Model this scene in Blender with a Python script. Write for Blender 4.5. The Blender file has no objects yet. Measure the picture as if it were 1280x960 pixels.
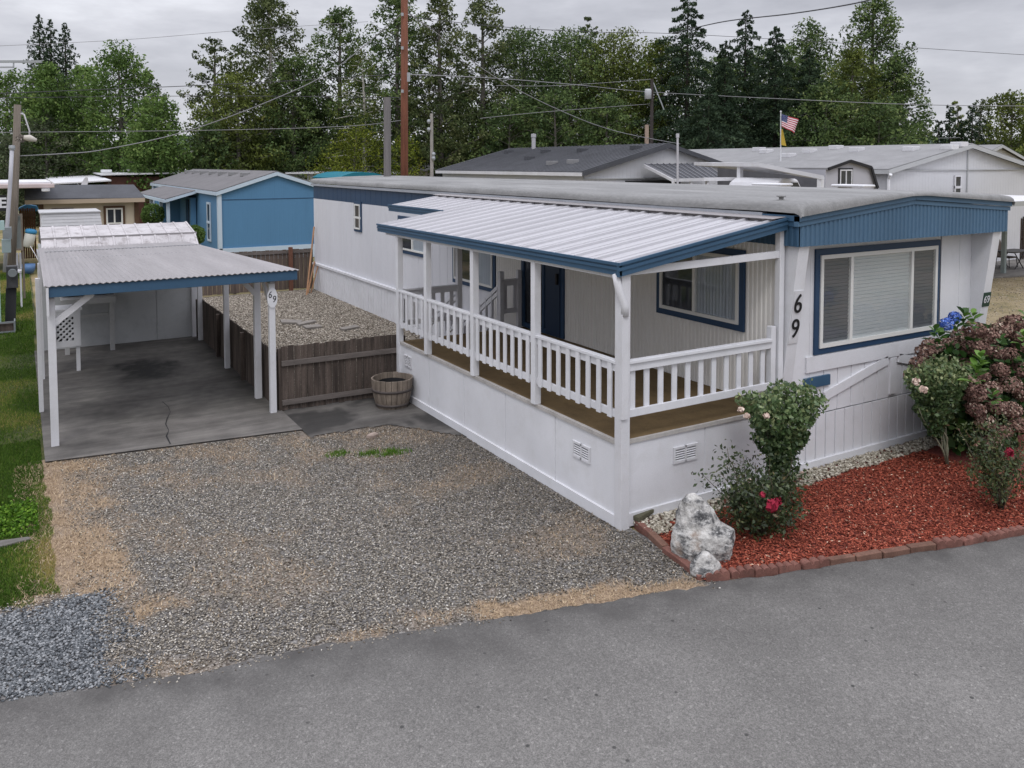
import bpy, bmesh, math, random
import numpy as np
from mathutils import Vector, Matrix, noise
R = math.radians
rnd = random.Random(7)
rng = np.random.default_rng(11)
scene = bpy.context.scene
COL = scene.collection

# ------------------------------------------------------------------ camera geometry (also used to survey positions)
F, HY, PIT, HD, ROLL = 1042., 204.6, .0532, .5359, -.0019
CY = HY + F*math.tan(PIT); CX = 640.
FW = np.array([math.sin(HD)*math.cos(PIT), math.cos(HD)*math.cos(PIT), -math.sin(PIT)])
RT = np.array([math.cos(HD), -math.sin(HD), 0.]); UP = np.cross(RT, FW)
RT, UP = RT*math.cos(ROLL)+UP*math.sin(ROLL), UP*math.cos(ROLL)-RT*math.sin(ROLL)
CAM = np.array([-5.85, -7.44, 4.2])
def ray(x, y): return FW*F + RT*(x-CX) - UP*(y-CY)
def GZ(x, y, z=0.):
    d = ray(x, y); return CAM + d*((z-CAM[2])/d[2])
def GX(x, y, X):
    d = ray(x, y); return CAM + d*((X-CAM[0])/d[0])
def GY(x, y, Y):
    d = ray(x, y); return CAM + d*((Y-CAM[1])/d[1])
def GD(x, y, D): return CAM + ray(x, y)/F*D

cam = bpy.data.cameras.new('Camera'); co = bpy.data.objects.new('camera', cam); COL.objects.link(co)
M3 = Matrix((Vector(RT), Vector(UP), -Vector(FW))).transposed()
co.matrix_world = Matrix.Translation(Vector(CAM)) @ M3.to_4x4()
cam.sensor_fit = 'HORIZONTAL'; cam.sensor_width = 36; cam.lens = F/1280*36
cam.shift_y = -(480-CY)/1280; cam.clip_start = .1; cam.clip_end = 4000
scene.camera = co

# ------------------------------------------------------------------ materials
MATS = {}
def nt(name):
    m = bpy.data.materials.new(name); m.use_nodes = True
    t = m.node_tree; b = t.nodes['Principled BSDF']
    return m, t, b
def N(t, typ, **k):
    n = t.nodes.new(typ)
    for a, v in k.items():
        if a in n.inputs: n.inputs[a].default_value = v
        else: setattr(n, a, v)
    return n
def c4(c): return (c[0], c[1], c[2], 1)
def srgb(r, g, b, k=1.0):
    f = lambda u: ((u/255+.055)/1.055)**2.4 if u > 10 else u/255/12.92
    return (f(r)*k, f(g)*k, f(b)*k)
def mixc(t, fac, a, b, blend='MIX'):
    n = t.nodes.new('ShaderNodeMix'); n.data_type = 'RGBA'; n.blend_type = blend
    for s, v in ((n.inputs[0], fac), (n.inputs[6], a), (n.inputs[7], b)):
        if hasattr(v, 'is_linked'): t.links.new(v, s)
        elif isinstance(v, (int, float)): s.default_value = v
        else: s.default_value = c4(v)
    return n.outputs[2]
def pos(t, scale=(1,1,1)):
    g = t.nodes.new('ShaderNodeNewGeometry'); m = t.nodes.new('ShaderNodeMapping')
    m.inputs['Scale'].default_value = scale
    t.links.new(g.outputs['Position'], m.inputs['Vector']); return m.outputs['Vector']
def noi(t, vec, s, det=4, rough=.6):
    n = N(t, 'ShaderNodeTexNoise'); n.inputs['Scale'].default_value = s
    n.inputs['Detail'].default_value = det; n.inputs['Roughness'].default_value = rough
    t.links.new(vec, n.inputs['Vector']); return n.outputs['Fac']
def ramp(t, fac, stops):
    r = t.nodes.new('ShaderNodeValToRGB'); e = r.color_ramp.elements
    e[0].position = stops[0][0]; e[0].color = c4(stops[0][1]); e[1].position = stops[-1][0]; e[1].color = c4(stops[-1][1])
    for p, c in stops[1:-1]:
        x = e.new(p); x.color = c4(c)
    t.links.new(fac, r.inputs['Fac']); return r.outputs['Color']
def g1(v): return (v, v, v)
def bump(t, b, h, strength=.3, dist=.01):
    n = N(t, 'ShaderNodeBump'); n.inputs['Strength'].default_value = strength; n.inputs['Distance'].default_value = dist
    t.links.new(h, n.inputs['Height']); t.links.new(n.outputs['Normal'], b.inputs['Normal'])
def pm(name, col, var=.12, sc=1.3, rough=.65, bmp=.15, bsc=60, dirt=0., dcol=None, streak=(1,1,1), spec=.3, metal=0.):
    """painted / weathered surface: base colour, broad mottling, dirt patches, fine grain"""
    if name in MATS: return MATS[name]
    m, t, b = nt(name)
    v = pos(t, streak)
    a = ramp(t, noi(t, v, sc, 6), [(.3, g1(1-var)), (.7, g1(1+var*.6))])
    c = mixc(t, 1., col, a, 'MULTIPLY')
    f = ramp(t, noi(t, v, bsc, 2), [(.3, g1(1-var*.6)), (.7, g1(1+var*.4))])
    c = mixc(t, 1., c, f, 'MULTIPLY')
    if dirt > 0:
        d = ramp(t, noi(t, v, sc*3.1, 9, .72), [(.5, g1(0)), (.72, g1(dirt))])
        c = mixc(t, d, c, dcol or tuple(x*.35 for x in col))
    t.links.new(c, b.inputs['Base Color'])
    b.inputs['Roughness'].default_value = rough; b.inputs['Specular IOR Level'].default_value = spec
    b.inputs['Metallic'].default_value = metal
    if bmp: bump(t, b, noi(t, v, bsc, 3), bmp, .004)
    MATS[name] = m; return m
def glass(name, col, rough=.04):
    if name in MATS: return MATS[name]
    m, t, b = nt(name)
    v = pos(t); c = mixc(t, ramp(t, noi(t, v, 1.4, 3), [(.35, g1(0)), (.7, g1(1))]), tuple(x*.6 for x in col), tuple(x*1.5 for x in col))
    t.links.new(c, b.inputs['Base Color']); b.inputs['Roughness'].default_value = rough; b.inputs['Specular IOR Level'].default_value = .7
    bump(t, b, noi(t, v, 2.2, 1), .04, .02)
    MATS[name] = m; return m
def clearglass(name='window_glass_clear'):
    if name in MATS: return MATS[name]
    m, t, b = nt(name)
    tr = N(t, 'ShaderNodeBsdfTransparent'); tr.inputs[0].default_value = (.93, .95, .96, 1)
    gl = N(t, 'ShaderNodeBsdfGlossy'); gl.inputs['Roughness'].default_value = .03
    fr = N(t, 'ShaderNodeFresnel'); fr.inputs['IOR'].default_value = 1.5
    mx = N(t, 'ShaderNodeMixShader'); ge = N(t, 'ShaderNodeNewGeometry'); mu = N(t, 'ShaderNodeMath'); mu.operation = 'SUBTRACT'; mu.use_clamp = True; t.links.new(fr.outputs[0], mu.inputs[0]); t.links.new(ge.outputs['Backfacing'], mu.inputs[1])
    t.links.new(mu.outputs[0], mx.inputs[0]); t.links.new(tr.outputs[0], mx.inputs[1]); t.links.new(gl.outputs[0], mx.inputs[2])
    t.links.new(mx.outputs[0], t.nodes['Material Output'].inputs['Surface']); MATS[name] = m; return m
def tone_mat(name, stops, rough=.8, var=.1, nsc=30, bmp=0, attr='tone', spec=.2, transl=0.):
    """colour picked along a ramp by a per-piece attribute (each leaf / stone / chip its own colour)"""
    if name in MATS: return MATS[name]
    m, t, b = nt(name)
    a = N(t, 'ShaderNodeAttribute'); a.attribute_name = attr
    c = ramp(t, a.outputs['Fac'], stops)
    v = pos(t); c = mixc(t, 1., c, ramp(t, noi(t, v, nsc, 3), [(.3, g1(1-var)), (.7, g1(1+var))]), 'MULTIPLY')
    t.links.new(c, b.inputs['Base Color']); b.inputs['Roughness'].default_value = rough; b.inputs['Specular IOR Level'].default_value = spec
    if transl:
        tl = N(t, 'ShaderNodeBsdfTranslucent'); t.links.new(c, tl.inputs['Color'])
        mx = N(t, 'ShaderNodeMixShader'); mx.inputs[0].default_value = transl
        t.links.new(b.outputs[0], mx.inputs[1]); t.links.new(tl.outputs[0], mx.inputs[2])
        t.links.new(mx.outputs[0], t.nodes['Material Output'].inputs['Surface'])
    MATS[name] = m; return m

# ------------------------------------------------------------------ tagging
def tag(o, label=None, cat=None, group=None, kind=None):
    if label: o['label'] = label
    if cat: o['category'] = cat
    if group: o['group'] = group
    if kind: o['kind'] = kind
    return o
def thing(name, loc, label, cat, group=None):
    o = bpy.data.objects.new(name, None); COL.objects.link(o); o.location = loc; o.empty_display_size = .2
    return tag(o, label, cat, group)
def rootloc(p):
    while p.parent: p = p.parent
    return Vector(p.location)
def finish(name, me, mat, parent=None, base=None, smooth=False, bevel=0):
    o = bpy.data.objects.new(name, me); COL.objects.link(o)
    me.materials.clear(); me.materials.append(mat)
    if parent: o.parent = parent; off = rootloc(parent)
    elif base is not None: off = Vector(base); o.location = off
    else: off = Vector((0,0,0))
    if off.length: me.transform(Matrix.Translation(-off))
    if smooth: me.shade_smooth()
    if bevel:
        md = o.modifiers.new('bevel', 'BEVEL'); md.width = bevel; md.segments = 2; md.limit_method = 'ANGLE'
    return o

class MB:
    def __init__(s): s.v = []; s.f = []
    def add(s, vs, fs):
        n = len(s.v); s.v += [tuple(map(float, p)) for p in vs]; s.f += [tuple(i+n for i in f) for f in fs]; return s
    def box(s, x0, x1, y0, y1, z0, z1):
        return s.add([(x0,y0,z0),(x1,y0,z0),(x1,y1,z0),(x0,y1,z0),(x0,y0,z1),(x1,y0,z1),(x1,y1,z1),(x0,y1,z1)],
                     [(0,3,2,1),(4,5,6,7),(0,1,5,4),(1,2,6,5),(2,3,7,6),(3,0,4,7)])
    def prism(s, poly, vec):
        n = len(poly); vec = Vector(vec); a = [Vector(p) for p in poly]; b = [p+vec for p in a]
        nrm = Vector((0,0,0))
        for i in range(n): nrm += a[i].cross(a[(i+1) % n])
        fs = [tuple(range(n)), tuple(range(2*n-1, n-1, -1))] + [(i, i+n, (i+1) % n+n, (i+1) % n) for i in range(n)]
        if nrm.dot(vec) > 0: fs = [f[::-1] for f in fs]
        return s.add(a+b, fs)
    def beam(s, p, q, w, h, up=(0,0,1)):
        p = Vector(p); q = Vector(q); d = (q-p).normalized(); u = Vector(up)
        if abs(d.dot(u)) > .99: u = Vector((0,1,0))
        sd = d.cross(u).normalized(); u = sd.cross(d)
        vs = [e+sd*a*w/2+u*b*h/2 for e in (p, q) for a, b in ((-1,-1),(1,-1),(1,1),(-1,1))]
        return s.add(vs, [(0,1,2,3),(7,6,5,4),(0,4,5,1),(1,5,6,2),(2,6,7,3),(3,7,4,0)])
    def tube(s, pts, r, n=8, cap=True):
        pts = [Vector(p) for p in pts]; rs = r if isinstance(r, (list, tuple)) else [r]*len(pts)
        vs = []; fs = []; prev = None
        for i, p in enumerate(pts):
            d = (pts[min(i+1, len(pts)-1)]-pts[max(i-1, 0)]).normalized()
            u = prev if prev is not None else (Vector((0,0,1)) if abs(d.z) < .9 else Vector((1,0,0)))
            sd = d.cross(u).normalized(); u = sd.cross(d).normalized(); prev = u
            for k in range(n):
                a = 2*math.pi*k/n; vs.append(p+(sd*math.cos(a)+u*math.sin(a))*rs[i])
        for i in range(len(pts)-1):
            for k in range(n):
                k2 = (k+1) % n; fs.append((i*n+k, i*n+k2, (i+1)*n+k2, (i+1)*n+k))
        if cap: fs += [tuple(range(n))[::-1], tuple(range((len(pts)-1)*n, len(pts)*n))]
        return s.add(vs, fs)
    def lathe(s, prof, c, n=20):
        vs = []; fs = []; c = Vector(c)
        for r, z in prof:
            for k in range(n):
                a = 2*math.pi*k/n; vs.append(c+Vector((r*math.cos(a), r*math.sin(a), z)))
        for i in range(len(prof)-1):
            for k in range(n):
                k2 = (k+1) % n; fs.append((i*n+k, i*n+k2, (i+1)*n+k2, (i+1)*n+k))
        return s.add(vs, fs)
    def corr(s, prof, vec, th=.012, up=(0,0,1)):
        """corrugated sheet: profile line swept along vec, with a real thickness"""
        u = Vector(up)*th; vec = Vector(vec); a = [Vector(p) for p in prof]; n = len(a)
        vs = a + [p+vec for p in a] + [p-u for p in a] + [p-u+vec for p in a]; fs = []
        for i in range(n-1):
            fs += [(i, i+1, n+i+1, n+i), (2*n+i, 3*n+i, 3*n+i+1, 2*n+i+1), (i, 2*n+i, 2*n+i+1, i+1), (n+i, n+i+1, 3*n+i+1, 3*n+i)]
        fs += [(0, n, 3*n, 2*n), (n-1, 3*n-1, 4*n-1, 2*n-1)]
        return s.add(vs, fs)
    def build(s, name, mat, parent=None, base=None, smooth=False, bevel=0):
        me = bpy.data.meshes.new(name); me.from_pydata(s.v, [], s.f); me.update()
        return finish(name, me, mat, parent, base, smooth, bevel)

def npmesh(name, V, FQ, tone, mat, parent=None, base=None, smooth=False):
    """V (n,3), FQ (m,k) faces of equal size, tone (m,) per face"""
    me = bpy.data.meshes.new(name); m, k = FQ.shape
    me.vertices.add(len(V)); me.vertices.foreach_set('co', V.astype(np.float32).ravel())
    me.loops.add(m*k); me.loops.foreach_set('vertex_index', FQ.astype(np.int32).ravel())
    me.polygons.add(m); me.polygons.foreach_set('loop_start', np.arange(0, m*k, k, dtype=np.int32))
    me.update(calc_edges=True)
    if tone is not None:
        a = me.attributes.new('tone', 'FLOAT', 'FACE'); a.data.foreach_set('value', tone.astype(np.float32))
    me.validate()
    return finish(name, me, mat, parent, base, smooth)

def rand_dirs(n):
    d = rng.normal(size=(n, 3)); return d/np.linalg.norm(d, axis=1)[:, None]
def cards(P, size, asp=.5, tone=None, nbias=None, upw=0., hexa=False):
    """leaf faces: pointed quads (or 6-gons) at P with random orientation; returns V,F"""
    n = len(P); a = rand_dirs(n)
    if nbias is not None: a = a*.8+nbias; a /= np.linalg.norm(a, axis=1)[:, None]
    b = rand_dirs(n); 
    if upw: b[:, 2] += upw
    b -= (b*a).sum(1)[:, None]*a; b /= np.linalg.norm(b, axis=1)[:, None]+1e-9; c = np.cross(a, b)
    s = (size*(.6+.8*rng.random(n)))[:, None]
    if hexa:
        o = [(-1,0),(-.45,-1),(.35,-.85),(1,0),(.35,.85),(-.45,1)]
        V = np.stack([P+b*s*u*.5+c*s*w*asp*.5+a*s*(-.12*abs(w)+.04*u) for u, w in o], 1).reshape(-1, 3); k = 6
    else:
        V = np.stack([P-b*s*.5, P+c*s*asp*.5+a*s*.08, P+b*s*.5, P-c*s*asp*.5+a*s*.08], 1).reshape(-1, 3); k = 4
    return V, np.arange(n*k).reshape(n, k)
def leaves(name, P, size, tone, mat, parent, asp=.5, nbias=None, upw=0., hexa=False, base=None):
    V, Fq = cards(P, size, asp, tone, nbias, upw, hexa); return npmesh(name, V, Fq, np.clip(tone, 0, 1), mat, parent, base)
def stones(name, P, size, tone, mat, flat=.6, parent=None, base=None):
    n = len(P); q = rand_dirs(n); b = rand_dirs(n); b -= (b*q).sum(1)[:, None]*q; b /= np.linalg.norm(b, axis=1)[:, None]; c = np.cross(q, b)
    q[:, 2] *= flat; b[:, 2] *= flat; c[:, 2] *= flat
    s = [(size*(.45+.8*rng.random(n)))[:, None]*.5 for _ in range(3)]
    V = np.stack([P+q*s[0], P-q*s[0], P+b*s[1], P-b*s[1], P+c*s[2], P-c*s[2]], 1).reshape(-1, 3)
    o = np.array([(0,2,4),(2,1,4),(1,3,4),(3,0,4),(2,0,5),(1,2,5),(3,1,5),(0,3,5)])
    Fq = (np.arange(n)[:, None, None]*6+o[None]).reshape(-1, 3)
    return npmesh(name, V, Fq, np.repeat(np.clip(tone, 0, 1), 8), mat, parent, base)
def text_part(txt, size, mat, parent, M, name='numeral', ext=.004, bold=0., sx=1.):
    cu = bpy.data.curves.new('txt', 'FONT'); cu.body = txt; cu.size = size; cu.extrude = ext; cu.offset = bold
    cu.align_x = 'CENTER'; cu.align_y = 'CENTER'
    tmp = bpy.data.objects.new('txt', cu); COL.objects.link(tmp); dg = bpy.context.evaluated_depsgraph_get()
    me = bpy.data.meshes.new_from_object(tmp.evaluated_get(dg)); bpy.data.objects.remove(tmp)
    me.transform(M @ Matrix.Diagonal((sx, 1, 1, 1)))
    return finish(name, me, mat, parent)
FRONT = Matrix.Rotation(R(90), 4, 'X')     # text facing -Y
# ------------------------------------------------------------------ palette
WHITE = pm('white_paint', (.655,.66,.69), .09, 1.1, .55, .06, 90, .22, (.42,.41,.38))
WHITE2 = pm('white_paint_weathered', (.60,.60,.625), .09, 1.3, .7, .12, 90, .25, (.36,.34,.3))
SIDING = pm('siding_white', (.605,.61,.645), .06, .7, .6, .08, 80, .12, (.42,.41,.4), streak=(1,1,.25))
SHADEBEIGE = pm('siding_shade_beige', (.74,.725,.70), .06, .7, .55, .06, 80, .10, (.4,.38,.34), streak=(1,1,.25))  # white siding; its beige look in porch shade is put into the colour
BLUE = pm('blue_trim', srgb(56,86,112), .10, 1.5, .5, .08, 60, .16, srgb(30,52,78))
BLUEW = pm('blue_mansard', srgb(76,105,130), .12, 1.2, .55, .08, 60, .2, srgb(50,82,112), streak=(1,1,.3))
NAVY = pm('navy_trim', srgb(42,66,94), .1, 1.5, .5, .05)
ROOFG = pm('roof_coating_grey', (.235,.235,.235), .26, 1.1, .9, .4, 40, .55, (.12,.12,.12), streak=(1.6,.3,1))
ROOFD = pm('roof_edge_weathered', (.24,.24,.24), .3, 1.6, .9, .4, 40, .6, (.1,.1,.1), streak=(1,.5,1))
METALW = pm('white_metal_roof', (.42,.415,.44), .08, .8, .38, .04, 60, .22, (.4,.39,.4), streak=(.3,1,1), spec=.5)
METALC = pm('old_corrugated_metal', (.27,.255,.26), .2, 1.6, .5, .05, 60, .5, (.19,.175,.175), streak=(1.6,.12,1), spec=.5)
GLASSD = glass('dark_window_glass', (.03,.035,.045))
CLEAR = clearglass()
BLIND = pm('blind_slats', (.56,.58,.58), .05, 2, .6, 0)
BLINDD = pm('screened_blind', (.15,.155,.17), .05, 2, .6, 0)
CURT = pm('curtain', (.35,.38,.42), .15, 3, .8, 0, streak=(8,8,.3))
VINYL = pm('vinyl_frame', (.66,.66,.64), .04, 2, .4, 0)
BLACK = pm('black_paint', (.012,.012,.014), .1, 2, .5, 0)
DARK = pm('dark_void', (.02,.02,.022), .1, 2, .8, 0)
DECK = pm('deck_carpet', srgb(114,95,66,.9), .22, 2.5, .95, .5, 120, .4, srgb(66,50,28))
GREYP = pm('grey_rail_paint', (.56,.56,.59), .1, 2, .6, .05)
WOODOLD = pm('weathered_fence_wood', (.10,.078,.066), .75, 1.2, .9, .5, 50, .6, (.04,.034,.032), streak=(9,9,.7))
WOODRAIL = pm('weathered_rail_wood', (.15,.13,.12), .3, 2, .9, .4, 50, .4, (.06,.05,.045), streak=(1,9,9))
CONC = None

# ------------------------------------------------------------------ world and sun (soft overcast daylight)
w = bpy.data.worlds.new('World'); scene.world = w; w.use_nodes = True; t = w.node_tree
bg = t.nodes['Background']
SUN_EL, SUN_AZ = R(52), R(215)
sky = N(t, 'ShaderNodeTexSky'); sky.sky_type = 'NISHITA'; sky.sun_disc = False; sky.sun_elevation = SUN_EL; sky.sun_rotation = SUN_AZ
tc = N(t, 'ShaderNodeTexCoord'); sep = N(t, 'ShaderNodeSeparateXYZ'); t.links.new(tc.outputs['Generated'], sep.inputs[0])
mp = N(t, 'ShaderNodeMapping'); mp.inputs['Scale'].default_value = (1, 1, 3.6); t.links.new(tc.outputs['Generated'], mp.inputs[0])
n1 = noi(t, mp.outputs[0], 2.6, 7, .55); n2 = noi(t, mp.outputs[0], 7., 5, .6)
def mth(t, op, a, b=None, clamp=False):
    n = N(t, 'ShaderNodeMath'); n.operation = op; n.use_clamp = clamp
    for i, v in enumerate((a, b)):
        if v is None: continue
        if hasattr(v, 'is_linked'): t.links.new(v, n.inputs[i])
        else: n.inputs[i].default_value = v
    return n.outputs[0]
cl = mth(t, 'ADD', mth(t, 'MULTIPLY', n1, .75), mth(t, 'MULTIPLY', n2, .25))
ccol = ramp(t, cl, [(.36, (.46,.465,.515)), (.46, (.57,.575,.63)), (.53, (.68,.685,.74)), (.62, (.87,.88,.94))])
lift = ramp(t, sep.outputs['Z'], [(0., g1(1)), (.22, g1(1.05)), (1., g1(2.75))])
lift.node.color_ramp.interpolation = 'LINEAR'
ccol = mixc(t, 1., ccol, lift, 'MULTIPLY')
# ramp colours clamp at 1, so the zenith lift is applied as maths
lz = mth(t, 'ADD', 1., mth(t, 'MULTIPLY', mth(t, 'MAXIMUM', mth(t, 'SUBTRACT', sep.outputs['Z'], .2), 0.), .42))
sc1 = N(t, 'ShaderNodeVectorMath'); sc1.operation = 'SCALE'; t.links.new(ccol, sc1.inputs[0]); t.links.new(lz, sc1.inputs['Scale'])
sc2 = N(t, 'ShaderNodeVectorMath'); sc2.operation = 'SCALE'; t.links.new(sky.outputs[0], sc2.inputs[0]); sc2.inputs['Scale'].default_value = .1
fin = mixc(t, .93, sc2.outputs[0], sc1.outputs[0])
sc3 = N(t, 'ShaderNodeVectorMath'); sc3.operation = 'SCALE'; t.links.new(fin, sc3.inputs[0]); sc3.inputs['Scale'].default_value = 10.
t.links.new(sc3.outputs[0], bg.inputs['Color']); bg.inputs['Strength'].default_value = .1
sl = bpy.data.lights.new('sun', 'SUN'); sl.energy = .7; sl.angle = R(14); sl.color = (1, .97, .92)
so = bpy.data.objects.new('sun', sl); COL.objects.link(so)
sd = Vector((math.sin(SUN_AZ)*math.cos(SUN_EL), math.cos(SUN_AZ)*math.cos(SUN_EL), math.sin(SUN_EL)))
so.rotation_euler = sd.to_track_quat('Z', 'Y').to_euler()
vs = scene.view_settings; vs.view_transform = 'Standard'; vs.look = 'None'; vs.exposure = .05; vs.gamma = 1
scene.display_settings.display_device = 'sRGB'

# ------------------------------------------------------------------ ground sheets
ROADPX = [(-260,928),(-120,894),(0,875),(100,861),(225,845),(380,811),(575,780),(680,764),(780,748),(875,732),(1000,713),(1100,698),(1200,683),(1280,669),(1420,646),(1600,618)]
ROAD = [GZ(x, y)[:2] for x, y in ROADPX]
def road_y(x):
    for (a, b), (c, d) in zip(ROAD[:-1], ROAD[1:]):
        if a <= x <= c: return b+(d-b)*(x-a)/(c-a)
    a, b = ROAD[0] if x < ROAD[0][0] else ROAD[-1]
    return b - .2*(x-a)
def nz(x, y, s, o=0.): return noise.noise(Vector((x*s+o, y*s-o, o*.7)))
def smooth01(a, b, v):
    if a == b: return float(v > a)
    u = max(0., min(1., (v-a)/(b-a))); return u*u*(3-2*u)
def dry(x, y):
    """0 bare gravel .. 1 dry straw grass (real ground cover, not light)"""
    n = nz(x, y, 1.6, 3)*.6+nz(x, y, 4.5, 9)*.4+nz(x, y, 11, 5)*.2
    d = 0
    d = max(d, smooth01(.62, -.05, abs(x+5.42+.03*(y-3))/.95+n*.45-.24)*smooth01(1.0, 1.6, y+n*.6) * smooth01(6.6, 5.9, y)*(.75+.5*nz(x,y,2.2,4)))      # strip beside the lawn
    ry = road_y(x)
    e = y-ry
    d = max(d, smooth01(.42, .08, e+n*.5-.05)*smooth01(-3.4, -2., x)*smooth01(-.25, .25, nz(x, y, 1.3, 14)+n*.5))            # along the road
    d = max(d, .5*smooth01(.3, .02, e+n*.5)*smooth01(-.3, .3, nz(x, y, .9, 4)+n)*smooth01(-5.6, -4.2, x))
    d = max(d, .42*smooth01(3.2, 5.0, y+n*1.3)*smooth01(-.2, -1.4, x+n*.4)*smooth01(-.35, .35, n+.12))
    d = max(d, .34*smooth01(-.1, .4, nz(x, y, .8, 21)+n*.5))
    d = max(d, .75*smooth01(.5, .12, math.hypot(x+4.9, (y-.95)*1.2)+n*.5))
    return d
def attr_grid(name, x0, x1, y0, y1, st, z, fn, clip=None):
    xs = np.arange(x0, x1+st/2, st); ys = np.arange(y0, y1+st/2, st)
    V = []; A = []
    for y in ys:
        for x in xs: V.append((x, y, z)); A.append(fn(x, y))
    nx = len(xs); Fq = []
    for j in range(len(ys)-1):
        for i in range(nx-1):
            cx_, cy_ = xs[i]+st/2, ys[j]+st/2
            if clip and not clip(cx_, cy_): continue
            k = j*nx+i; Fq.append((k, k+1, k+1+nx, k+nx))
    me = bpy.data.meshes.new(name); me.from_pydata(V, [], Fq); me.update()
    A = np.array(A); 
    for j, nm in enumerate(('mask', 'mask2')):
        at = me.attributes.new(nm, 'FLOAT', 'POINT'); at.data.foreach_set('value', (A if A.ndim == 1 else A[:, min(j, A.shape[1]-1)]).astype(np.float32))
    return me
def attr(t, nm):
    a = N(t, 'ShaderNodeAttribute'); a.attribute_name = nm; return a.outputs['Fac']
def voro(t, vec, s, out='Color'):
    n = N(t, 'ShaderNodeTexVoronoi'); n.inputs['Scale'].default_value = s; t.links.new(vec, n.inputs['Vector']); return n.outputs[out]

# ground sheet to the horizon: mown grass with worn and gravelly patches
m, t, b = nt('ground_grass'); v = pos(t)
base = ramp(t, noi(t, v, .35, 8, .65), [(.30, srgb(88,92,44,.75)), (.45, srgb(120,116,66,.8)), (.56, srgb(168,148,110,.8)), (.70, srgb(150,134,112,.8))])
c = mixc(t, 1., base, ramp(t, noi(t, v, 26, 6, .8), [(.3, g1(.6)), (.7, g1(1.25))]), 'MULTIPLY')
t.links.new(c, b.inputs['Base Color']); b.inputs['Roughness'].default_value = .95; bump(t, b, noi(t, v, 30, 5), .6, .03)
GRASSG = m
tag(MB().add([(-700,-500,-.03),(900,-500,-.03),(900,1300,-.03),(-700,1300,-.03)], [(0,1,2,3)]).build('ground', GRASSG), kind='structure')

# asphalt road
m, t, b = nt('asphalt'); v = pos(t)
c = ramp(t, noi(t, v, .5, 5), [(.35, g1(.138)), (.65, g1(.184))])
tex = ramp(t, voro(t, v, 95, 'Distance'), [(.0, g1(1.35)), (.35, g1(1.0)), (.75, g1(.70))])
c = mixc(t, 1., c, tex, 'MULTIPLY')
agg = ramp(t, voro(t, v, 60), [(0., g1(.74)), (.5, g1(.98)), (.8, g1(1.12)), (1., g1(1.6))])
c = mixc(t, 1., c, agg, 'MULTIPLY')
c = mixc(t, 1., c, (1.05, 1.01, .96), 'MULTIPLY')
spk = ramp(t, voro(t, v, 5.5, 'Distance'), [(.0, g1(1)), (.07, g1(1)), (.11, g1(0))])
c = mixc(t, mixc(t, 1., spk, ramp(t, noi(t, v, 3, 3), [(.5, g1(0)), (.56, g1(.8))]), 'MULTIPLY'), c, (.02,.02,.02))
spk2 = ramp(t, voro(t, v, 31, 'Distance'), [(.0, g1(1)), (.07, g1(.9)), (.1, g1(0))])
c = mixc(t, mixc(t, 1., spk2, ramp(t, noi(t, v, 9, 3), [(.55, g1(0)), (.6, g1(.7))]), 'MULTIPLY'), c, (.42,.41,.4))
# worn dark strip where tyres turn in along the verge (a real stain of the seal coat)
c = mixc(t, mixc(t, 1., ramp(t, attr(t, 'mask'), [(0., g1(0)), (1., g1(1))]), ramp(t, noi(t, v, 2.2, 5), [(.3, g1(.35)), (.7, g1(1))]), 'MULTIPLY'), c, (.052,.049,.047))
t.links.new(c, b.inputs['Base Color']); b.inputs['Roughness'].default_value = .88
h = mth(t, 'ADD', mth(t, 'MULTIPLY', voro(t, v, 95, 'Distance'), -.7), mth(t, 'MULTIPLY', noi(t, v, 200, 2), .5))
bump(t, b, h, .6, .006)
ASPH = m
def roadmask(x, y):
    e = road_y(x)-y; n = nz(x, y, 2., 4)*.25
    return smooth01(1.7, .05, e+n)*.62+.36*smooth01(.55, 0, e+n)
xs_ = np.arange(-14, 12, .05); offs = [0, .03, .1, .22, .4, .65, 1, 1.5, 2.2, 3.2, 5, 8, 13]
V_ = []; A_ = []
for x in xs_:
    j_ = .035*nz(x, 0, 9)+.05*nz(x, 0, 2.3)+.02*nz(x, 3, 22)
    for k_, o_ in enumerate(offs):
        y = road_y(x)+j_*max(0, 1-o_/.3)-o_; V_.append((x, y, .012 if k_ else .004)); A_.append(roadmask(x, y))
m_ = len(offs); F_ = [(i*m_+k_, i*m_+k_+1, (i+1)*m_+k_+1, (i+1)*m_+k_) for i in range(len(xs_)-1) for k_ in range(m_-1)]
me = bpy.data.meshes.new('road'); me.from_pydata(V_, [], F_); me.update(); me.attributes.new('mask', 'FLOAT', 'POINT').data.foreach_set('value', np.array(A_, np.float32))
tag(finish('road', me, ASPH), kind='structure')

# gravel drive
m, t, b = nt('gravel_bed'); v = pos(t)
st = ramp(t, voro(t, v, 42), [(0., srgb(78,74,72)), (.3, srgb(120,116,112)), (.6, srgb(150,146,142)), (1., srgb(196,192,188))])
st = mixc(t, 1., st, ramp(t, voro(t, v, 42, 'Distance'), [(0., g1(1.1)), (.5, g1(.9)), (.9, g1(.35))]), 'MULTIPLY')
st = mixc(t, 1., st, g1(.62), 'MULTIPLY')
dr = ramp(t, noi(t, v, 55, 6, .8), [(.3, srgb(104,88,70)), (.5, srgb(152,130,106)), (.7, srgb(186,164,138))])
c = mixc(t, ramp(t, attr(t, 'mask'), [(.08, g1(0)), (.8, g1(.92))]), st, dr)
c = mixc(t, ramp(t, attr(t, 'mask2'), [(0., g1(0)), (1., g1(.6))]), c, srgb(112,116,122,.8))
t.links.new(c, b.inputs['Base Color']); b.inputs['Roughness'].default_value = .95
bump(t, b, mth(t, 'SUBTRACT', 1., voro(t, v, 42, 'Distance')), .9, .02)
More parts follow.
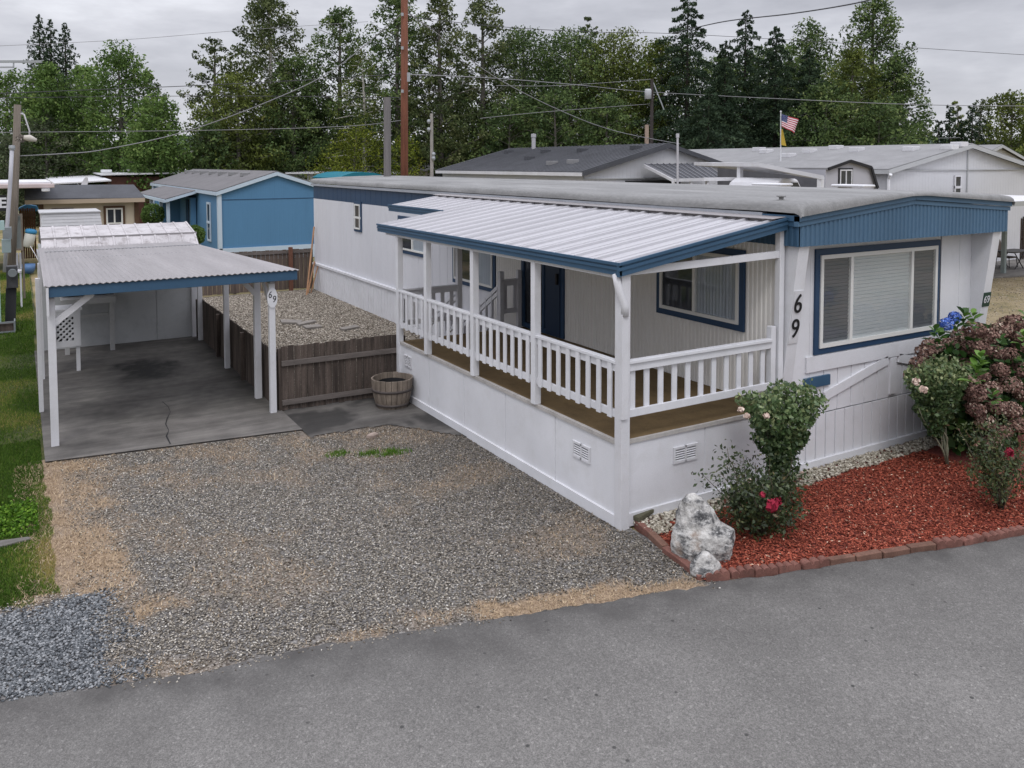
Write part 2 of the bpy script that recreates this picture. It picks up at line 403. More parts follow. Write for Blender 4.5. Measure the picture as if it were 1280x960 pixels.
def bluegrav(x, y):
    n = nz(x, y, 2.5, 8)*.3
    return smooth01(-5.0, -5.6, x+n*1.3)*smooth01(1.7, 1.3, y+n*.8)
def in_drive(x, y):
    if x > .02 or x < -6.6: return False
    if y < road_y(x)-.02: return False
    if x < -5.35-.12*nz(x, y, 3)-.0*y and y > 1.62+.1*nz(x, y, 4): return x > -5.75+.08*nz(x, y, 3, 2)
    return y < 6.6
me = attr_grid('gravel_driveway', -8.4, .1, -2, 6.0, .06, .006, lambda x, y: (dry(x, y), bluegrav(x, y)), lambda x, y: y > road_y(x)-.3 and (x > -5.8+.1*nz(x, y, 3, 2) or y < 1.6+.1*nz(x, y, 4)))
tag(finish('gravel_driveway', me, m), kind='structure')
GRAVELBED = m

# concrete: carport slab and the apron in front of the fence
m, t, b = nt('concrete'); v = pos(t)
c = ramp(t, noi(t, v, .9, 8, .62), [(.3, srgb(88,84,80)), (.5, srgb(116,112,108)), (.7, srgb(138,134,128))])
c = mixc(t, 1., c, ramp(t, noi(t, v, 60, 5, .8), [(.3, g1(.78)), (.7, g1(1.12))]), 'MULTIPLY')
c = mixc(t, 1., c, ramp(t, noi(t, pos(t, (.5, 3.5, 1)), 1.3, 6, .7), [(.35, g1(.62)), (.62, g1(1.))]), 'MULTIPLY')
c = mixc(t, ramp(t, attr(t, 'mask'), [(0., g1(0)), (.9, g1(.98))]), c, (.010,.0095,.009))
t.links.new(c, b.inputs['Base Color']); b.inputs['Roughness'].default_value = .9; bump(t, b, noi(t, v, 80, 4), .3, .004)
CONC = m
sx, sy = GZ(183, 462)[:2]
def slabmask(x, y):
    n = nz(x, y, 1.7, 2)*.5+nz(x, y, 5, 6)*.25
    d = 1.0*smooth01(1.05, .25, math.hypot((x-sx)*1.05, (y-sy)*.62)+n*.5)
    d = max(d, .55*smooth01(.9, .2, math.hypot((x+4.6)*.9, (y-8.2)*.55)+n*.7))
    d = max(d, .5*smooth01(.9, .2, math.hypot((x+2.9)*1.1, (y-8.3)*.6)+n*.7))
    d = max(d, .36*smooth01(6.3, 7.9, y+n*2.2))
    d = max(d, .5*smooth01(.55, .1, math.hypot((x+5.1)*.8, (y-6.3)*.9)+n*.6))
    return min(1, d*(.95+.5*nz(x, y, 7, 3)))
sl_near = [(-5.62, 5.80), (-2.2, 5.36)]
def slab_y(x): return 5.80+(x+5.62)*(5.36-5.80)/3.42
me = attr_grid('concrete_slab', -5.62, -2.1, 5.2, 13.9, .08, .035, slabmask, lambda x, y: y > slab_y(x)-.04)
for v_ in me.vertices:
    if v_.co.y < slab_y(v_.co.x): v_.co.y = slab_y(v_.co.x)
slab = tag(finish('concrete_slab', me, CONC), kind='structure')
e = MB(); e.add([(-5.62,5.84,.034),(-5.62,5.84,-.02),(-2.1,5.38,-.02),(-2.1,5.38,.034)], [(0,1,2,3)])
e.add([(-5.62,5.84,.034),(-5.62,5.84,-.02),(-5.62,13.9,-.02),(-5.62,13.9,.034)], [(3,2,1,0)])
e.build('slab_edge', CONC, slab)
# crack wandering across the slab
ck = MB(); pts = [GZ(x, y, .038) for x, y in [(213,555),(208,545),(211,538),(207,530),(209,523),(213,515),(210,508),(203,502)]]
L = []; Rr = []
for i, p in enumerate(pts):
    ww = .009*(1-.07*i)+.004*math.sin(i*2.1); L.append((p[0]-ww, p[1], .038)); Rr.append((p[0]+ww, p[1], .038))
for i in range(len(pts)-1): ck.add([L[i], Rr[i], Rr[i+1], L[i+1]], [(0,1,2,3)])
ck.build('crack', DARK, slab)
# apron
ap = [(-2.1,6.9),(-2.1,5.38)] + [tuple(GZ(x, y)[:2]) for x, y in [(372,553),(400,545),(430,541),(455,536),(485,533),(515,536),(545,541),(590,549)]] + [(.0,3.7),(.0,6.9)]
me = attr_grid('concrete_apron', -2.1, .0, 3.6, 6.9, .06, .022, lambda x, y: .30+.45*smooth01(-.1, .3, nz(x, y, 1.3, 9)+.4*nz(x, y, 6, 2)), None)
bm = bmesh.new(); bm.from_mesh(me)
def inpoly(x, y, P):
    r = False; j = len(P)-1
    for i in range(len(P)):
        if (P[i][1] > y) != (P[j][1] > y) and x < (P[j][0]-P[i][0])*(y-P[i][1])/(P[j][1]-P[i][1])+P[i][0]: r = not r
        j = i
    return r
bmesh.ops.delete(bm, geom=[f for f in bm.faces if not inpoly(f.calc_center_median().x, f.calc_center_median().y, ap)], context='FACES')
bm.to_mesh(me); bm.free(); tag(finish('concrete_apron', me, CONC), kind='structure')

# side yard behind the fence: tan drain rock
m, t, b = nt('yard_gravel_bed'); v = pos(t)
c = ramp(t, voro(t, v, 17), [(0., srgb(96,86,76)), (.4, srgb(146,136,124)), (1., srgb(205,197,186))])
c = mixc(t, 1., c, ramp(t, voro(t, v, 17, 'Distance'), [(0., g1(1.)), (.9, g1(.3))]), 'MULTIPLY'); c = mixc(t, 1., c, g1(.75), 'MULTIPLY')
t.links.new(c, b.inputs['Base Color']); b.inputs['Roughness'].default_value = .95; bump(t, b, mth(t, 'SUBTRACT', 1., voro(t, v, 17, 'Distance')), .9, .03)
tag(MB().add([(-2.05,6.55,.004),(2.64,6.55,.004),(2.64,20,.004),(-2.05,20,.004)], [(0,1,2,3)]).build('yard_gravel', m), kind='structure')
# mulch bed
BED = [tuple(GZ(x, y)[:2]) for x, y in [(793,657),(830,688),(880,728),(1000,711),(1100,696),(1200,681),(1280,667),(1420,644),(1560,622)]]+[(8.2,.1),(.2,.12)]
m, t, b = nt('mulch_soil'); v = pos(t)
c = ramp(t, noi(t, v, 45, 6, .8), [(.3, srgb(60,26,22)), (.6, srgb(128,58,48)), (.8, srgb(150,82,66))])
t.links.new(c, b.inputs['Base Color']); b.inputs['Roughness'].default_value = 1; bump(t, b, noi(t, v, 60, 5), .8, .02)
tag(MB().add([(x, y, .03) for x, y in BED], [tuple(range(len(BED)))]).build('mulch_bed', m), kind='structure')

# loose material -------------------------------------------------
def scatter(n, x0, x1, y0, y1, keep):
    xs = rng.uniform(x0, x1, n); ys = rng.uniform(y0, y1, n); k = [keep(a, c_) for a, c_ in zip(xs, ys)]
    k = np.array(k, bool); return np.stack([xs[k], ys[k], np.zeros(k.sum())], 1)
STM = tone_mat('gravel_stone', [(0., srgb(60,55,50,.78)), (.3, srgb(108,101,92,.78)), (.55, srgb(144,137,126,.78)), (.8, srgb(178,170,158,.8)), (1., srgb(222,217,208,.85))], .9, .15, 90)
STB = tone_mat('bluish_stone', [(0., srgb(62,65,69,.7)), (.5, srgb(110,114,118,.75)), (1., srgb(170,172,174,.8))], .9, .15, 90)
def clip_poly(x, y): return inpoly(x, y, ap)
P = scatter(130000, -6.3, .05, -2., 5.9, lambda x, y: y > road_y(x)-.1-.18*abs(nz(x, y, 3))*(rnd.random()) and (x > -5.45 or y < 1.7) and not (y > slab_y(x)-.02 and x < -2.1) and not inpoly(x, y, ap) and not (x > -.04 and y > -.1) and not (x > .25+.0*y and y < 0 and False) and (not inpoly(x, y, BED)) and rnd.random() > 1.02*dry(x, y)**.75 and bluegrav(x, y) < .15+.8*rnd.random() and (y > road_y(x)+.02 or rnd.random() < .25))
tn = .57+.24*rng.normal(size=len(P)); P[:, 2] = .014
tn += np.array([-.14*smooth01(-3, .5, x+.4*y*0) for x, y in P[:, :2]])
tag(stones('driveway_gravel', P, .0245, tn, STM, .6, base=(-2.5,1.5,0)), 'loose grey and tan crushed gravel covering the driveway', 'gravel', kind='stuff')
P = scatter(26000, -6.6, -4.7, -1.6, 1.9, lambda x, y: y > road_y(x)-.06*rnd.random() and bluegrav(x, y) > .1+.7*rnd.random())
P[:, 2] = .014
tag(stones('blue_gravel', P, .036, .5+.3*rng.normal(size=len(P)), STB, .6, base=(-5.6,.8,0)), 'bluish crushed rock at the bottom left beside the road', 'gravel', kind='stuff')
P = scatter(60000, -2.05, 2.62, 6.6, 19.8, lambda x, y: True); P[:, 2] = .015
YST = tone_mat('yard_stone', [(0., srgb(90,80,72,.8)), (.4, srgb(136,127,114,.8)), (.7, srgb(172,163,150,.85)), (1., srgb(214,206,194,.85))], .9, .15, 60)
tag(stones('yard_rock', P, .052, .5+.28*rng.normal(size=len(P)), YST, .55, base=(0,12,0)), 'tan drain rock spread over the fenced side yard', 'gravel', kind='stuff')
# straw
STRAW = tone_mat('straw', [(0., srgb(120,100,78,.9)), (.5, srgb(164,143,116,.92)), (1., srgb(200,180,152,.92))], .9, .1, 20)
def blades(name, P, h, tone, mat, base, lean=1.2, w=.006):
    n = len(P); a = rng.uniform(0, 2*math.pi, n); hh = h*(.5+rng.random(n)); l = hh*lean*rng.random(n)
    d = np.stack([np.cos(a), np.sin(a), np.zeros(n)], 1); s = np.stack([-np.sin(a), np.cos(a), np.zeros(n)], 1)*w
    tip = P+d*l[:, None]+np.array([0, 0, 1])*hh[:, None]
    V = np.stack([P-s, P+s, tip], 1).reshape(-1, 3)
    return npmesh(name, V, np.arange(3*n).reshape(n, 3), np.clip(tone, 0, 1), mat, base=base)
def keepdry(x, y): return y > road_y(x)-.02 and not (y > slab_y(x)-.01 and x < -2.1) and not inpoly(x, y, ap) and not inpoly(x, y, BED) and x < -.0 + (.5 if y < -.4 else 0) and rnd.random() < dry(x, y)**1.5*1.2 and bluegrav(x, y) < .6
P = scatter(150000, -6., .4, -2, 6, keepdry); P[:, 2] = .012
tag(blades('dry_grass', P, .022, .5+.3*rng.normal(size=len(P)), STRAW, (-3,2,0), 2.6, .004), 'straw coloured dry grass thatch scattered over the gravel and along the lawn edge', 'dry grass', kind='stuff')
GRM = tone_mat('lawn_blade', [(0., srgb(38,60,18,.9)), (.45, srgb(74,104,34,.9)), (.75, srgb(104,128,48,.9)), (1., srgb(164,150,92,.9))], .8, .1, 10, transl=.3)
# lawn base + blades
m, t, b = nt('lawn_soil'); v = pos(t)
c = ramp(t, noi(t, v, .8, 7, .65), [(.3, srgb(44,56,22,.8)), (.52, srgb(76,84,36,.8)), (.68, srgb(134,122,74,.8))])
c = mixc(t, 1., c, ramp(t, noi(t, v, 40, 5, .8), [(.3, g1(.6)), (.7, g1(1.2))]), 'MULTIPLY')
t.links.new(c, b.inputs['Base Color']); b.inputs['Roughness'].default_value = 1; bump(t, b, noi(t, v, 50, 4), .8, .02)
me = attr_grid('lawn', -12.0, -5.5, 1.5, 34, .25, .004, lambda x, y: 0, None)
tag(finish('lawn', me, m), kind='structure')
def lawn_keep(x, y):
    if y > 7: return rnd.random() < .5*(1-.65*smooth01(.0, .3, nz(x, y, .5, 30)))
    n = .1*nz(x, y, 4, 1)
    if inpoly(x, y, PATH): return False
    return y > 1.66+n and x < -5.66+.09*(6-y)/6+n*.8 if y < 5.8 else x < -5.66
PATH = [(-7,3.28),(-6.1,3.24),(-5.82,3.2),(-5.80,3.12),(-6.1,3.1),(-7,3.1)]
P = scatter(200000, -6.9, -5.6, 1.55, 16, lawn_keep); P[:, 2] = .0
tn = .38+.16*rng.normal(size=len(P))+np.array([.4*smooth01(.15, .5, nz(x, y, .55, 12)+(.28 if y > 12 else 0))+.25*smooth01(-5.85, -5.7, x)*(y < 5) for x, y in P[:, :2]])
tag(blades('lawn_grass', P, .032, tn, GRM, (-6.1,6,0), .9, .0055), 'green mown lawn grass beside the carport', 'grass', kind='stuff')
P = scatter(30000, -7.2, -5.55, 16, 31, lambda x, y: True)
tn = .45+.14*rng.normal(size=len(P))+np.array([.5*smooth01(-.1, .3, nz(x, y, .45, 12)) for x, y in P[:, :2]])
tag(blades('far_lawn_grass', P, .045, tn, GRM, (-6.1,22,0), .9, .012), 'patchy yellowing lawn further back by the tan shed', 'grass', kind='stuff')
WEED = tone_mat('weed_leaf', [(0., srgb(34,58,16,.9)), (.5, srgb(82,122,34,.95)), (1., srgb(128,160,58,1))], .7, .1, 20, transl=.3)
P = scatter(5200, -6.4, -5.75, 3.25, 4.5, lambda x, y: rnd.random() < smooth01(.55, .1, math.hypot(x+6.05, (y-3.8)*.8)+.2*nz(x, y, 5))); P[:, 2] = rng.uniform(.01, .09, len(P))
tag(leaves('clover_patch', P, .035, .5+.25*rng.normal(size=len(P)), WEED, None, .8, base=(-6.05,3.8,0)), 'lush clover patch in the lawn beside the dry strip', 'weeds', kind='stuff')
P = scatter(16000, -2.3, -.9, 3.2, 4.4, lambda x, y: rnd.random() < max(smooth01(.26, .05, math.hypot(x+1.98, (y-4.02)*1.6)), smooth01(.36, .1, math.hypot((x+1.4)*.75, (y-3.72+.28*(x+1.4))*1.9)))*(.6+nz(x, y, 9)))
tag(blades('green_grass_tuft', P, .055, .5+.15*rng.normal(size=len(P)), WEED, (-1.6,3.9,0), .7, .006), 'bright green grass tufts growing through the gravel drive', 'grass', kind='stuff')
sp = MB(); sp.prism([(x, y, .0) for x, y in PATH[1:5]]+[(-6.6,3.1,0),(-6.6,3.3,0)], (0,0,.03))
tag(MB().prism([(-6.9,3.3,0),(-6.1,3.25,0),(-5.85,3.2,0),(-5.82,3.13,0),(-6.1,3.08,0),(-6.9,3.08,0)], (0,0,.035)).build('paving_slab', CONC, base=(-6.2,3.2,0), bevel=.01), 'pale concrete slab sunk in the lawn at the left edge', 'paving slab')

# mulch chips and white pebbles
CHIP = tone_mat('bark_chip', [(0., srgb(78,28,24,.75)), (.4, srgb(134,66,50,.95)), (.75, srgb(176,94,74,.98)), (.93, srgb(192,124,100,.95)), (1., srgb(216,184,160,.9))], .9, .15, 60)
def pebble_band(x, y): return y > -.27-.07*nz(x, y, 3)+(.0 if x > .9 else -.0) or (x < .55 and y > -.42)
P = scatter(80000, -.1, 5.3, -3.0, .1, lambda x, y: inpoly(x, y, BED) and not pebble_band(x, y)); P[:, 2] = rng.uniform(.03, .055, len(P))
V, Fq = cards(P, .036, .4, nbias=np.array([0, 0, 1.6]))
tn = .45+.22*rng.normal(size=len(P)); tn[rng.random(len(P)) < .008] = 1
tag(npmesh('bark_mulch', V, Fq, np.clip(tn, 0, 1), CHIP, base=(2.5,-1.2,0)), 'red bark mulch chips covering the planting bed', 'mulch', kind='stuff')
PEB = tone_mat('white_pebble', [(0., srgb(120,112,98,.9)), (.4, srgb(150,142,126,.9)), (1., srgb(214,208,194,.9))], .7, .1, 30)
P = scatter(4200, .08, 6.2, -.5, .09, lambda x, y: inpoly(x, y, BED) and pebble_band(x, y)); P[:, 2] = rng.uniform(.035, .06, len(P))
tag(stones('white_pebbles', P, .06, .55+.25*rng.normal(size=len(P)), PEB, .7, base=(2.5,-.1,0)), 'white and cream river pebbles along the foot of the skirting', 'pebbles', kind='stuff')
# ------------------------------------------------------------------ helpers for buildings
def ribbed(mb, a, b, z0, z1, pitch, depth, out, duty=.5, th=.02, z1b=None, topf=None):
    """vertically ribbed siding from a to b (xy), ribs standing out along `out`"""
    a = Vector(a); b = Vector(b); out = Vector(out); L = (b-a).length; d = (b-a)/L; n = max(1, round(L/pitch)); p = L/n
    pr_ = []
    if depth < 0: duty = .022/p
    for i in range(n):
        s = i*p; e = p*.12 if depth > 0 else .003
        for q, o in ((0, 0), (p*(1-duty)-e, 0), (p*(1-duty), 1), (p-e, 1)):
            pr_.append((s+q, o*depth))
    pr_.append((L, 0))
    P2 = [a+d*s+out*o for s, o in pr_]
    n0 = len(mb.v)
    mb.corr([(p.x, p.y, z0) for p in P2], (0, 0, z1-z0), th, (out.x, out.y, 0))
    if topf:
        m_ = len(P2)
        for k in list(range(n0+m_, n0+2*m_))+list(range(n0+3*m_, n0+4*m_)):
            x, y, z = mb.v[k]; mb.v[k] = (x, y, topf(x, y))
    return mb
def wave(mb, a, b, pitch, depth, vec, th=.006, seam=0):
    a = Vector(a); b = Vector(b); L = (b-a).length; d = (b-a)/L; n = round(L/pitch)
    pts = []
    for i in range(n*4+1):
        s = L*i/(n*4); pts.append(a+d*s+Vector((0, 0, depth*math.sin(i*math.pi/2))))
    return mb.corr(pts, vec, th)
def frame_rect(mb, o, u, v, w, h, t, d, nrm):
    """rectangular ring of boards: o = lower-left corner, u/v unit axes, t = board width, d = thickness along nrm"""
    o = Vector(o); u = Vector(u); v = Vector(v); nn = Vector(nrm)
    def bd(x0, x1, y0, y1):
        mb.prism([o+u*x0+v*y0, o+u*x1+v*y0, o+u*x1+v*y1, o+u*x0+v*y1], nn*d)
    bd(0, w, 0, t); bd(0, w, h-t, h); bd(0, t, t, h-t); bd(w-t, w, t, h-t); return mb
def pane(mb, o, u, v, w, h): 
    o = Vector(o); u = Vector(u); v = Vector(v); return mb.add([o, o+u*w, o+u*w+v*h, o+v*h], [(0,1,2,3)])
def window(parent, o, u, nrm, w, h, trim=None, trimw=.1, splits=(), kind='dark', frame=VINYL, fw=.05, name='window'):
    """o: lower-left corner of the opening trim on the wall plane; children: frame, pane, blind/curtain"""
    o = Vector(o); u = Vector(u).normalized(); v = Vector((0,0,1)); nn = Vector(nrm).normalized()
    if trim:
        wn = frame_rect(MB(), o, u, v, w, h, trimw, .03, nn).build(name, trim, parent)
        o2 = o+u*trimw+v*trimw; w2 = w-2*trimw; h2 = h-2*trimw
    else: o2, w2, h2 = o, w, h; wn = None
    fb = frame_rect(MB(), o2, u, v, w2, h2, fw, .05, nn)
    xs = [fw]+[s*w2 for s in splits]+[w2-fw]
    for s in splits:
        fb.prism([o2+u*(s*w2-fw/2)+v*fw, o2+u*(s*w2+fw/2)+v*fw, o2+u*(s*w2+fw/2)+v*(h2-fw), o2+u*(s*w2-fw/2)+v*(h2-fw)], nn*.05)
    if wn: fr = fb.build('frame', frame, wn)
    else: fr = wn = fb.build(name, frame, parent)
    return wn, o2, w2, h2
def porch_glass(wn, o2, u, nn, x0, x1, z0, z1, mat, depth=.03):
    o2 = Vector(o2); u = Vector(u).normalized(); nn = Vector(nn)
    return pane(MB(), o2+u*x0+Vector((0,0,z0))+nn*depth, u, (0,0,1), x1-x0, z1-z0).build('pane', mat, wn)
def blinds(wn, o2, u, nn, x0, x1, z0, z1, mat, depth=.008, pitch=.05):
    o2 = Vector(o2); u = Vector(u).normalized(); nn = Vector(nn); b = MB(); n = int((z1-z0)/pitch)
    for i in range(n):
        z = z0+(i+.5)*(z1-z0)/n; a = o2+u*x0+Vector((0,0,z)); c_ = o2+u*x1+Vector((0,0,z)); k = pitch*.46
        b.add([a+nn*depth-Vector((0,0,k)), c_+nn*depth-Vector((0,0,k)), c_+nn*(depth+.012)+Vector((0,0,k)), a+nn*(depth+.012)+Vector((0,0,k))], [(0,1,2,3)])
    b.add([o2+u*x0+nn*.003+Vector((0,0,z0)), o2+u*x1+nn*.003+Vector((0,0,z0)), o2+u*x1+nn*.003+Vector((0,0,z1)), o2+u*x0+nn*.003+Vector((0,0,z1))], [(0,1,2,3)])
    return b.build('blind', mat, wn)

# ------------------------------------------------------------------ THE MOBILE HOME (number 69)
XL, XR_, YF, YB = 2.64, 7.25, .10, 19.8
ZE, ZP, XP = 3.56, 3.76, 4.95
home = thing('mobile_home', ((XL+XR_)/2, (YF+YB)/2, 0), 'long white mobile home with blue mansard front and grey low roof behind the porch', 'mobile home')
# wall body
b = MB(); b.box(XL+.02, XR_-.02, YF+.02, YB-.02, .92, 3.5); b.build('wall_core', SHADEBEIGE, home)
b = MB(); ribbed(b, (XL, 7.75), (XL, YF), .98, 3.42, .078, .014, (-1,0)); b.build('porch_wall', SHADEBEIGE, home)
b = MB(); ribbed(b, (XL, YB), (XL, 7.75), .92, 3.06, .40, -.006, (-1,0), .03); b.build('side_wall', SIDING, home)
b = MB(); ribbed(b, (XL, YB), (XL, 7.75), 3.06, ZE-.06, .40, -.005, (-1,0), .03); b.build('blue_band', NAVY, home)
# skirting along the side yard, capped
b = MB(); ribbed(b, (XL-.03, YB), (XL-.03, 6.3), 0, .86, .2, -.02, (-1,0), .06); b.box(XL-.075, XL, 6.3, YB, .86, .93); b.build('side_skirting', WHITE, home)
# front wall: panels around and under the picture window
b = MB(); ribbed(b, (XL, YF), (3.32, YF), .78, 3.2, .34, -.006, (0,-1), .03); ribbed(b, (6.22, YF), (XR_-.02, YF), .78, 3.2, .5, -.006, (0,-1), .03)
b.box(3.3, 6.24, YF, YF+.02, 1.36, 3.2); ribbed(b, (3.32, YF), (6.22, YF), .78, 1.36, .30, -.014, (0,-1), .05); b.build('front_wall', WHITE, home)
b = MB(); b.box(3.22, 6.4, YF-.028, YF, 1.37, 1.585); b.build('belt_board', WHITE, home, bevel=.003)
b = MB()
for p, q in (((3.6, 1.00), (4.98, 1.34)), ((5.22, 1.34), (6.6, 1.0))):
    b.beam((p[0], YF-.014, p[1]), (q[0], YF-.014, q[1]), .028, .13, (0,0,1))
b.box(5.03, 5.17, YF-.025, YF, .82, 1.36); b.build('brace_board', WHITE, home, bevel=.003)
b = MB(); b.box(XL, XR_, YF+.3, YF+1, .0, .9); ribbed(b, (2.66, YF-.012), (XR_-.02, YF-.012), .12, .765, .2, -.02, (0,-1), .06); b.box(2.66, XR_, YF-.045, YF, 0, .145); b.build('front_skirting', WHITE, home)
b = MB(); b.box(XR_-.02, XR_, YF, YB, 0, 3.5); b.build('rear_wall', SIDING, home)
b = MB(); b.box(3.18, 3.70, YF-.035, YF, 1.155, 1.30); b.build('blue_plate', BLUE, home, bevel=.004)
# mansard
def ztop(x): # underside of roof edge along the front
    return ZE-.16+(ZP-ZE+.02)*(1-abs(x-XP)/(XP-XL+.02)) if x < XP else ZE-.10+(ZP-ZE-.04)*(1-(x-XP)/(7.36-XP))
YM = -.27
b = MB(); ribbed(b, (2.62, YM), (7.34, YM), 3.14, 3.3, .088, .014, (0,-1), .5, topf=lambda x, y: ztop(x)); b.build('mansard', BLUEW, home)
b = MB(); ribbed(b, (2.62, YF+.7), (2.62, YM), 3.14, 3.42, .088, .014, (-1,0), .5); b.build('mansard_side', BLUE, home)
b = MB(); ribbed(b, (7.34, YM), (7.34, YF+.7), 3.14, 3.5, .088, .012, (1,0), .5); b.box(2.64, 7.32, YM+.02, YF, 3.145, 3.165); b.build('soffit', BLUE, home)
b = MB()
for (x0, x1) in ((2.58, XP), (XP, 7.38)):
    z0, z1 = ztop(x0), ztop(x1)
    for dz, dy, h in ((0, -.02, .062), (.066, -.045, .075)):
        b.prism([(x0, YM+.05, z0+dz), (x1, YM+.05, z1+dz), (x1, YM+.05, z1+dz+h), (x0, YM+.05, z0+dz+h)], (0, dy-.055, 0))
b.build('mansard_trim', BLUEW, home, bevel=.004)
b = MB(); b.box(2.58, 2.62, YM-.04, .4, ztop(2.6)+.066, ztop(2.6)+.14); b.box(2.595, 2.62, YM-.02, .4, ztop(2.6), ztop(2.6)+.062); b.build('mansard_trim', BLUE, home)
# fins either side of the front
def fin(x0, x1, nm):
    b = MB(); b.prism([(x0, YF, 3.14), (x0, YM+.03, 3.14), (x0, YF-.05, .95), (x0, YF, .95)], (x1-x0, 0, 0)); return b.build(nm, WHITE, home, bevel=.003)
fin(2.665, 2.86, 'fin'); fin(7.03, 7.23, 'fin')
# bowed roof
def zroof(x):
    u = abs(x-XP)/(XP-2.6); return 3.805-.105*min(u, 1)**1.5
xs = [2.565, 2.57, 2.585, 2.615, 2.66, 2.74]+[2.74+i*(7.2-2.74)/13 for i in range(1, 13)]+[7.2, 7.28, 7.33, 7.365, 7.38, 7.385, 7.388]
ed = {0:.13, 1:.085, 2:.045, 3:.018, 4:.006}
b = MB(); V = []
ys = [YM-.09, YM-.088, YM-.075, YM-.04, YM+.03, .35, 2, 5, 9, 13, 17, YB+.1]
fr_ = [1., .72, .38, .14, .03, 0, 0, 0, 0, 0, 0, 0]
for j, y in enumerate(ys):
    for i, x in enumerate(xs):
        e = min(i, 24-i); z = zroof(x); lo = min(z-.05, ztop(min(max(x, 2.6), 7.34))+.135)
        z = z-(z-lo)*fr_[j]; z = max(z-ed.get(e, 0), lo if fr_[j] > .5 else 3.5)
        V.append((x, y, z+(.004*math.sin(x*5+y*2.3)+.006*math.sin(y*.9+x) if j > 3 else 0)))
Fq = [(j*25+i, j*25+i+1, (j+1)*25+i+1, (j+1)*25+i) for j in range(len(ys)-1) for i in range(24)]
b.add(V, Fq); rf = b.build('roof', ROOFG, home, smooth=True)
b = MB(); b.box(2.575, 2.66, .3, YB+.1, ZE-.075, ZE-.005); b.box(7.3, 7.37, .3, YB, ZE-.06, ZE+.02); b.build('gutter', pm('gutter_grey', (.33,.35,.39), .12, 2, .5, .05), rf)
def roof_vent(x, y, z, r=.09, h=.12, parent=rf, mat=ROOFD):
    return MB().lathe([(0, h), (r*1.2, h), (r*1.25, h*.8), (r*.6, h*.7), (r*.6, .02), (r*1.3, .01), (r*1.3, 0)], (x, y, z), 14).build('roof_vent', mat, parent)
roof_vent(2.80, .18, zroof(2.80)-.01, .05, .07)
for px_, py_, s in ((965, 227.5, .42), (1066, 229, .4)):
    p = GZ(px_, py_+1, 3.76); MB().box(p[0]-s/2, p[0]+s/2, p[1]-s, p[1]+s, 3.7, zroof(p[0])+.05).build('skylight', WHITE, rf, bevel=.02)
# front picture window
wn, o2, w2, h2 = window(home, (3.37, YF, 1.60), (1,0,0), (0,-1,0), 2.80, 1.44, NAVY, .085, (.245, .765), fw=.055)
ux, nn = (1,0,0), (0,-1,0)
xa = [.055, w2*.245-.028, w2*.245+.028, w2*.765-.028, w2*.765+.028, w2-.055]
blinds(wn, o2, ux, nn, xa[0], xa[1], .055, h2-.055, BLINDD); blinds(wn, o2, ux, nn, xa[2], xa[3], .055, h2-.055, BLIND); blinds(wn, o2, ux, nn, xa[4], xa[5], .055, h2-.055, BLINDD)
for i in (0, 2, 4): porch_glass(wn, o2, ux, nn, xa[i], xa[i+1], .055, h2-.055, CLEAR, .04)
# porch window near the front
wn, o2, w2, h2 = window(home, (XL-.014, 2.42, 1.9), (0,-1,0), (-1,0,0), 1.80, 1.12, NAVY, .09, (.46,), fw=.05)
nn = (-1,0,0); ux = (0,-1,0)
porch_glass(wn, o2, ux, nn, .05, w2*.46-.02, .05, h2-.05, GLASSD); 
cu = MB(); 
for i in range(26):
    x = w2*.46+.03+i*(w2*.54-.09)/25; cu.add([Vector(o2)+Vector(ux)*x+Vector(nn)*(.006+.012*(i % 2))+Vector((0,0,z)) for z in (.05, h2-.05)], [])
cu.f = [(2*i, 2*i+2, 2*i+3, 2*i+1) for i in range(25)]
cu.build('curtain', CURT, wn); porch_glass(wn, o2, ux, nn, w2*.46+.02, w2-.05, .05, h2-.05, CLEAR, .035)
# window beyond the door
def sidewin(y1, wd, z0, ht, sp, cur=True, tw=.09):
    wn, o2, w2, h2 = window(home, (XL-.008, y1, z0), (0,-1,0), (-1,0,0), wd, ht, NAVY, tw, sp, fw=.045)
    s = sp[0] if sp else 1
    if sp:
        porch_glass(wn, o2, ux, nn, .04, w2*s-.02, .04, h2-.04, GLASSD); cu = pane(MB(), Vector(o2)+Vector(ux)*(w2*s+.02)+Vector((-.012,0,.04)), ux, (0,0,1), w2*(1-s)-.06, h2-.08).build('curtain', CURT, wn)
        porch_glass(wn, o2, ux, nn, w2*s+.02, w2-.04, .04, h2-.04, CLEAR, .03)
    else: porch_glass(wn, o2, ux, nn, .04, w2-.04, .04, h2-.04, GLASSD)
    return wn, o2, w2, h2
sidewin(9.45, 1.95, 1.52, 1.4, (.5,)); sidewin(12.6, 1.85, 1.92, .95, (.5,))
wn, o2, w2, h2 = sidewin(15.86, .58, 2.24, .87, (), tw=.07)
MB().box(XL-.05, XL-.01, 15.3, 15.85, 2.62, 2.68).build('meeting_rail', VINYL, wn)
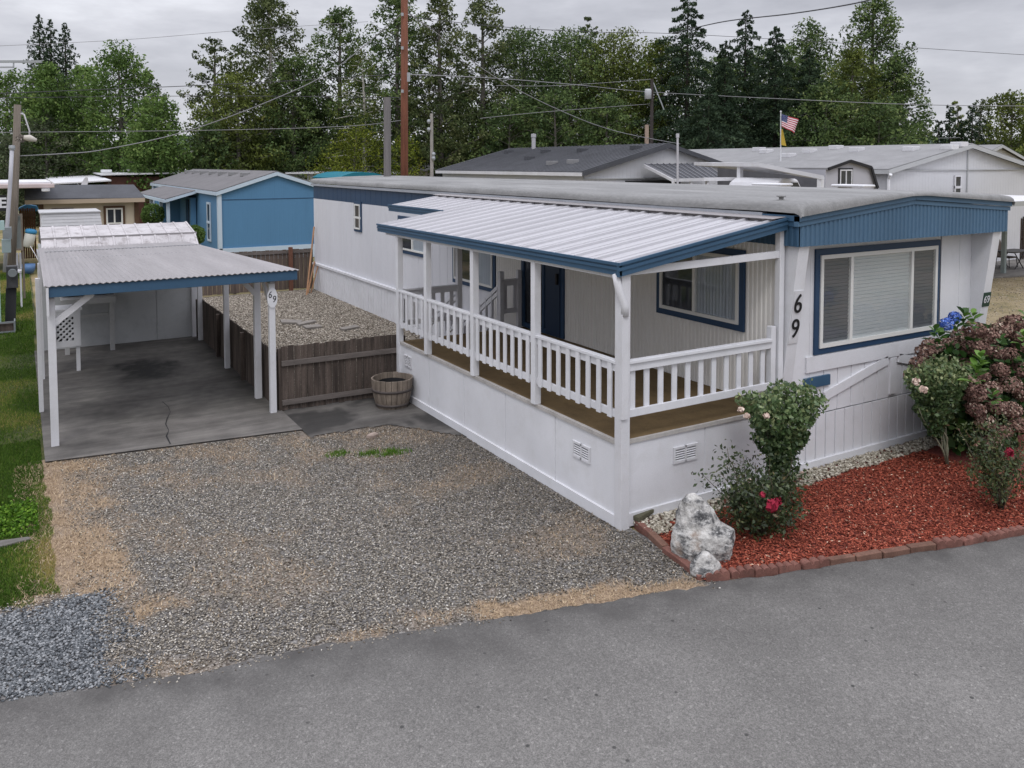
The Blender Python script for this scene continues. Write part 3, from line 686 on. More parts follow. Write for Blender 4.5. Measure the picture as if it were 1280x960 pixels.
# patio door : navy casing, one leaf dark glass, one leaf navy
d = MB(); frame_rect(d, (XL-.014, 6.42, 1.02), (0,-1,0), (0,0,1), 1.46, 2.04, .09, .04, (-1,0,0)); door = d.build('patio_door', NAVY, home)
pane(MB(), (XL-.02, 6.33, 1.06), (0,-1,0), (0,0,1), .72, 1.92).build('pane', GLASSD, door)
b = MB(); b.box(XL-.06, XL-.012, 5.60, 5.66, 1.04, 2.98); b.box(XL-.05, XL-.012, 6.0, 6.03, 1.04, 2.98); b.build('mullion', NAVY, door)
MB().box(XL-.075, XL-.012, 5.05, 5.52, 1.04, 2.98).build('door_leaf', pm('storm_door_navy', srgb(38,54,76), .1, 2, .4, .02), door, bevel=.004)
MB().box(XL-.12, XL-.07, 5.08, 5.13, 2.0, 2.2).build('handle', BLACK, door)
p = (XL-.08, 4.78, 2.72); lt = MB().box(p[0]-.06, p[0]+.06, p[1]-.06, p[1]+.06, p[2]-.14, p[2]+.12).build('porch_lamp', BLACK, home, bevel=.02)
# corner trim between porch wall and front
b = MB(); b.box(XL-.03, XL+.03, YF-.03, YF+.0, .98, 3.14); b.build('corner_trim', WHITE, home)

# house numbers (signs)
sg = thing('house_number_sign', (2.76, YF-.16, 2.3), 'tall white plaque with black numerals 69 on the slanted fin left of the picture window', 'sign')
def fin_y(z): return YF-.05+(YM+.03-(YF-.05))*(z-.95)/(3.14-.95)
z0, z1 = 1.86, 2.56; sl_ = (fin_y(z1)-fin_y(z0))/(z1-z0)
MB().prism([(2.675, fin_y(z0)-.012, z0), (2.85, fin_y(z0)-.012, z0), (2.85, fin_y(z1)-.012, z1), (2.675, fin_y(z1)-.012, z1)], (0,.011,0)).build('plaque', WHITE2, sg)
tilt = Matrix.Rotation(math.atan(sl_), 4, 'X')
for ch, z in (('6', 2.38), ('9', 2.05)):
    text_part(ch, .36, BLACK, sg, Matrix.Translation((2.762, fin_y(z)-.02, z)) @ Matrix.Rotation(-math.atan(sl_), 4, 'X') @ FRONT, 'numeral', .005, .0, .9)
sg = thing('house_number_sign', (7.13, YF-.1, 2.0), 'small dark green plate with white 69 on the right fin above the hydrangea', 'sign')
z0, z1 = 1.955, 2.18; MB().prism([(7.035, fin_y(z0)-.012, z0), (7.225, fin_y(z0)-.012, z0), (7.225, fin_y(z1)-.012, z1), (7.035, fin_y(z1)-.012, z1)], (0,.011,0)).build('plate', pm('sign_green', srgb(20,56,48), .05, 2, .4, 0), sg)
text_part('69', .165, WHITE, sg, Matrix.Translation((7.118, fin_y(2.065)-.019, 2.065)) @ Matrix.Rotation(-math.atan(sl_), 4, 'X') @ FRONT, 'numerals', .002, .0, .98)

# ------------------------------------------------------------------ COVERED PORCH
ZD = 1.005; YD = 6.4
porch = thing('covered_porch', (1.3, 3.2, 0), 'raised white porch with picket railing under a ribbed white metal awning', 'porch')
b = MB(); b.box(.03, 2.62, .03, YD, ZD-.04, ZD); b.build('deck_floor', DECK, porch)
b = MB(); b.box(-.02, .03, -.0, YD+.02, ZD-.035, ZD+.012); b.box(.03, 2.6, .0, .03, ZD-.035, ZD+.012); b.build('deck_edge', pm('edge_board', (.42,.40,.38), .2, 2, .8, .1, dirt=.4), porch)
b = MB(); ribbed(b, (.0, YD), (.0, .05), .13, ZD-.037, 1.22, -.012, (-1,0), .016); ribbed(b, (.06, .02), (2.62, .02), .13, ZD-.037, 1.22, -.012, (0,-1), .016)
b.box(-.03, .0, .05, YD, 0, .14); b.box(.06, 2.64, -.012, .02, 0, .15); b.box(.02, .06, YD-.02, YD, 0, .96); b.build('deck_skirting', WHITE, porch)
def vent(o, u, nn, w=.36, h=.2):
    o = Vector(o); u = Vector(u); nn = Vector(nn); f = MB(); frame_rect(f, o, u, (0,0,1), w, h, .025, .02, nn)
    f.prism([o+u*(w/2-.01), o+u*(w/2+.01), o+u*(w/2+.01)+Vector((0,0,h)), o+u*(w/2-.01)+Vector((0,0,h))], nn*.02)
    v = f.build('skirt_vent', WHITE2, porch); l = MB()
    for k in range(6):
        z = .035+k*(h-.06)/5; l.prism([o+u*.025+nn*.004+Vector((0,0,z)), o+u*(w-.025)+nn*.004+Vector((0,0,z)), o+u*(w-.025)+nn*.016+Vector((0,0,z-.008)), o+u*.025+nn*.016+Vector((0,0,z-.008))], (0,0,.004))
    l.build('louvre', WHITE2, v); pane(MB(), o+u*.02+nn*.002+Vector((0,0,.02)), u, (0,0,1), w-.04, h-.04).build('vent_backing', pm('vent_shadow', (.12,.12,.13), .1, 2, .8, 0), v)
p = GX(717, 556, 0); vent((-.001, p[1], .58), (0,-1,0), (-1,0,0)); vent((-.001, 6.15, .62), (0,-1,0), (-1,0,0), .3, .2)
p = GY(841, 580, .02); vent((p[0], .019, p[2]), (1,0,0), (0,-1,0), .38, .2)
# posts
ZC = lambda x: 3.0+(x+.1)*.152       # underside of the awning
PY = [.0, 1.80, 3.52, 5.18, YD-.03]
def post(x, y, z0, z1, w=.09, mat=WHITE): return MB().box(x-w/2, x+w/2, y-w/2, y+w/2, z0, z1).build('post', mat, porch, bevel=.004)
post(.03, .0, 0, ZC(0), .125, WHITE2)
for y in PY[1:]: post(.0, y, ZD+.012 if y < 6 else .0, ZC(0), .10)
post(2.585, .0, ZD, ZC(2.5)+.02, .085); post(2.47, .02, ZD, 2.10, .085); post(1.22, YD+.02, .0, ZC(1.2), .10, GREYP); post(1.37, 8.1, 0, 3.2, .1)
MB().beam((.05, .0, 2.97), (2.6, .0, 3.03), .05, .09).build('beam', WHITE, porch, bevel=.003)
MB().box(-.04, .04, .05, YD+.5, 2.9, 2.99).build('beam', WHITE, porch)
# railings
def railing(a, b_, n, z=ZD, mat=WHITE, bw=.075, flat=None):
    a = Vector(a); b_ = Vector(b_); d = (b_-a).normalized(); L = (b_-a).length; side = Vector((-d.y, d.x, 0))
    r = MB(); r.beam(a+Vector((0,0,.925)), b_+Vector((0,0,.925)), .09, .035); r.beam(a+Vector((0,0,.86)), b_+Vector((0,0,.86)), .035, .09); r.beam(a+Vector((0,0,.325)), b_+Vector((0,0,.325)), .035, .09)
    rl = r.build('railing', mat, porch, bevel=.003)
    for i in range(n):
        p = a+d*(L*(i+.5)/n)-side*.0
        q = MB(); q.beam(p+Vector((0,0,.27))+side*.03, p+Vector((0,0,.905))+side*.03, bw, .022, up=side); q.build('baluster', mat, rl, bevel=.002)
    return rl
for y0, y1, n in zip(PY[:-1], PY[1:], (8, 8, 7, 5)): railing((0, y0+.05, ZD), (0, y1-.05, ZD), n)
railing((.09, .0, ZD), (2.43, .0, ZD), 11)
railing((.06, YD+.02, ZD), (1.17, YD+.02, ZD), 6, mat=GREYP)
railing((2.12, YD, ZD+.02), (2.56, YD, ZD+.02), 2, mat=GREYP)
post(2.12, YD, ZD-.5, 2.13, .09, GREYP); post(2.52, YD, ZD, 2.13, .08, GREYP)
# stairs going down beyond the deck with a sloping rail
b = MB()
for k in range(6): b.box(1.28, 2.14, YD+.05+k*.27, YD+.33+k*.27, 0, ZD-.165*(k+1)+.0)
b.build('steps', DECK, porch)
for xx in (2.17, 1.27):
    r = MB(); a = Vector((xx, YD+.08, ZD+.86)); e_ = Vector((xx, YD+1.75, .86))
    for dz in (0, -.12, -.62): r.beam(a+Vector((0,0,dz)), e_+Vector((0,0,dz)), .04, .07)
    rl = r.build('stair_railing', WHITE, porch)
    for k in range(7):
        p = a.lerp(e_, (k+.5)/7); MB().beam(p-Vector((0,0,.62)), p, .05, .03).build('baluster', GREYP, rl)
    post(xx, YD+1.78, 0, .98, .09, WHITE)
# awning roof
AX0 = -.1
def az(x): return 3.07+(x-AX0)*.155
def awning(y0, y1, x0, x1, nm='awning_roof'):
    pitch = .405; pts = []; y = y0; k = 0
    while y < y1-.01:
        e = min(y+pitch, y1); pts += [(y, 0), (y+.04, .0), (y+.05, .030), (y+.066, .030), (y+.076, 0), (y+.24, 0), (y+.246, .012), (y+.262, .012), (y+.268, 0)]; y = e; k += 1
    pts.append((y1, 0))
    return MB().corr([(x0, a, az(x0)+h) for a, h in pts], (x1-x0, 0, az(x1)-az(x0)), .01).build(nm, METALW, porch)
ar = awning(-.08, 7.15, AX0+.01, 2.40); ar2 = awning(7.15, 9.9, 1.27, 2.40)
# flashing up to the eave
b = MB(); b.prism([(2.33, -.1, az(2.33)+.045), (2.33, 9.9, az(2.33)+.045), (2.64, 9.9, ZE-.045), (2.64, -.1, ZE-.045)], (0,0,.006)); b.box(2.40, 2.44, -.06, 9.9, az(2.38)-.04, az(2.38)+.03); b.build('flashing', METALC, porch)
# blue fascia / gutter
def fascia(p, q, h=.135, t_=.03):
    p = Vector(p); q = Vector(q); d = (q-p).normalized(); o = Vector((d.y, -d.x, 0)).normalized()*t_
    f = MB(); f.prism([p-Vector((0,0,h)), q-Vector((0,0,h)), q, p], -o); f.prism([p-Vector((0,0,h*.55)), q-Vector((0,0,h*.55)), q-Vector((0,0,h*.3)), p-Vector((0,0,h*.3))], o*.5); f.prism([p-Vector((0,0,.02)), q-Vector((0,0,.02)), q+Vector((0,0,.012)), p+Vector((0,0,.012))], o*.8)
    return f.build('fascia', BLUE, porch)
fascia((AX0, 7.15, az(AX0)+.012), (AX0, -.11, az(AX0)+.012)); fascia((AX0-.02, -.11, az(AX0)+.012), (2.6, -.11, az(2.6)+.012), .15)
fascia((1.25, 9.9, az(1.25)+.012), (1.25, 7.15, az(1.25)+.012))
MB().prism([(AX0,7.15,az(AX0)-.1),(1.25,7.15,az(1.25)-.1),(1.25,7.15,az(1.25)+.01),(AX0,7.15,az(AX0)+.01)], (0,.03,0)).build('fascia', METALW, porch)
# rafters under the awning
b = MB()
for y in (.05, 1.8, 3.5, 5.2, 6.9): b.beam((0, y, ZC(0)+.02), (2.35, y, ZC(2.35)+.02), .04, .07)
b.build('rafter', SHADEBEIGE, porch)
# downspout at the corner
MB().tube([(-.07, .0, 2.95), (-.08, -.04, 2.86), (-.055, -.05, 2.74), (.0, -.075, 2.60), (.0, -.075, 2.48)], .045, 10).build('downspout', WHITE2, porch, smooth=True)
MB().box(-.045, .045, -.09, -.05, 1.3, 2.5).build('downspout', WHITE2, porch)

# ------------------------------------------------------------------ CARPORT
cp = thing('carport', (-3.8, 10, 0), 'open carport with grey corrugated metal roof and blue front beam over a stained slab', 'carport')
zf, zb = 2.44, 2.36
b = MB()
n = 42; prof = []
YA, YZ = 6.28, 13.6
def edge(s, y):  # left..right as fraction at depth y
    f_ = (y-YA)/(YZ-YA); l = -5.56+.08*f_; r_ = -1.84-.56*f_; return l+(r_-l)*s
NN = n*4
V = []
for yy in (YA, YZ):
    zz = zf if yy == YA else zb
    for i in range(NN+1): V.append((edge(i/NN, yy), yy, zz+.010*math.sin(i*math.pi/2)))
V += [(x, y, z-.006) for x, y, z in V]; m1 = NN+1; Fq = []
for i in range(NN): Fq += [(i, i+1, m1+i+1, m1+i), (2*m1+i, 3*m1+i, 3*m1+i+1, 2*m1+i+1), (i, 2*m1+i, 2*m1+i+1, i+1)]
b.add(V, Fq); cr = b.build('roof', METALC, cp)
b = MB(); b.box(-5.5, -1.86, YA+.03, YA+.075, 2.27, 2.425); b.build('front_beam', BLUE, cp, bevel=.004)
b = MB(); b.box(-5.52, -5.43, YA+.08, YZ, 2.24, 2.34); b.beam((-2.26, YA+.1, 2.28), (-2.3, YZ, 2.26), .08, .12)
for y in (7.6, 9.2, 10.8, 12.4): b.box(-5.4, edge(1, y)+.0, y-.03, y+.03, 2.30, 2.39)
b.build('rafter', pm('carport_frame', (.3,.3,.31), .15, 2, .8, .1), cp)
def cpost(x, y, w=.1, z=2.3, mat=WHITE2, z0=.03): return MB().box(x-w/2, x+w/2, y-w/2, y+w/2, z0, z).build('post', mat, cp, bevel=.005)
cpost(-5.47, 6.5, .105); cpost(-2.25, 6.5, .1); cpost(-2.25, 7.5, .11); cpost(-2.25, 10.05, .1); cpost(-2.2, 13.2, .1)
cpost(-5.60, 8.55, .07); cpost(-5.52, 11.0, .07)
b = MB(); b.beam((-5.44, 6.48, 1.86), (-4.92, 6.48, 2.27), .045, .09); b.build('brace', WHITE2, cp)
b = MB(); b.beam((-2.26, 6.55, 1.86), (-2.26, 7.1, 2.26), .045, .08); b.build('brace', WHITE2, cp); b = MB(); b.beam((-2.28, 7.4, 1.9), (-2.6, 7.4, 2.26), .045, .08); b.build('brace', WHITE2, cp)
b = MB(); b.box(-5.53, -5.5, YA+.0, 6.5, 2.0, 2.42); b.build('end_cap', WHITE2, cp)
sg = thing('house_number_sign', (-2.25, 6.44, 2.0), 'oval white plaque reading 69 on the front right carport post', 'sign')
MB().prism([(-2.25+.085*math.cos(a), 6.445, 1.98+.17*math.sin(a)) for a in [2*math.pi*i/28 for i in range(28)]], (0,-.012,0)).build('plaque', WHITE, sg)
for ch, x, z in (('6', -2.283, 2.03), ('9', -2.218, 1.95)): text_part(ch, .16, BLACK, sg, Matrix.Translation((x, 6.43, z)) @ FRONT @ Matrix.Rotation(R(-8), 4, 'Z'), 'numeral', .002, .0, .8)

# shed closing the back of the carport
shed = thing('storage_shed', (-3.8, 14.8, 0), 'white storage shed with ribbed metal gambrel roof at the back of the carport', 'shed')
b = MB(); ribbed(b, (-4.03, 13.75), (-2.12, 13.75), 0, 2.28, .95, -.012, (0,-1), .02); ribbed(b, (-5.45, 13.82), (-4.07, 13.82), 0, 2.28, 1.38, -.012, (0,-1), .02); b.box(-5.44, -2.14, 13.9, 16.8, 0, 2.2); b.build('wall', pm('shed_wall', (.42,.43,.44), .1, 1.1, .8, .1, dirt=.25), shed)
b = MB(); b.box(-4.07, -4.03, 13.72, 13.8, 0, 2.28); b.box(-2.3, -2.12, 13.68, 13.74, 0, 2.28); b.build('corner_board', GREYP, shed)
pf = [(13.55, 2.22), (14.0, 2.52), (15.2, 2.72), (16.4, 2.52), (16.9, 2.22)]
V = []; b = MB(); nx = 32
shm = pm('white_ribbed_shed_roof', (.45,.43,.44), .2, 1.6, .6, .1, 60, .9, (.15,.13,.125), streak=(1,1,1))
xs = []
x = -5.42
while x < -2.2: xs += [(x, 0), (x+.245, 0), (x+.255, .02), (x+.29, .02), (x+.3, 0)]; x += .3
for (ya, za), (yb, zb_) in zip(pf[:-1], pf[1:]): b.corr([(a, ya, za+h) for a, h in xs], (0, yb-ya, zb_-za), .01)
b.build('roof', shm, shed)
b = MB(); b.box(-5.43, -2.1, 13.98, 14.03, 2.505, 2.55); b.build('roof_seam', METALC, shed)
b = MB(); b.add([(-2.13, y, z-.02) for y, z in pf]+[(-2.13, 16.8, 2.0), (-2.13, 13.6, 2.0)], [(0,1,2,3,4,5,6)]); b.build('gable', shm, shed)
# work bench and lattice bin under the carport
gw = pm('bench_paint', (.42,.42,.42), .12, 2, .7, .05, dirt=.3)
wb = thing('work_bench', (-4.6, 13.3, 0), 'plain wooden work bench with white legs against the back wall of the carport', 'bench')
b = MB(); b.box(-5.1, -4.02, 13.05, 13.7, 1.2, 1.25); b.box(-5.1, -4.02, 13.02, 13.05, 1.12, 1.25); b.build('bench_top', gw, wb)
MB().box(-5.08, -4.04, 13.4, 13.7, 1.3, 1.36).build('shelf', DARK, wb)
for x, y in ((-4.1, 13.12), (-5.0, 13.12)): MB().box(x-.045, x+.045, y-.045, y+.045, .035, 1.15).build('leg', gw, wb)
MB().box(-4.99, -4.15, 13.5, 13.54, .75, .82).build('stretcher', gw, wb)
lb = thing('lattice_bin', (-5.1, 11.6, 0), 'white wooden bin with diamond lattice front inside the left of the carport', 'bin')
x0, x1, yy = -5.38, -4.83, 11.35
b = MB(); frame_rect(b, (x0, yy, .55), (1,0,0), (0,0,1), x1-x0, .72, .12, .03, (0,-1,0)); b.box(x0-.02, x1+.04, yy-.04, yy+.6, 1.27, 1.31); b.box(x1-.02, x1+.01, yy, yy+.55, .55, 1.27); b.build('bin_body', WHITE, lb)
b = MB()
for k in range(-3, 5):
    c0 = x0+.12+k*.105
    for s in (1, -1):
        pts = []
        for z in (.67, 1.15):
            pts.append(((c0+(z-.67)*s+(.0 if s > 0 else .48)), z))
        (xa_, za_), (xb_, zb_) = pts
        lo, hi = x0+.1, x1-.1
        def clipx(xa_, za_, xb_, zb_):
            if xb_ == xa_: return None
            f0, f1 = 0., 1.; dx = xb_-xa_
            a_, c_ = sorted(((lo-xa_)/dx, (hi-xa_)/dx)); f0 = max(f0, a_); f1 = min(f1, c_)
            if f1 <= f0+.02: return None
            return xa_+dx*f0, za_+(zb_-za_)*f0, xa_+dx*f1, za_+(zb_-za_)*f1
        r = clipx(xa_, za_, xb_, zb_)
        if r: b.beam((r[0], yy-.008*s-.005, r[1]), (r[2], yy-.008*s-.005, r[3]), .006, .035)
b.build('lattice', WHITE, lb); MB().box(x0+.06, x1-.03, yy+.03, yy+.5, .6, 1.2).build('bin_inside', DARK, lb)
for x in (x0+.06, x1-.05):
    MB().box(x-.035, x+.035, yy+.01, yy+.07, .035, .56).build('leg', WHITE, lb)

# ------------------------------------------------------------------ FENCES
def plank_fence(name, a, b_, h, label, mat=WOODOLD, pw=.105, rails=(.16, .78), out=1, posts=True, z0=.02, railmat=WOODRAIL, group=None):
    a = Vector((*a, 0)); b_ = Vector((*b_, 0)); d = (b_-a).normalized(); L = (b_-a).length; s = Vector((d.y, -d.x, 0))*out
    f = thing(name, (a+b_)/2, label, 'fence', group); m = MB(); n = int(L/pw)
    for i in range(n):
        p = a+d*(i+.5)*L/n; j = rnd.uniform(-.012, .012); o = rnd.uniform(-.004, .004)
        c0 = p-d*(L/n/2-.004)-s*.012+s*o; c1 = p+d*(L/n/2-.004)-s*.012+s*o
        zz = rnd.uniform(0, .02); m.prism([c0+Vector((0,0,z0+zz)), c1+Vector((0,0,z0+zz)), c1+Vector((0,0,h+j)), c0+Vector((0,0,h+j))], -s*.018)
    m.build('board_panel', mat, f)
    for z in rails: MB().beam(a+s*.012+Vector((0,0,z)), b_+s*.012+Vector((0,0,z)), .035, .085).build('rail', railmat, f)
    if posts:
        k = max(1, round(L/2.3))
        for i in range(k+1):
            p = a.lerp(b_, i/k)-s*.07; MB().box(p.x-.045, p.x+.045, p.y-.045, p.y+.045, 0, h-.04).build('post', mat, f)
    return f
plank_fence('wooden_fence', (-2.10, 6.5), (.10, 6.45), 1.12, 'short dark weathered plank fence facing the drive between carport post and porch', rails=(.17, .84), out=1)
plank_fence('wooden_fence', (-2.12, 13.5), (-2.12, 6.62), 1.0, 'dark weathered plank fence running back along the right side of the carport slab', rails=(.2, .8), out=-1)
fm = pm('back_fence_wood', (.13,.10,.085), .4, 1.5, .9, .4, 50, .5, (.05,.04,.035), streak=(9,9,.7))
plank_fence('wooden_fence', (-2.4, 20.2), (2.64, 20.1), 1.36, 'grey brown back fence in front of the blue house skirting', fm, .14, (1.28,), 1)
MB().box(1.83, 1.95, 19.93, 20.03, 0, 1.45).build('fence_post', pm('reddish_post', (.16,.075,.05), .3, 2, .9, .3, streak=(8,8,.6)), None, (1.9,20,0))
tag(bpy.data.objects['fence_post'], 'reddish brown wooden post standing at the back fence near the leaning poles', 'post')
brown = pm('tool_handle', (.36,.20,.11), .25, 3, .7, .05)
def lean(name, p, q, r, label, grp='poles leaning at the far corner of the mobile home'):
    return tag(MB().tube([p, q], r, 8).build(name, brown, None, p), label, 'pole', grp)
lean('wooden_pole', (2.02, 18.7, 0), (2.58, 19.6, 2.12), .028, 'longest of the orange brown wooden poles leaning at the far house corner')
lean('wooden_pole', (2.15, 19.0, 0), (2.55, 19.5, .98), .03, 'short brown stick leaning beside the long pole at the far house corner')
lean('wooden_pole', (2.28, 19.1, 0), (2.6, 19.3, .86), .022, 'shortest thin stick leaning closest to the white skirting')

# half barrel planter
br = thing('half_barrel', (-.37, 5.86, 0), 'old oak half barrel planter with rusty hoops standing on the apron by the fence', 'barrel')
n = 22; b = MB(); prof = [(.265, .02), (.315, .18), (.345, .34), (.36, .52)]
for k in range(n):
    a0 = 2*math.pi*k/n+.012; a1 = 2*math.pi*(k+1)/n-.012; dz = rnd.uniform(-.006, .006)
    V = [(-.37+r*f_*math.cos(a), 5.86+r*f_*math.sin(a), z+(dz if z > .5 else 0)) for r, z in prof for f_ in (1, .93) for a in (a0, a1)]
    m_ = len(prof); Fq = []
    for i in range(m_-1):
        q = i*4; Fq += [(q, q+1, q+5, q+4), (q+3, q+2, q+6, q+7), (q, q+4, q+6, q+2), (q+1, q+3, q+7, q+5)]
    Fq += [(0, 2, 3, 1), (4*m_-4, 4*m_-3, 4*m_-1, 4*m_-2)]; b.add(V, Fq)
b.build('staves', pm('barrel_oak', (.22,.18,.145), .45, 2.2, .9, .3, 50, .4, (.1,.09,.08), streak=(7,7,.6)), br)
hm = pm('rusty_hoop', (.10,.085,.08), .3, 4, .7, .1, metal=.2)
for z, r in ((.06, .285), (.31, .345)): MB().lathe([(r-.004, z), (r+.006, z), (r+.013, z+.045), (r, z+.045)], (-.37, 5.86, 0), 30).build('hoop', hm, br, smooth=True)
MB().lathe([(.33, .36), (.2, .39), (0, .40)], (-.37, 5.86, 0), 20).build('soil', pm('potting_soil', (.035,.028,.022), .4, 9, 1, .8), br)
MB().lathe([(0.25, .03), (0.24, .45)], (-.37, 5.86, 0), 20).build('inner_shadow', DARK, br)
# ------------------------------------------------------------------ EDGING
EDG = pm('red_edging_block', srgb(140,98,88,.72), .35, 5, .95, .4, 70, .5, srgb(88,72,64,.7))
EDG2 = pm('tan_edging_block', srgb(140,106,92,.65), .3, 5, .95, .4, 70, .5)
def block_mesh(L=.29, w=.085, h=.115, scal=3):
    pts = [(-L/2, 0)]
    for k in range(scal):
        for j in range(7):
            a = math.pi*j/6; pts.append((-L/2+L/scal*(k+.5)-math.cos(a)*L/scal*.46, h*.72+math.sin(a)*h*.28))
    if scal == 0: pts += [(-L/2, h*.85), (L/2, h*.85)]
    pts.append((L/2, 0)); b = MB(); b.prism([(x, -w/2, z) for x, z in pts], (0, w, 0)); me = bpy.data.meshes.new('edging_block'); me.from_pydata(b.v, [], b.f); me.update(); return me
BM = {k: block_mesh(scal=k) for k in (0, 3)}; BM['t'] = block_mesh(scal=0, w=.14, h=.09)
def lay(pxs, kinds, group, labels, zz=-.055):
    pts = [Vector((*GZ(x, y)[:2], 0)) for x, y in pxs]; seg = []; out = []
    for a, b_ in zip(pts[:-1], pts[1:]):
        L = (b_-a).length; n = max(1, round(L/.30))
        for i in range(n): seg.append((a.lerp(b_, i/n), a.lerp(b_, (i+1)/n)))
    for i, (a, b_) in enumerate(seg):
        kd, mt = kinds(i, len(seg)); me = BM[kd]
        o = bpy.data.objects.new('edging_block', me.copy()); COL.objects.link(o); o.data.materials.append(mt)
        c = (a+b_)/2; d = b_-a; o.location = (c.x+rnd.uniform(-.008, .008), c.y+rnd.uniform(-.008, .008), zz+rnd.uniform(-.012, .012)+.03)
        o.rotation_euler = (R(rnd.uniform(-5, 5)), R(rnd.uniform(-3, 3)), math.atan2(d.y, d.x)+R(rnd.uniform(-3, 3))); o.scale = (d.length/.30, 1, 1)
        tag(o, labels(i, len(seg), kd), 'edging block', group); md = o.modifiers.new('bevel', 'BEVEL'); md.width = .008; md.segments = 2
        out.append(o)
    return out
def fk(i, n): return (0, EDG2) if 5 <= i <= 8 else (3, EDG)
lay([(881,727),(1000,711),(1100,696),(1200,681),(1280,667),(1420,644)], fk, 'red edging blocks along the road side of the bed',
    lambda i, n, kd: 'scalloped red edging block along the road side of the mulch bed' if kd == 3 else 'flat topped tan edging block in the middle of the roadside border')
lay([(797,656),(832,690),(879,727)], lambda i, n: (0, EDG2 if i == 1 else EDG), 'edging blocks between gravel drive and mulch bed',
    lambda i, n, kd: ('pale tan edging block near the porch corner post' if i == 1 else 'plain red edging block between the gravel drive and the mulch bed'))
mossy = pm('mossy_stone', (.11,.105,.07), .35, 6, .95, .5, 60, .5)
for (x0, y0, x1, y1), lab, zz in (((789,652,813,640), 'dark mossy broken paver against the porch corner, the rear one', .03), ((794,658,817,646), 'dark mossy broken paver against the porch corner, the front one', .04)):
    p = GZ(x0, y0); q = GZ(x1, y1); tag(MB().beam((p[0], p[1], .05+zz), (q[0], q[1], .07+zz), .1, .06).build('broken_paver', mossy, None, p, bevel=.012), lab, 'paver')
# ------------------------------------------------------------------ ROCKS
def rock(name, c, prof, label, seed, mat, amp=.09, sub=5, yaw=0, freq=2.6):
    """prof: list of (z, rx, ry, ox, oy) rings; surface roughened with real displacement"""
    bm = bmesh.new(); bmesh.ops.create_icosphere(bm, subdivisions=sub, radius=1.0); H = prof[-1][0]
    for v in bm.verts:
        u = (v.co.z+1)/2; ang = math.atan2(v.co.y, v.co.x); zz = u*H
        for (a, b_) in zip(prof[:-1], prof[1:]):
            if a[0] <= zz <= b_[0]+1e-6:
                f_ = (zz-a[0])/(b_[0]-a[0]+1e-9); rx, ry, ox, oy = [a[k]+(b_[k]-a[k])*f_ for k in (1, 2, 3, 4)]; break
        cap = min(1, (1-abs(v.co.z))*14)**.5 if abs(v.co.z) > .93 else 1
        p = Vector((math.cos(ang)*rx*cap+ox, math.sin(ang)*ry*cap+oy, zz)); q = p*freq*2.2+Vector((seed, seed*2, 0))
        n_ = noise.noise(q)*.6+noise.noise(q*2.3)*.35+abs(noise.noise(q*5))*.25
        cell = noise.voronoi(q*.9)[0][0]
        dr_ = Vector((math.cos(ang), math.sin(ang), .25)); p += dr_*amp*(n_+ (cell-.35)*1.1); v.co = p
    me = bpy.data.meshes.new(name); bm.to_mesh(me); bm.free(); me.transform(Matrix.Translation(c) @ Matrix.Rotation(yaw, 4, 'Z'))
    return tag(finish(name, me, mat, None, c, smooth=False), label, 'rock')
m, t, b = nt('marbled_rock'); v = pos(t)
f1 = noi(t, v, 7, 9, .68); f2 = noi(t, pos(t, (1, 1, 2.6)), 13, 7, .7)
c = ramp(t, f1, [(.35, (.03,.03,.032)), (.44, (.13,.13,.13)), (.51, (.35,.34,.325)), (.66, (.58,.565,.535))])
c = mixc(t, ramp(t, f2, [(.5, g1(0)), (.66, g1(.8))]), c, (.62,.61,.59))
c = mixc(t, ramp(t, noi(t, v, 3.4, 4), [(.62, g1(0)), (.72, g1(.6))]), c, (.2,.12,.07))
t.links.new(c, b.inputs['Base Color']); b.inputs['Roughness'].default_value = .8; bump(t, b, noi(t, v, 22, 9, .7), .9, .03)
RK = m
p = GZ(888, 703); ROCKP = Vector((p[0]+.02, p[1]+.14, .0))
rock('garden_rock', ROCKP, [(0, .30, .22, 0, 0), (.14, .33, .24, 0, 0), (.29, .32, .22, -.0, .02), (.33, .24, .18, -.04, .04), (.42, .20, .15, -.05, .05), (.52, .16, .13, -.07, .05), (.62, .08, .07, -.09, .05), (.67, .02, .02, -.09, .05)], 'tall pointed grey and white marbled rock standing at the corner of the mulch bed', 3.1, RK, .045, yaw=-.5)
p = GZ(884, 719); rock('garden_rock', Vector((p[0], p[1]+.02, .02)), [(0, .17, .11, 0, 0), (.07, .16, .11, 0, 0), (.15, .10, .08, 0, 0), (.21, .02, .02, 0, 0)], 'small white rock at the foot of the tall marbled rock', 9.7, RK, .035, 4)
p = GZ(466, 547); rock('stone', Vector((p[0], p[1], .0)), [(0, .10, .05, 0, 0), (.05, .09, .05, 0, 0), (.075, .04, .03, 0, 0)], 'lone pinkish stone lying on the gravel near the apron edge', 5.2, pm('pink_stone', (.36,.29,.25), .25, 9, .9, .4), .02, 3, yaw=.2)
# flat stepping stones in the side yard
fl = pm('flagstone', (.23,.21,.19), .25, 4, .95, .4, dirt=.4)
for i, (pl, lab) in enumerate((([(350,402),(378,403),(376,406),(352,406)], 'long thin flagstone in the side yard gravel, nearest the carport'), ([(370,406.5),(392,402.5),(396,404),(374,409)], 'small flagstone in the side yard gravel, the furthest back of the group'),
        ([(378,410),(398,408),(403,411),(383,413)], 'flagstone between the two other flat stones of the side yard'), ([(424,413),(444,409),(450,411),(430,415)], 'flagstone alone towards the porch in the side yard gravel'))):
    P_ = [GZ(x, y) for x, y in pl]; P_ = [(q[0]+.0, q[1], .01) for q in P_]
    tag(MB().prism(P_[::-1], (0,0,.06)).build('flagstone', fl, None, P_[0], bevel=.01), lab, 'stepping stone')

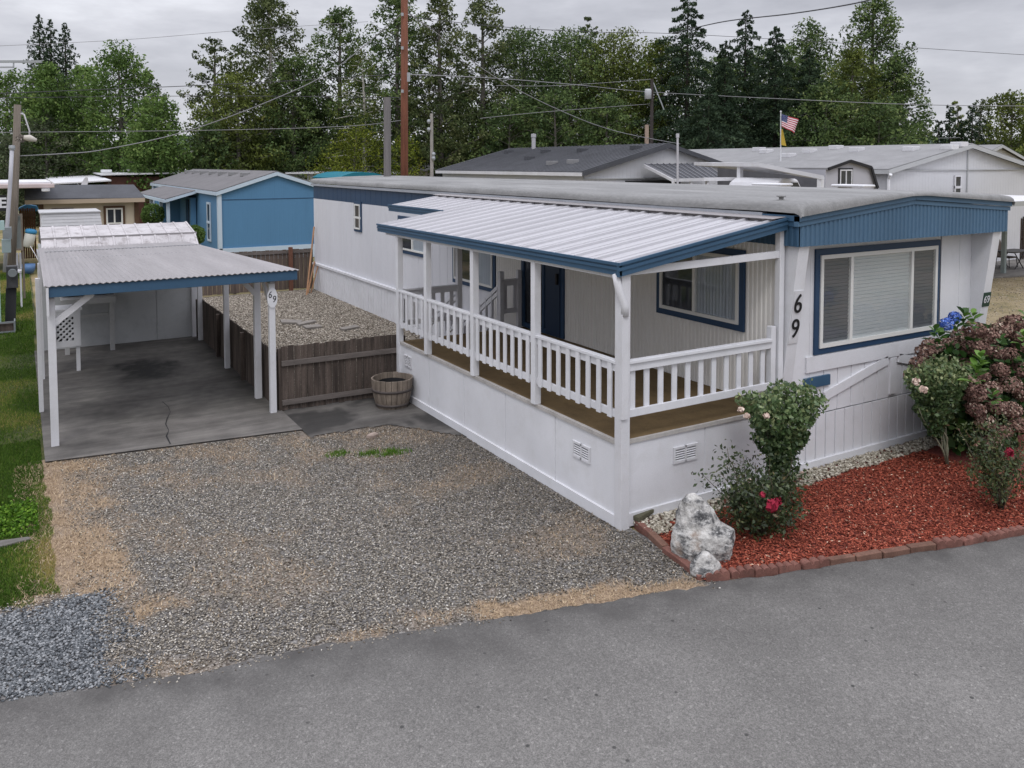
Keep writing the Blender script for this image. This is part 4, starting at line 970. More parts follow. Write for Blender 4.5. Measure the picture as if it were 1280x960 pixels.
# ------------------------------------------------------------------ GARDEN PLANTS
def skel(name, base, tips, r0, mat, parent, wob=.04, sub=5, n=6):
    b = MB()
    for tp in tips:
        pts = []; tp = Vector(tp); bs = Vector(base)+Vector((rnd.uniform(-.02,.02), rnd.uniform(-.02,.02), 0))
        for k in range(sub+1):
            f_ = k/sub; p = bs.lerp(tp, f_); p += Vector((rnd.uniform(-1,1), rnd.uniform(-1,1), 0))*wob*math.sin(f_*math.pi); p.z = bs.z+(tp.z-bs.z)*(f_**.85); pts.append(p)
        b.tube(pts, [r0*(1-.7*k/sub) for k in range(sub+1)], n)
    return b.build(name, mat, parent, smooth=True)
STEM = pm('grey_rose_stem', (.26,.27,.19), .2, 6, .8, .2); STEMD = pm('dark_cane', (.08,.065,.045), .3, 6, .9, .2)
RL = tone_mat('rose_leaf', [(0., (.016,.036,.014)), (.4, (.05,.095,.032)), (.7, (.12,.18,.07)), (.9, (.22,.27,.12)), (1., (.36,.40,.20))], .42, .1, 25, spec=.5, transl=.2)
RLD = tone_mat('dark_rose_leaf', [(0., (.016,.026,.012)), (.45, (.042,.066,.024)), (.8, (.095,.12,.042)), (1., (.18,.14,.07))], .45, .1, 25, spec=.5, transl=.2)
def shell_pts(n, c, rad, fn, inner=.35):
    """points filling a squashed volume, denser toward its ragged surface"""
    d = rand_dirs(n); r = inner+(1-inner)*rng.random(n)**.45
    P = d*r[:, None]; o = []
    for q, dd in zip(P, d):
        k = fn(dd); o.append((q[0]*rad[0]*k, q[1]*rad[1]*k, q[2]*rad[2]*k))
    return np.array(o)+np.array(c)
def lump(seed, s=2.2, a=.28): return lambda d: 1+a*noise.noise(Vector((d[0]*s+seed, d[1]*s, d[2]*s-seed)))+.5*a*noise.noise(Vector((d[0]*s*2.4+seed, d[1]*s*2.4, d[2]*s*2.4)))
def bloom(name, c, r, mat, parent, n=40):
    P = rand_dirs(n)*r*(.5+.5*rng.random(n))[:, None]; V, Fq = cards(P+np.array(c), r*1.1, .8, nbias=P/r*1.2); return npmesh(name, V, Fq, rng.random(n), mat, parent)
PINK = tone_mat('pale_rose_petal', [(0., (.55,.40,.34)), (1., (.75,.64,.55))], .6, .05); RED = tone_mat('red_rose_petal', [(0., (.14,.008,.02)), (1., (.33,.02,.05))], .6, .05)
# topiary rose by the porch
bp = Vector((1.98, -.62, .03)); t1 = thing('rose_bush', bp, 'pale pink rose bush trimmed to a heart shape in front of the porch railing', 'rose bush')
tc_ = GY(976, 541, -.62)
def heart(P, c, w, h):
    P = P.copy(); u = (P[:, 2]-c[2])/h; k = np.clip(.62+.5*u, .25, 1.05)
    P[:, 0] = c[0]+(P[:, 0]-c[0])*k; P[:, 1] = c[1]+(P[:, 1]-c[1])*k; P[:, 2] += np.where(u > 0, .10*np.abs((P[:, 0]-c[0])/w), 0); return P
P = heart(shell_pts(7500, tc_, (.64, .48, .56), lump(2.)), tc_, .5, .45)
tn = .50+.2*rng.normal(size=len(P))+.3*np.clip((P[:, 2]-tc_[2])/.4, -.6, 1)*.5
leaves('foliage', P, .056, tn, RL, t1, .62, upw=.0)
skel('stem', bp, [(tc_[0]+dx, tc_[1]+dy, tc_[2]+.1) for dx, dy in ((-.25,0),(.2,.1),(0,-.1),(-.05,.15),(.3,-.05))], .018, STEMD, t1)
P = shell_pts(1500, (bp.x-.02, bp.y, .55), (.2, .18, .34), lump(8), .2); leaves('lower_foliage', P, .05, .4+.2*rng.normal(size=len(P)), RL, t1, .6)
for x, y in ((926,512),(958,519),(934,520)): bloom('bloom', GY(x, y, -.93), .035, PINK, t1)
# darker sprawling red rose below it
bp = Vector((1.22, -1.02, .03)); t2 = thing('rose_bush', bp, 'sprawling dark leaved rose bush with a deep red bloom right of the marbled rock', 'rose bush')
tips = []
for k in range(26):
    a = rnd.uniform(0, 6.28); r = rnd.uniform(.15, .72); tips.append((bp.x-.02+math.cos(a)*r*1.15, bp.y+.12+math.sin(a)*r*.6, rnd.uniform(.5, 1.08)-r*.25))
skel('cane', bp, tips, .009, STEMD, t2, .07)
A = []
for tp in tips:
    for k in range(95):
        f_ = rnd.uniform(.35, 1.05); q = Vector(bp).lerp(Vector(tp), f_); A.append((q.x+rnd.gauss(0, .075), q.y+rnd.gauss(0, .07), q.z+rnd.gauss(0, .06)))
A = np.array(A); A = A[A[:, 2] > .05]
extra = shell_pts(1600, (bp.x+.1, bp.y+.05, .33), (.46, .34, .32), lump(7, 3, .4)); A = np.vstack([A, extra]); A = A[A[:, 2] > .05]
leaves('foliage', A, .052, .42+.22*rng.normal(size=len(A)), RLD, t2, .5)
for x, y, r in ((965,632,.06),(972,627,.045),(953,618,.03)): bloom('bloom', GY(x, y, -1.42), r, RED, t2)
for x, y in ((1003,592),(936,600)): bloom('spent_bloom', GY(x, y, -.9), .025, PINK, t2)
# standard rose bush near the wall
bp = Vector((*GZ(1184, 584)[:2], .03)); t3 = thing('rose_bush', bp, 'upright light green rose bush on bare pale stems in front of the hydrangea', 'rose bush')
tc_ = GY(1170, 505, bp.y)
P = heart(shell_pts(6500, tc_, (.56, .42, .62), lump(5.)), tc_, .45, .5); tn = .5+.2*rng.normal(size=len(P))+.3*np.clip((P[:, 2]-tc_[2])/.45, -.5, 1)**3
k_ = P[:, 2] > tc_[2]-.42; P = P[k_]; tn = tn[k_]
P2_ = shell_pts(260, GY(1182, 468, bp.y), (.13, .12, .14), lump(1)); 
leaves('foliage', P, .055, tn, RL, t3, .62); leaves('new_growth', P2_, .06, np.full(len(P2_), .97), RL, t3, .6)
skel('stem', bp, [(tc_[0]+dx, tc_[1]+dy, tc_[2]+.0) for dx, dy in ((-.38,0),(-.16,.1),(-.02,-.1),(.1,.1),(.2,-.03),(.24,.08))], .014, STEM, t3, .05)
for x, y in ((1145,477),(1155,487)): bloom('bloom', GY(x, y, bp.y-.3), .045, PINK, t3)
# right hand red rose
bp = Vector((*GZ(1252, 640)[:2], .03)); t4 = thing('rose_bush', bp, 'loose reddish green rose bush with one red bloom at the right edge', 'rose bush')
tips = []
for k in range(30):
    a = rnd.uniform(0, 6.28); r = rnd.uniform(.1, .72); tips.append((bp.x-.02+math.cos(a)*r*.9, bp.y+math.sin(a)*r*.6, rnd.uniform(.6, 1.2)-r*.25))
skel('cane', bp, tips, .009, STEMD, t4, .06)
A = []
for tp in tips:
    for k in range(95):
        f_ = rnd.uniform(.4, 1.03); q = Vector(bp).lerp(Vector(tp), f_); A.append((q.x+rnd.gauss(0, .06), q.y+rnd.gauss(0, .06), q.z+rnd.gauss(0, .05)))
A = np.array(A); RLR = tone_mat('reddish_rose_leaf', [(0., (.02,.03,.012)), (.5, (.055,.085,.028)), (.8, (.13,.13,.05)), (1., (.19,.10,.07))], .5, .1, 25, spec=.45, transl=.2)
leaves('foliage', A, .05, .48+.24*rng.normal(size=len(A)), RLR, t4, .42); bloom('bloom', GY(1262, 565, bp.y-.3), .05, RED, t4)
# hydrangea
hb = Vector((6.15, -.75, .03)); hy = thing('hydrangea', hb, 'big hydrangea covered in faded brown purple flower heads with two blue ones on top', 'hydrangea bush')
HL = tone_mat('hydrangea_leaf', [(0., (.012,.03,.010)), (.5, (.04,.10,.02)), (.85, (.10,.20,.03)), (1., (.16,.30,.05))], .5, .08, 20, spec=.4, transl=.25)
HF = tone_mat('faded_floret', [(0., (.065,.032,.028)), (.4, (.165,.092,.076)), (.75, (.27,.17,.135)), (.95, (.38,.28,.22)), (1., (.46,.38,.31))], .8, .12, 60)
HBL = tone_mat('blue_floret', [(0., (.03,.07,.30)), (.6, (.08,.16,.52)), (1., (.22,.32,.68))], .7, .1, 60)
HDK = pm('hydrangea_core', (.012,.016,.008), .2, 4, 1, .5)
P = shell_pts(3000, (6.3, -.55, .85), (1.3, .6, .95), lump(4, 2, .2), .4); P = P[P[:, 2] > .06]
leaves('foliage', P, .15, .35+.18*rng.normal(size=len(P)), HL, hy, .62, hexa=True)
skel('stem', hb, [(6.15+rnd.uniform(-1,1), -.85+rnd.uniform(-.5,.5), rnd.uniform(.9,1.5)) for _ in range(16)], .012, STEMD, hy)
heads = [(1165,432,1.02),(1150,455,.95),(1176,436,.9),(1200,420,.9),(1218,412,1.1),(1236,420,1.05),(1252,412,1.0),(1263,405,1.15),(1272,418,1.),(1210,435,1.),(1226,436,1.),(1243,440,.95),(1192,447,1.),(1206,455,.8),
    (1262,444,1.),(1277,436,1.),(1250,462,.9),(1276,462,1.),(1240,486,.9),(1196,465,1.),(1212,478,1.),(1222,492,1.),(1206,498,.95),(1262,480,1.1),(1280,492,1.),(1246,508,1.),(1220,512,.9),(1232,528,.95),(1264,512,1.),(1142,470,.9),(1157,440,1.),(1186,430,.8),
    (1212,398,.0),(1290,470,1.),(1300,440,1.),(1272,530,1.),(1252,540,.9),(1240,552,.8),(1228,470,.7),(1186,480,.85),(1270,402,.9),(1290,410,1.)]
for i, (x, y, s) in enumerate(heads):
    if s <= 0: continue
    dy = -.85-.35*smooth01(400, 520, y)+.5*smooth01(1225, 1195, x)+rnd.uniform(-.06, .06)
    c_ = Vector(GY(x, y, dy)); r = .142*s; n = 460
    d = rand_dirs(n); P = d*np.array([r, r, r*.74])*(.85+.2*rng.random(n))[:, None]
    V, Fq = cards(P+np.array(c_), .034, .9, nbias=d*1.3); npmesh('flower_head', V, Fq, np.clip(.5+.27*rng.normal(size=n)+rnd.uniform(-.18,.14), 0, 1), HF, hy)
for x, y, r in ((1183,405,.085),(1193,397,.08)):
    c_ = np.array(GY(x, y, -.95)); n = 260; d = rand_dirs(n); P = d*r*(.85+.2*rng.random(n))[:, None]; V, Fq = cards(P+c_, .032, .9, nbias=d*1.3); npmesh('blue_flower_head', V, Fq, rng.random(n), HBL, hy)
def rosette(x, y, Y, n, s, tone):
    c_ = np.array(GY(x, y, Y)); P = []; V = []; Fq = []; k = 0
    for i in range(n):
        a = i*2.4; el = .25+.9*i/n; L = s*(.6+.5*rnd.random()); d = Vector((math.cos(a)*math.cos(el), math.sin(a)*math.cos(el), math.sin(el)*.8)); sd = Vector((-math.sin(a), math.cos(a), 0)); o = Vector(c_)+Vector((0,0,s*1.1*i/n-.5*s))
        V += [tuple(o), tuple(o+d*L*.35+sd*L*.27+Vector((0,0,.01))), tuple(o+d*L*.75+sd*L*.2), tuple(o+d*L-Vector((0,0,L*.15))), tuple(o+d*L*.75-sd*L*.2), tuple(o+d*L*.35-sd*L*.27+Vector((0,0,.01)))]
        Fq.append([k, k+1, k+2, k+3, k+4, k+5]); k += 6
    npmesh('leaf_cluster', np.array(V), np.array(Fq), np.clip(tone+.15*rng.normal(size=n), 0, 1), HL, hy)
for a in ((1226,455,-1.45,14,.20,.85),(1220,470,-1.45,12,.22,.8),(1205,400,-1.0,11,.20,.6),(1216,402,-1.05,9,.20,.7),(1174,426,-.95,10,.20,.55),(1168,420,-.95,8,.18,.5),(1195,412,-1.,9,.18,.6),(1278,425,-1.3,9,.17,.7),(1240,498,-1.5,8,.17,.6),(1250,430,-1.3,6,.16,.5),(1282,400,-1.1,8,.16,.7)): rosette(*a)

# ------------------------------------------------------------------ NEIGHBOURING BUILDINGS
SHG = pm('shingle_grey', (.235,.235,.24), .14, 1.2, .95, .4, 22, .35, (.16,.16,.165)); SHD = pm('shingle_dark', (.075,.078,.088), .2, 1.2, .9, .4, 22, .3, (.04,.04,.045)); SHT = pm('shingle_taupe', (.15,.145,.15), .16, 1.2, .95, .4, 22, .3)
SIDG = pm('grey_white_siding', (.53,.535,.56), .05, .6, .7, .05); TRIMG = pm('grey_trim', (.40,.41,.42), .08, 1, .6, .03)
def gable_home(name, label, x0, x1, y0, y1, ze, zr, wallm, roofm, trimm, ov=.25, cat='mobile home', zb0=0, xr=None, rib=.4, rakem=None, gd=-.008):
    xr = xr or (x0+x1)/2; h = thing(name, ((x0+x1)/2, (y0+y1)/2, 0), label, cat); b = MB()
    sl_l = (zr-ze)/(xr-(x0-ov)); 
    def tz(x): return zr-.1-abs(x-xr)*sl_l
    ribbed(b, (x0, y0), (x1, y0), zb0, ze, rib, gd, (0,-1), .04, topf=lambda x, y: tz(x)); ribbed(b, (x0, y1), (x0, y0), zb0, ze-.05, rib, gd, (-1,0), .04); b.box(x1-.05, x1, y0, y1, zb0, tz(x1)); b.box(x0, x1, y1-.05, y1, zb0, ze-.05)
    b.build('wall', wallm, h); b = MB()
    b.prism([(x0-ov, y0-ov, ze), (xr, y0-ov, zr), (xr, y1+ov, zr), (x0-ov, y1+ov, ze)], (0,0,.04)); b.prism([(xr, y0-ov, zr), (x1+ov, y0-ov, zr-(x1+ov-xr)*sl_l), (x1+ov, y1+ov, zr-(x1+ov-xr)*sl_l), (xr, y1+ov, zr)], (0,0,.04)); r = b.build('roof', roofm, h)
    b = MB(); zq = zr-(x1+ov-xr)*sl_l
    b.prism([(x0-ov, y0-ov, ze-.16), (xr, y0-ov, zr-.16), (xr, y0-ov, zr-.002), (x0-ov, y0-ov, ze-.002)], (0,-.03,0)); b.prism([(xr, y0-ov, zr-.16), (x1+ov, y0-ov, zq-.16), (x1+ov, y0-ov, zq-.002), (xr, y0-ov, zr-.002)], (0,-.03,0)); b.build('rake_board', rakem or trimm, h); b = MB()
    b.prism([(x0-ov, y0-ov, ze-.15), (x0-ov, y1+ov, ze-.15), (x0-ov, y1+ov, ze-.002), (x0-ov, y0-ov, ze-.002)], (-.03,0,0)); b.build('fascia', trimm, h)
    def on(x, y): return zr+.04-abs(x-xr)*sl_l
    return h, r, on
def box_vent(r, on, x, y, mat, s=.22, h=.12):
    h = h+.05
    z = on(x, y); MB().prism([(x-s, y-s, z-.05), (x+s, y-s, z-.05), (x+s, y+s, z-.05), (x-s, y+s, z-.05)], (0,0,h+.05)).build('roof_vent', mat, r, bevel=.02)
# blue house
BLH = pm('blue_house_siding', srgb(82,126,162,.95), .06, .8, .7, .05, 60, .08, streak=(1,1,.2)); LBT = pm('pale_blue_trim', srgb(186,202,216,.9), .05, 1, .6, .03)
bh, br_, on = gable_home('blue_house', 'sky blue manufactured house with taupe gable roof and pale trim behind the back fence', 1.55, 6.5, 29.6, 49.5, 3.02, 3.86, BLH, SHT, LBT, .12, rib=.2, gd=-.002)
b = MB(); b.box(1.53, 6.5, 29.52, 29.6, 0, .58); b.build('skirting', LBT, bh)
b = MB(); b.box(1.50, 1.66, 29.52, 29.6, .5, 2.9); b.box(1.50, 1.54, 29.6, 29.75, .3, 2.9); b.build('corner_trim', LBT, bh); MB().box(1.48, 1.54, 48.9, 49.5, 0, 2.95).build('corner_trim', LBT, bh); MB().box(1.7, 6.4, 29.585, 29.6, 2.66, 2.685).build('seam_line', NAVY, bh)
wn, o2, w2, h2 = window(bh, (1.54, 32.0, .75), (0,-1,0), (-1,0,0), .75, 1.75, None, 0, (), name='window', frame=LBT, fw=.09); porch_glass(wn, o2, (0,-1,0), (-1,0,0), .09, w2-.09, .09, h2-.09, GLASSD); MB().box(1.47, 1.53, 31.3, 31.95, 1.55, 1.65).build('meeting_rail', LBT, wn)
for y in (32.5, 35, 37.5, 40, 42.5, 45, 47.5): box_vent(br_, on, 3.35, y, SHG, .2, .09)
# porch bay of the blue house
b = MB(); b.box(.3, 1.5, 37.6, 37.7, 0, 2.6); b.box(1.25, 1.5, 34.6, 37.6, .3, 2.6); b.build('bay_wall', BLH, bh)
b = MB(); b.prism([(.05, 34.1, 2.55), (1.9, 34.1, 3.06), (1.9, 44, 3.06), (.05, 44, 2.55)], (0,0,.05)); b.build('porch_roof', SHT, br_)
b = MB(); b.prism([(.05, 34.1, 2.42), (1.7, 34.1, 2.9), (1.7, 34.1, 3.02), (.05, 34.1, 2.55)], (0,-.03,0)); b.box(.0, .05, 34.1, 44, 2.42, 2.56); b.build('porch_fascia', LBT, bh)
for (x, y) in ((.22, 34.4), (.22, 36.6), (.22, 40)): MB().box(x-.07, x+.07, y-.07, y+.07, 0, 2.5).build('porch_post', LBT, bh)
MB().box(1.2, 1.28, 34.9, 35.6, 1.0, 2.5).build('dark_window', GLASSD, bh)
b = MB()
for k in range(9): b.box(.34+k*.12, .38+k*.12, 33.7, 33.74, .3, 1.12)
b.box(.3, 1.5, 33.69, 33.75, 1.12, 1.2); b.build('porch_railing', WHITE, bh)
# brown house with flat white awning behind
bw = pm('brown_wall', (.10,.045,.035), .2, 2, .8, .1)
bo = thing('brown_house', (-.5, 55, 0), 'dark red brown house with flat white roof and awning behind the tan shed', 'house')
b = MB(); b.box(-.6, 6, 52, 66, 0, 3.4); b.box(-.6, -.55, 52, 66, 3.4, 3.6); b.build('wall', bw, bo)
p0 = GY(168, 217, 52); b = MB(); b.prism([(-1.2, 51.6, 3.50), (6.2, 51.6, 3.62), (6.2, 67, 3.72), (-1.2, 67, 3.62)], (0,0,.09)); b.build('flat_roof', WHITE2, bo)
b = MB(); b.prism([(-4.0, 47.5, 3.05), (-1.0, 47.5, 3.20), (-1.0, 60, 3.40), (-4.2, 60, 3.25)], (0,0,.08)); b.build('awning', WHITE2, bo)
for x, y in ((-3.8, 47.7), (-2.7, 47.7), (-1.1, 47.7), (-3.9, 55)): MB().box(x-.07, x+.07, y-.07, y+.07, 0, 3.1).build('awning_post', pm('dark_brown', (.05,.035,.03), .2, 2, .8, 0), bo)
MB().box(-.62, -.58, 53, 54, 1, 3).build('door', GREYP, bo)
for x, y in ((-.8, 53), (.9, 57), (2.6, 60)): MB().box(x-.3, x+.3, y-.4, y+.4, 3.68, 3.86).build('roof_vent', WHITE, bo, bevel=.03)
# tan shed
TAN = pm('tan_siding', (.47,.41,.33), .06, 1, .8, .1, streak=(1,1,.3)); BRT = pm('brown_window_trim', (.09,.05,.03), .15, 2, .7, .05); TANT = pm('tan_trim', (.38,.31,.24), .08, 1, .7, .05)
ts = thing('tan_shed', (-3.2, 32, 0), 'tan shed with dark shingle roof and brown framed windows left of the blue house', 'shed')
b = MB(); b.box(-5.05, -1.45, 31.1, 34, 0, 2.72); b.build('wall', TAN, ts); b = MB()
b.prism([(-5.6, 30.7, 2.80), (-1.2, 30.7, 2.74), (-1.45, 32.4, 3.26), (-5.55, 32.4, 3.30)], (0,0,.06)); b.prism([(-5.55, 32.4, 3.30), (-1.45, 32.4, 3.26), (-1.2, 34.3, 2.75), (-5.6, 34.3, 2.75)], (0,0,.06)); b.build('roof', SHD, ts)
b = MB(); b.box(-5.6, -1.22, 30.66, 30.7, 2.62, 2.79); b.build('fascia', TANT, ts); MB().box(-1.6, -1.42, 31.05, 31.1, 0, 2.62).build('corner_board', BRT, ts); MB().box(-5.12, -4.95, 31.05, 31.1, 0, 2.62).build('corner_board', BRT, ts)
def tw_(pxa, pya, pxb, pyb):
    a = GY(pxa, pyb, 31.08); c_ = GY(pxb, pya, 31.08); wd, ht = c_[0]-a[0], c_[2]-a[2]
    wn, o2, w2, h2 = window(ts, (a[0], 31.08, a[2]), (1,0,0), (0,-1,0), wd, ht, BRT, .09, (.5,), fw=.06); porch_glass(wn, o2, (1,0,0), (0,-1,0), .06, w2-.06, .06, h2-.06, GLASSD)
tw_(130, 257, 156, 283); tw_(65, 260, 92, 281)
# small white lap sided shed
lp = thing('lap_sided_shed', (-3.7, 19.2, 0), 'low white clapboard shed between the ribbed roof and the tan shed', 'shed')
a = GY(52, 283, 19); c_ = GY(124.5, 265, 19); b = MB()
zt = c_[2]; n = 8; lo = a[2]-.35
for k in range(n):
    z = lo+(zt-lo)*k/n; z2 = lo+(zt-lo)*(k+1)/n; b.prism([(a[0], 19-.032, z), (c_[0]+.1*(1-k/n), 19-.032, z), (c_[0]+.1*(1-(k+1)/n), 19-.02, z2), (a[0], 19-.02, z2)], (0,.05,0))
b.build('clapboard', WHITE2, lp); b = MB(); b.box(a[0], c_[0], 19.03, 20.6, 0, zt-.02); b.build('body', WHITE2, lp); b = MB(); b.box(a[0]-.05, c_[0]+.03, 18.93, 20.7, zt, zt+.03); b.build('top', pm('lap_top', (.42,.42,.43), .1, 2, .7, .05), lp)
# pale pink gutter roof, far left
pkm = pm('pinkish_white_metal', (.5,.42,.42), .08, 2, .6, .05)
pr1 = thing('neighbour_awning', (-8, 30, 0), 'long pinkish white awning edge reaching in from the left above the tan shed roof', 'awning')
a = GY(68, 231.5, 29); b = MB(); b.prism([(-12, 28.9, a[2]-.12), (a[0], 28.9, a[2]-.10), (a[0], 28.9, a[2]+.06), (-12, 28.9, a[2]+.10)], (0,.5,0)); b.build('gutter', pkm, pr1, bevel=.03)
MB().box(-12, a[0]-.1, 29.4, 36, a[2]+.02, a[2]+.12).build('awning_roof', WHITE2, pr1)
MB().lathe([(0, .0), (.14, .0), (.14, -.1), (0, -.12)], (a[0]-.3, 28.85, a[2]-.12), 12).build('lamp', WHITE2, pr1)
MB().box(-11.8, -11.6, 29.5, 29.7, 0, a[2]).build('post', WHITE2, pr1)

# dark roof home
dh, dr_, on = gable_home('dark_roof_home', 'pale grey mobile home with dark charcoal metal roof in the middle distance', 13.95, 22.6, 20.2, 33.3, 3.84, 5.03, SIDG, SHD, WHITE2, .25, xr=18.3, rakem=SHD, rib=.2, gd=-.004)
b = MB(); b.box(13.9, 22.6, 20.14, 20.2, 3.55, 3.6); b.build('trim_line', TRIMG, dh)
b = MB()
for y in (22, 24.5, 27.5, 30.5): b.box(13.90, 13.95, y, y+.9, 3.28, 3.46)
b.build('dark_window', GLASSD, dh)
for k in range(60):
    pass
rr = MB()
y = 20.0
while y < 33.4: rr.beam((13.72, y, 3.895), (18.28, y, 5.085), .04, .02); y += .3
rr.build('roof_rib', SHD, dr_)
for x, y in ((690,205.5),(716,203.5),(682,190.5),(728,189),(795,186),(662,199),(636,191)):
    p = None
    # find the spot on the near roof slope seen at this pixel
    best = None
    for k in range(200):
        yy = 20.2+13*k/200; q = GY(x, y, yy)
        if 13.8 < q[0] < 18.3:
            e_ = abs(q[2]-on(q[0], yy))
            if best is None or e_ < best[0]: best = (e_, q[0], yy)
    if best: box_vent(dr_, on, best[1], best[2], SHG if x in (690, 716) else SHD, .2, .1)
p = GY(667, 188, 30.5); MB().tube([(p[0], p[1], p[2]-.3), (p[0], p[1], p[2]+.75)], .11, 10).build('flue_pipe', METALW, dr_); MB().lathe([(.14,.0),(.14,.18),(0,.2)], (p[0], p[1], p[2]+.7), 12).build('flue_cap', METALW, dr_)
# patio with standing seam roof in front of the dark roof home
pt = thing('patio_cover', (20, 17, 0), 'dark standing seam patio roof below the pale grey gable', 'patio cover')
A_, B_, C_, D_ = GY(806, 205, 19.9), GY(880, 204.2, 19.9), GY(906, 222.5, 17), GY(843, 224, 17)
b = MB(); b.add([A_, B_, C_, D_]+[tuple(np.array(q)-np.array([0,0,.05])) for q in (A_, B_, C_, D_)], [(0,3,2,1),(4,5,6,7),(0,4,7,3),(3,7,6,2),(1,2,6,5)]); pr_ = b.build('roof', SHD, pt)
b = MB()
for k in range(11):
    f_ = k/10; p = Vector(A_).lerp(Vector(B_), f_); q = Vector(D_).lerp(Vector(C_), f_); b.beam(p+Vector((0,0,.02)), q+Vector((0,0,.02)), .035, .03)
b.build('seam', pm('seam_highlight', (.14,.14,.155), .1, 2, .4, 0), pr_)
MB().beam(Vector(D_)-Vector((0,.02,.04)), Vector(C_)-Vector((0,.02,.04)), .06, .12).build('gutter', WHITE2, pt)
MB().beam(Vector(A_)-Vector((0.03,0,.06)), Vector(D_)-Vector((.03,0,.06)), .06, .12).build('side_beam', WHITE2, pt)
for f_ in (0, .33, .66, 1): q = Vector(D_).lerp(Vector(C_), f_); MB().box(q.x-.05, q.x+.05, q.y, q.y+.1, 0, q.z-.08).build('post', WHITE2, pt)
MB().box(D_[0]-.3, C_[0], 19.6, 19.65, 0, D_[2]-.1).build('screen_wall', DARK, pt)
# grey roof home on the right
gh, gr_, on2 = gable_home('grey_roof_home', 'big pale grey mobile home with light grey shingle gable roof on the right', 22.1, 32.3, 12.2, 33.8, 3.94, 4.95, SIDG, SHG, TRIMG, .22, xr=27.2, rib=.2, gd=-.004)
b = MB(); b.box(22.1, 32.3, 12.14, 12.2, 3.90, 3.93); b.box(27.2, 27.25, 12.14, 12.2, 0, 4.8); b.box(22.05, 22.2, 12.12, 12.2, 0, 3.9); b.build('trim_line', TRIMG, gh)
p = GY(1192, 246, 12.18); q = GY(1201, 219, 12.18); wn, o2, w2, h2 = window(gh, (p[0], 12.18, p[2]), (1,0,0), (0,-1,0), q[0]-p[0], q[2]-p[2], None, 0, (), frame=WHITE2, fw=.06); porch_glass(wn, o2, (1,0,0), (0,-1,0), .06, w2-.06, .06, h2-.06, GLASSD); MB().box(p[0], q[0], 12.12, 12.17, (p[2]+q[2])/2-.1, (p[2]+q[2])/2).build('meeting_rail', WHITE2, wn)
MB().tube([(21.9, 11.9, 3.78), (22.0, 12.05, 3.6), (22.0, 12.05, 0)], .06, 8).build('downspout', WHITE, gh)
def on_px(x, y, on_, x0, x1, y0, y1):
    best = None
    for k in range(300):
        yy = y0+(y1-y0)*k/300; q = GY(x, y, yy)
        if x0 < q[0] < x1:
            e_ = abs(q[2]-on_(q[0], yy))
            if best is None or e_ < best[0]: best = (e_, q[0], yy)
    return best
for x, y in ((958,190.5),(949,188),(986,195.5),(1012,190),(1045,185.5),(1071,188.5),(1139,187.5),(1187,186),(1199,183)):
    r = on_px(x, y, on2, 22, 27.2, 12.2, 33.8)
    if r and r[0] < .3: box_vent(gr_, on2, r[1], r[2], WHITE2, .24, .10)
# far right house
h2_, r2_, o2_ = gable_home('distant_house', 'grey roofed house peeking out behind the big grey home at the right edge', 42, 52, 22, 34, 3.7, 5.3, SIDG, SHG, TRIMG, .3, cat='house')
# gambrel garden shed
gs = thing('barn_shed', (19, 12, 0), 'small grey barn style shed with black trimmed window in front of the grey home', 'shed')
Y0 = 11.3
G = [GY(x, y, Y0) for x, y in ((1032,212),(1060,202),(1086,210),(1094,236))]; xl, xr_ = G[0][0], G[3][0]
wallp = [(xl, Y0, 0), (xr_, Y0, 0), (xr_, Y0, G[3][2]), (G[2][0], Y0, G[2][2]), (G[1][0], Y0, G[1][2]), (G[0][0], Y0, G[0][2])]
b = MB(); b.prism(wallp, (0,2.8,0)); b.build('wall', pm('barn_grey', (.43,.43,.47), .06, 1, .7, .05), gs)
b = MB()
for p, q in ((G[0], G[1]), (G[1], G[2]), (G[2], G[3])): b.prism([tuple(p+np.array([0,-.08,.0])), tuple(q+np.array([.02,-.08,.0])), tuple(q+np.array([.02,-.08,.06])), tuple(p+np.array([0,-.08,.06]))], (0,2.9,0))
b.build('roof', SHG, gs)
b = MB()
for p, q in ((G[0], G[1]), (G[1], G[2]), (G[2], G[3])): b.beam(tuple(p+np.array([0,-.11,.02])), tuple(q+np.array([0,-.11,.02])), .04, .1)
b.build('rake_trim', BLACK, gs)
p = GY(1048, 234, Y0-.02); q = GY(1066, 210, Y0-.02); wn, o2, w2, h2 = window(gs, (p[0], Y0-.002, p[2]), (1,0,0), (0,-1,0), q[0]-p[0], q[2]-p[2], BLACK, .05, (.5,), frame=WHITE, fw=.045); porch_glass(wn, o2, (1,0,0), (0,-1,0), .04, w2-.04, .04, h2-.04, GLASSD)
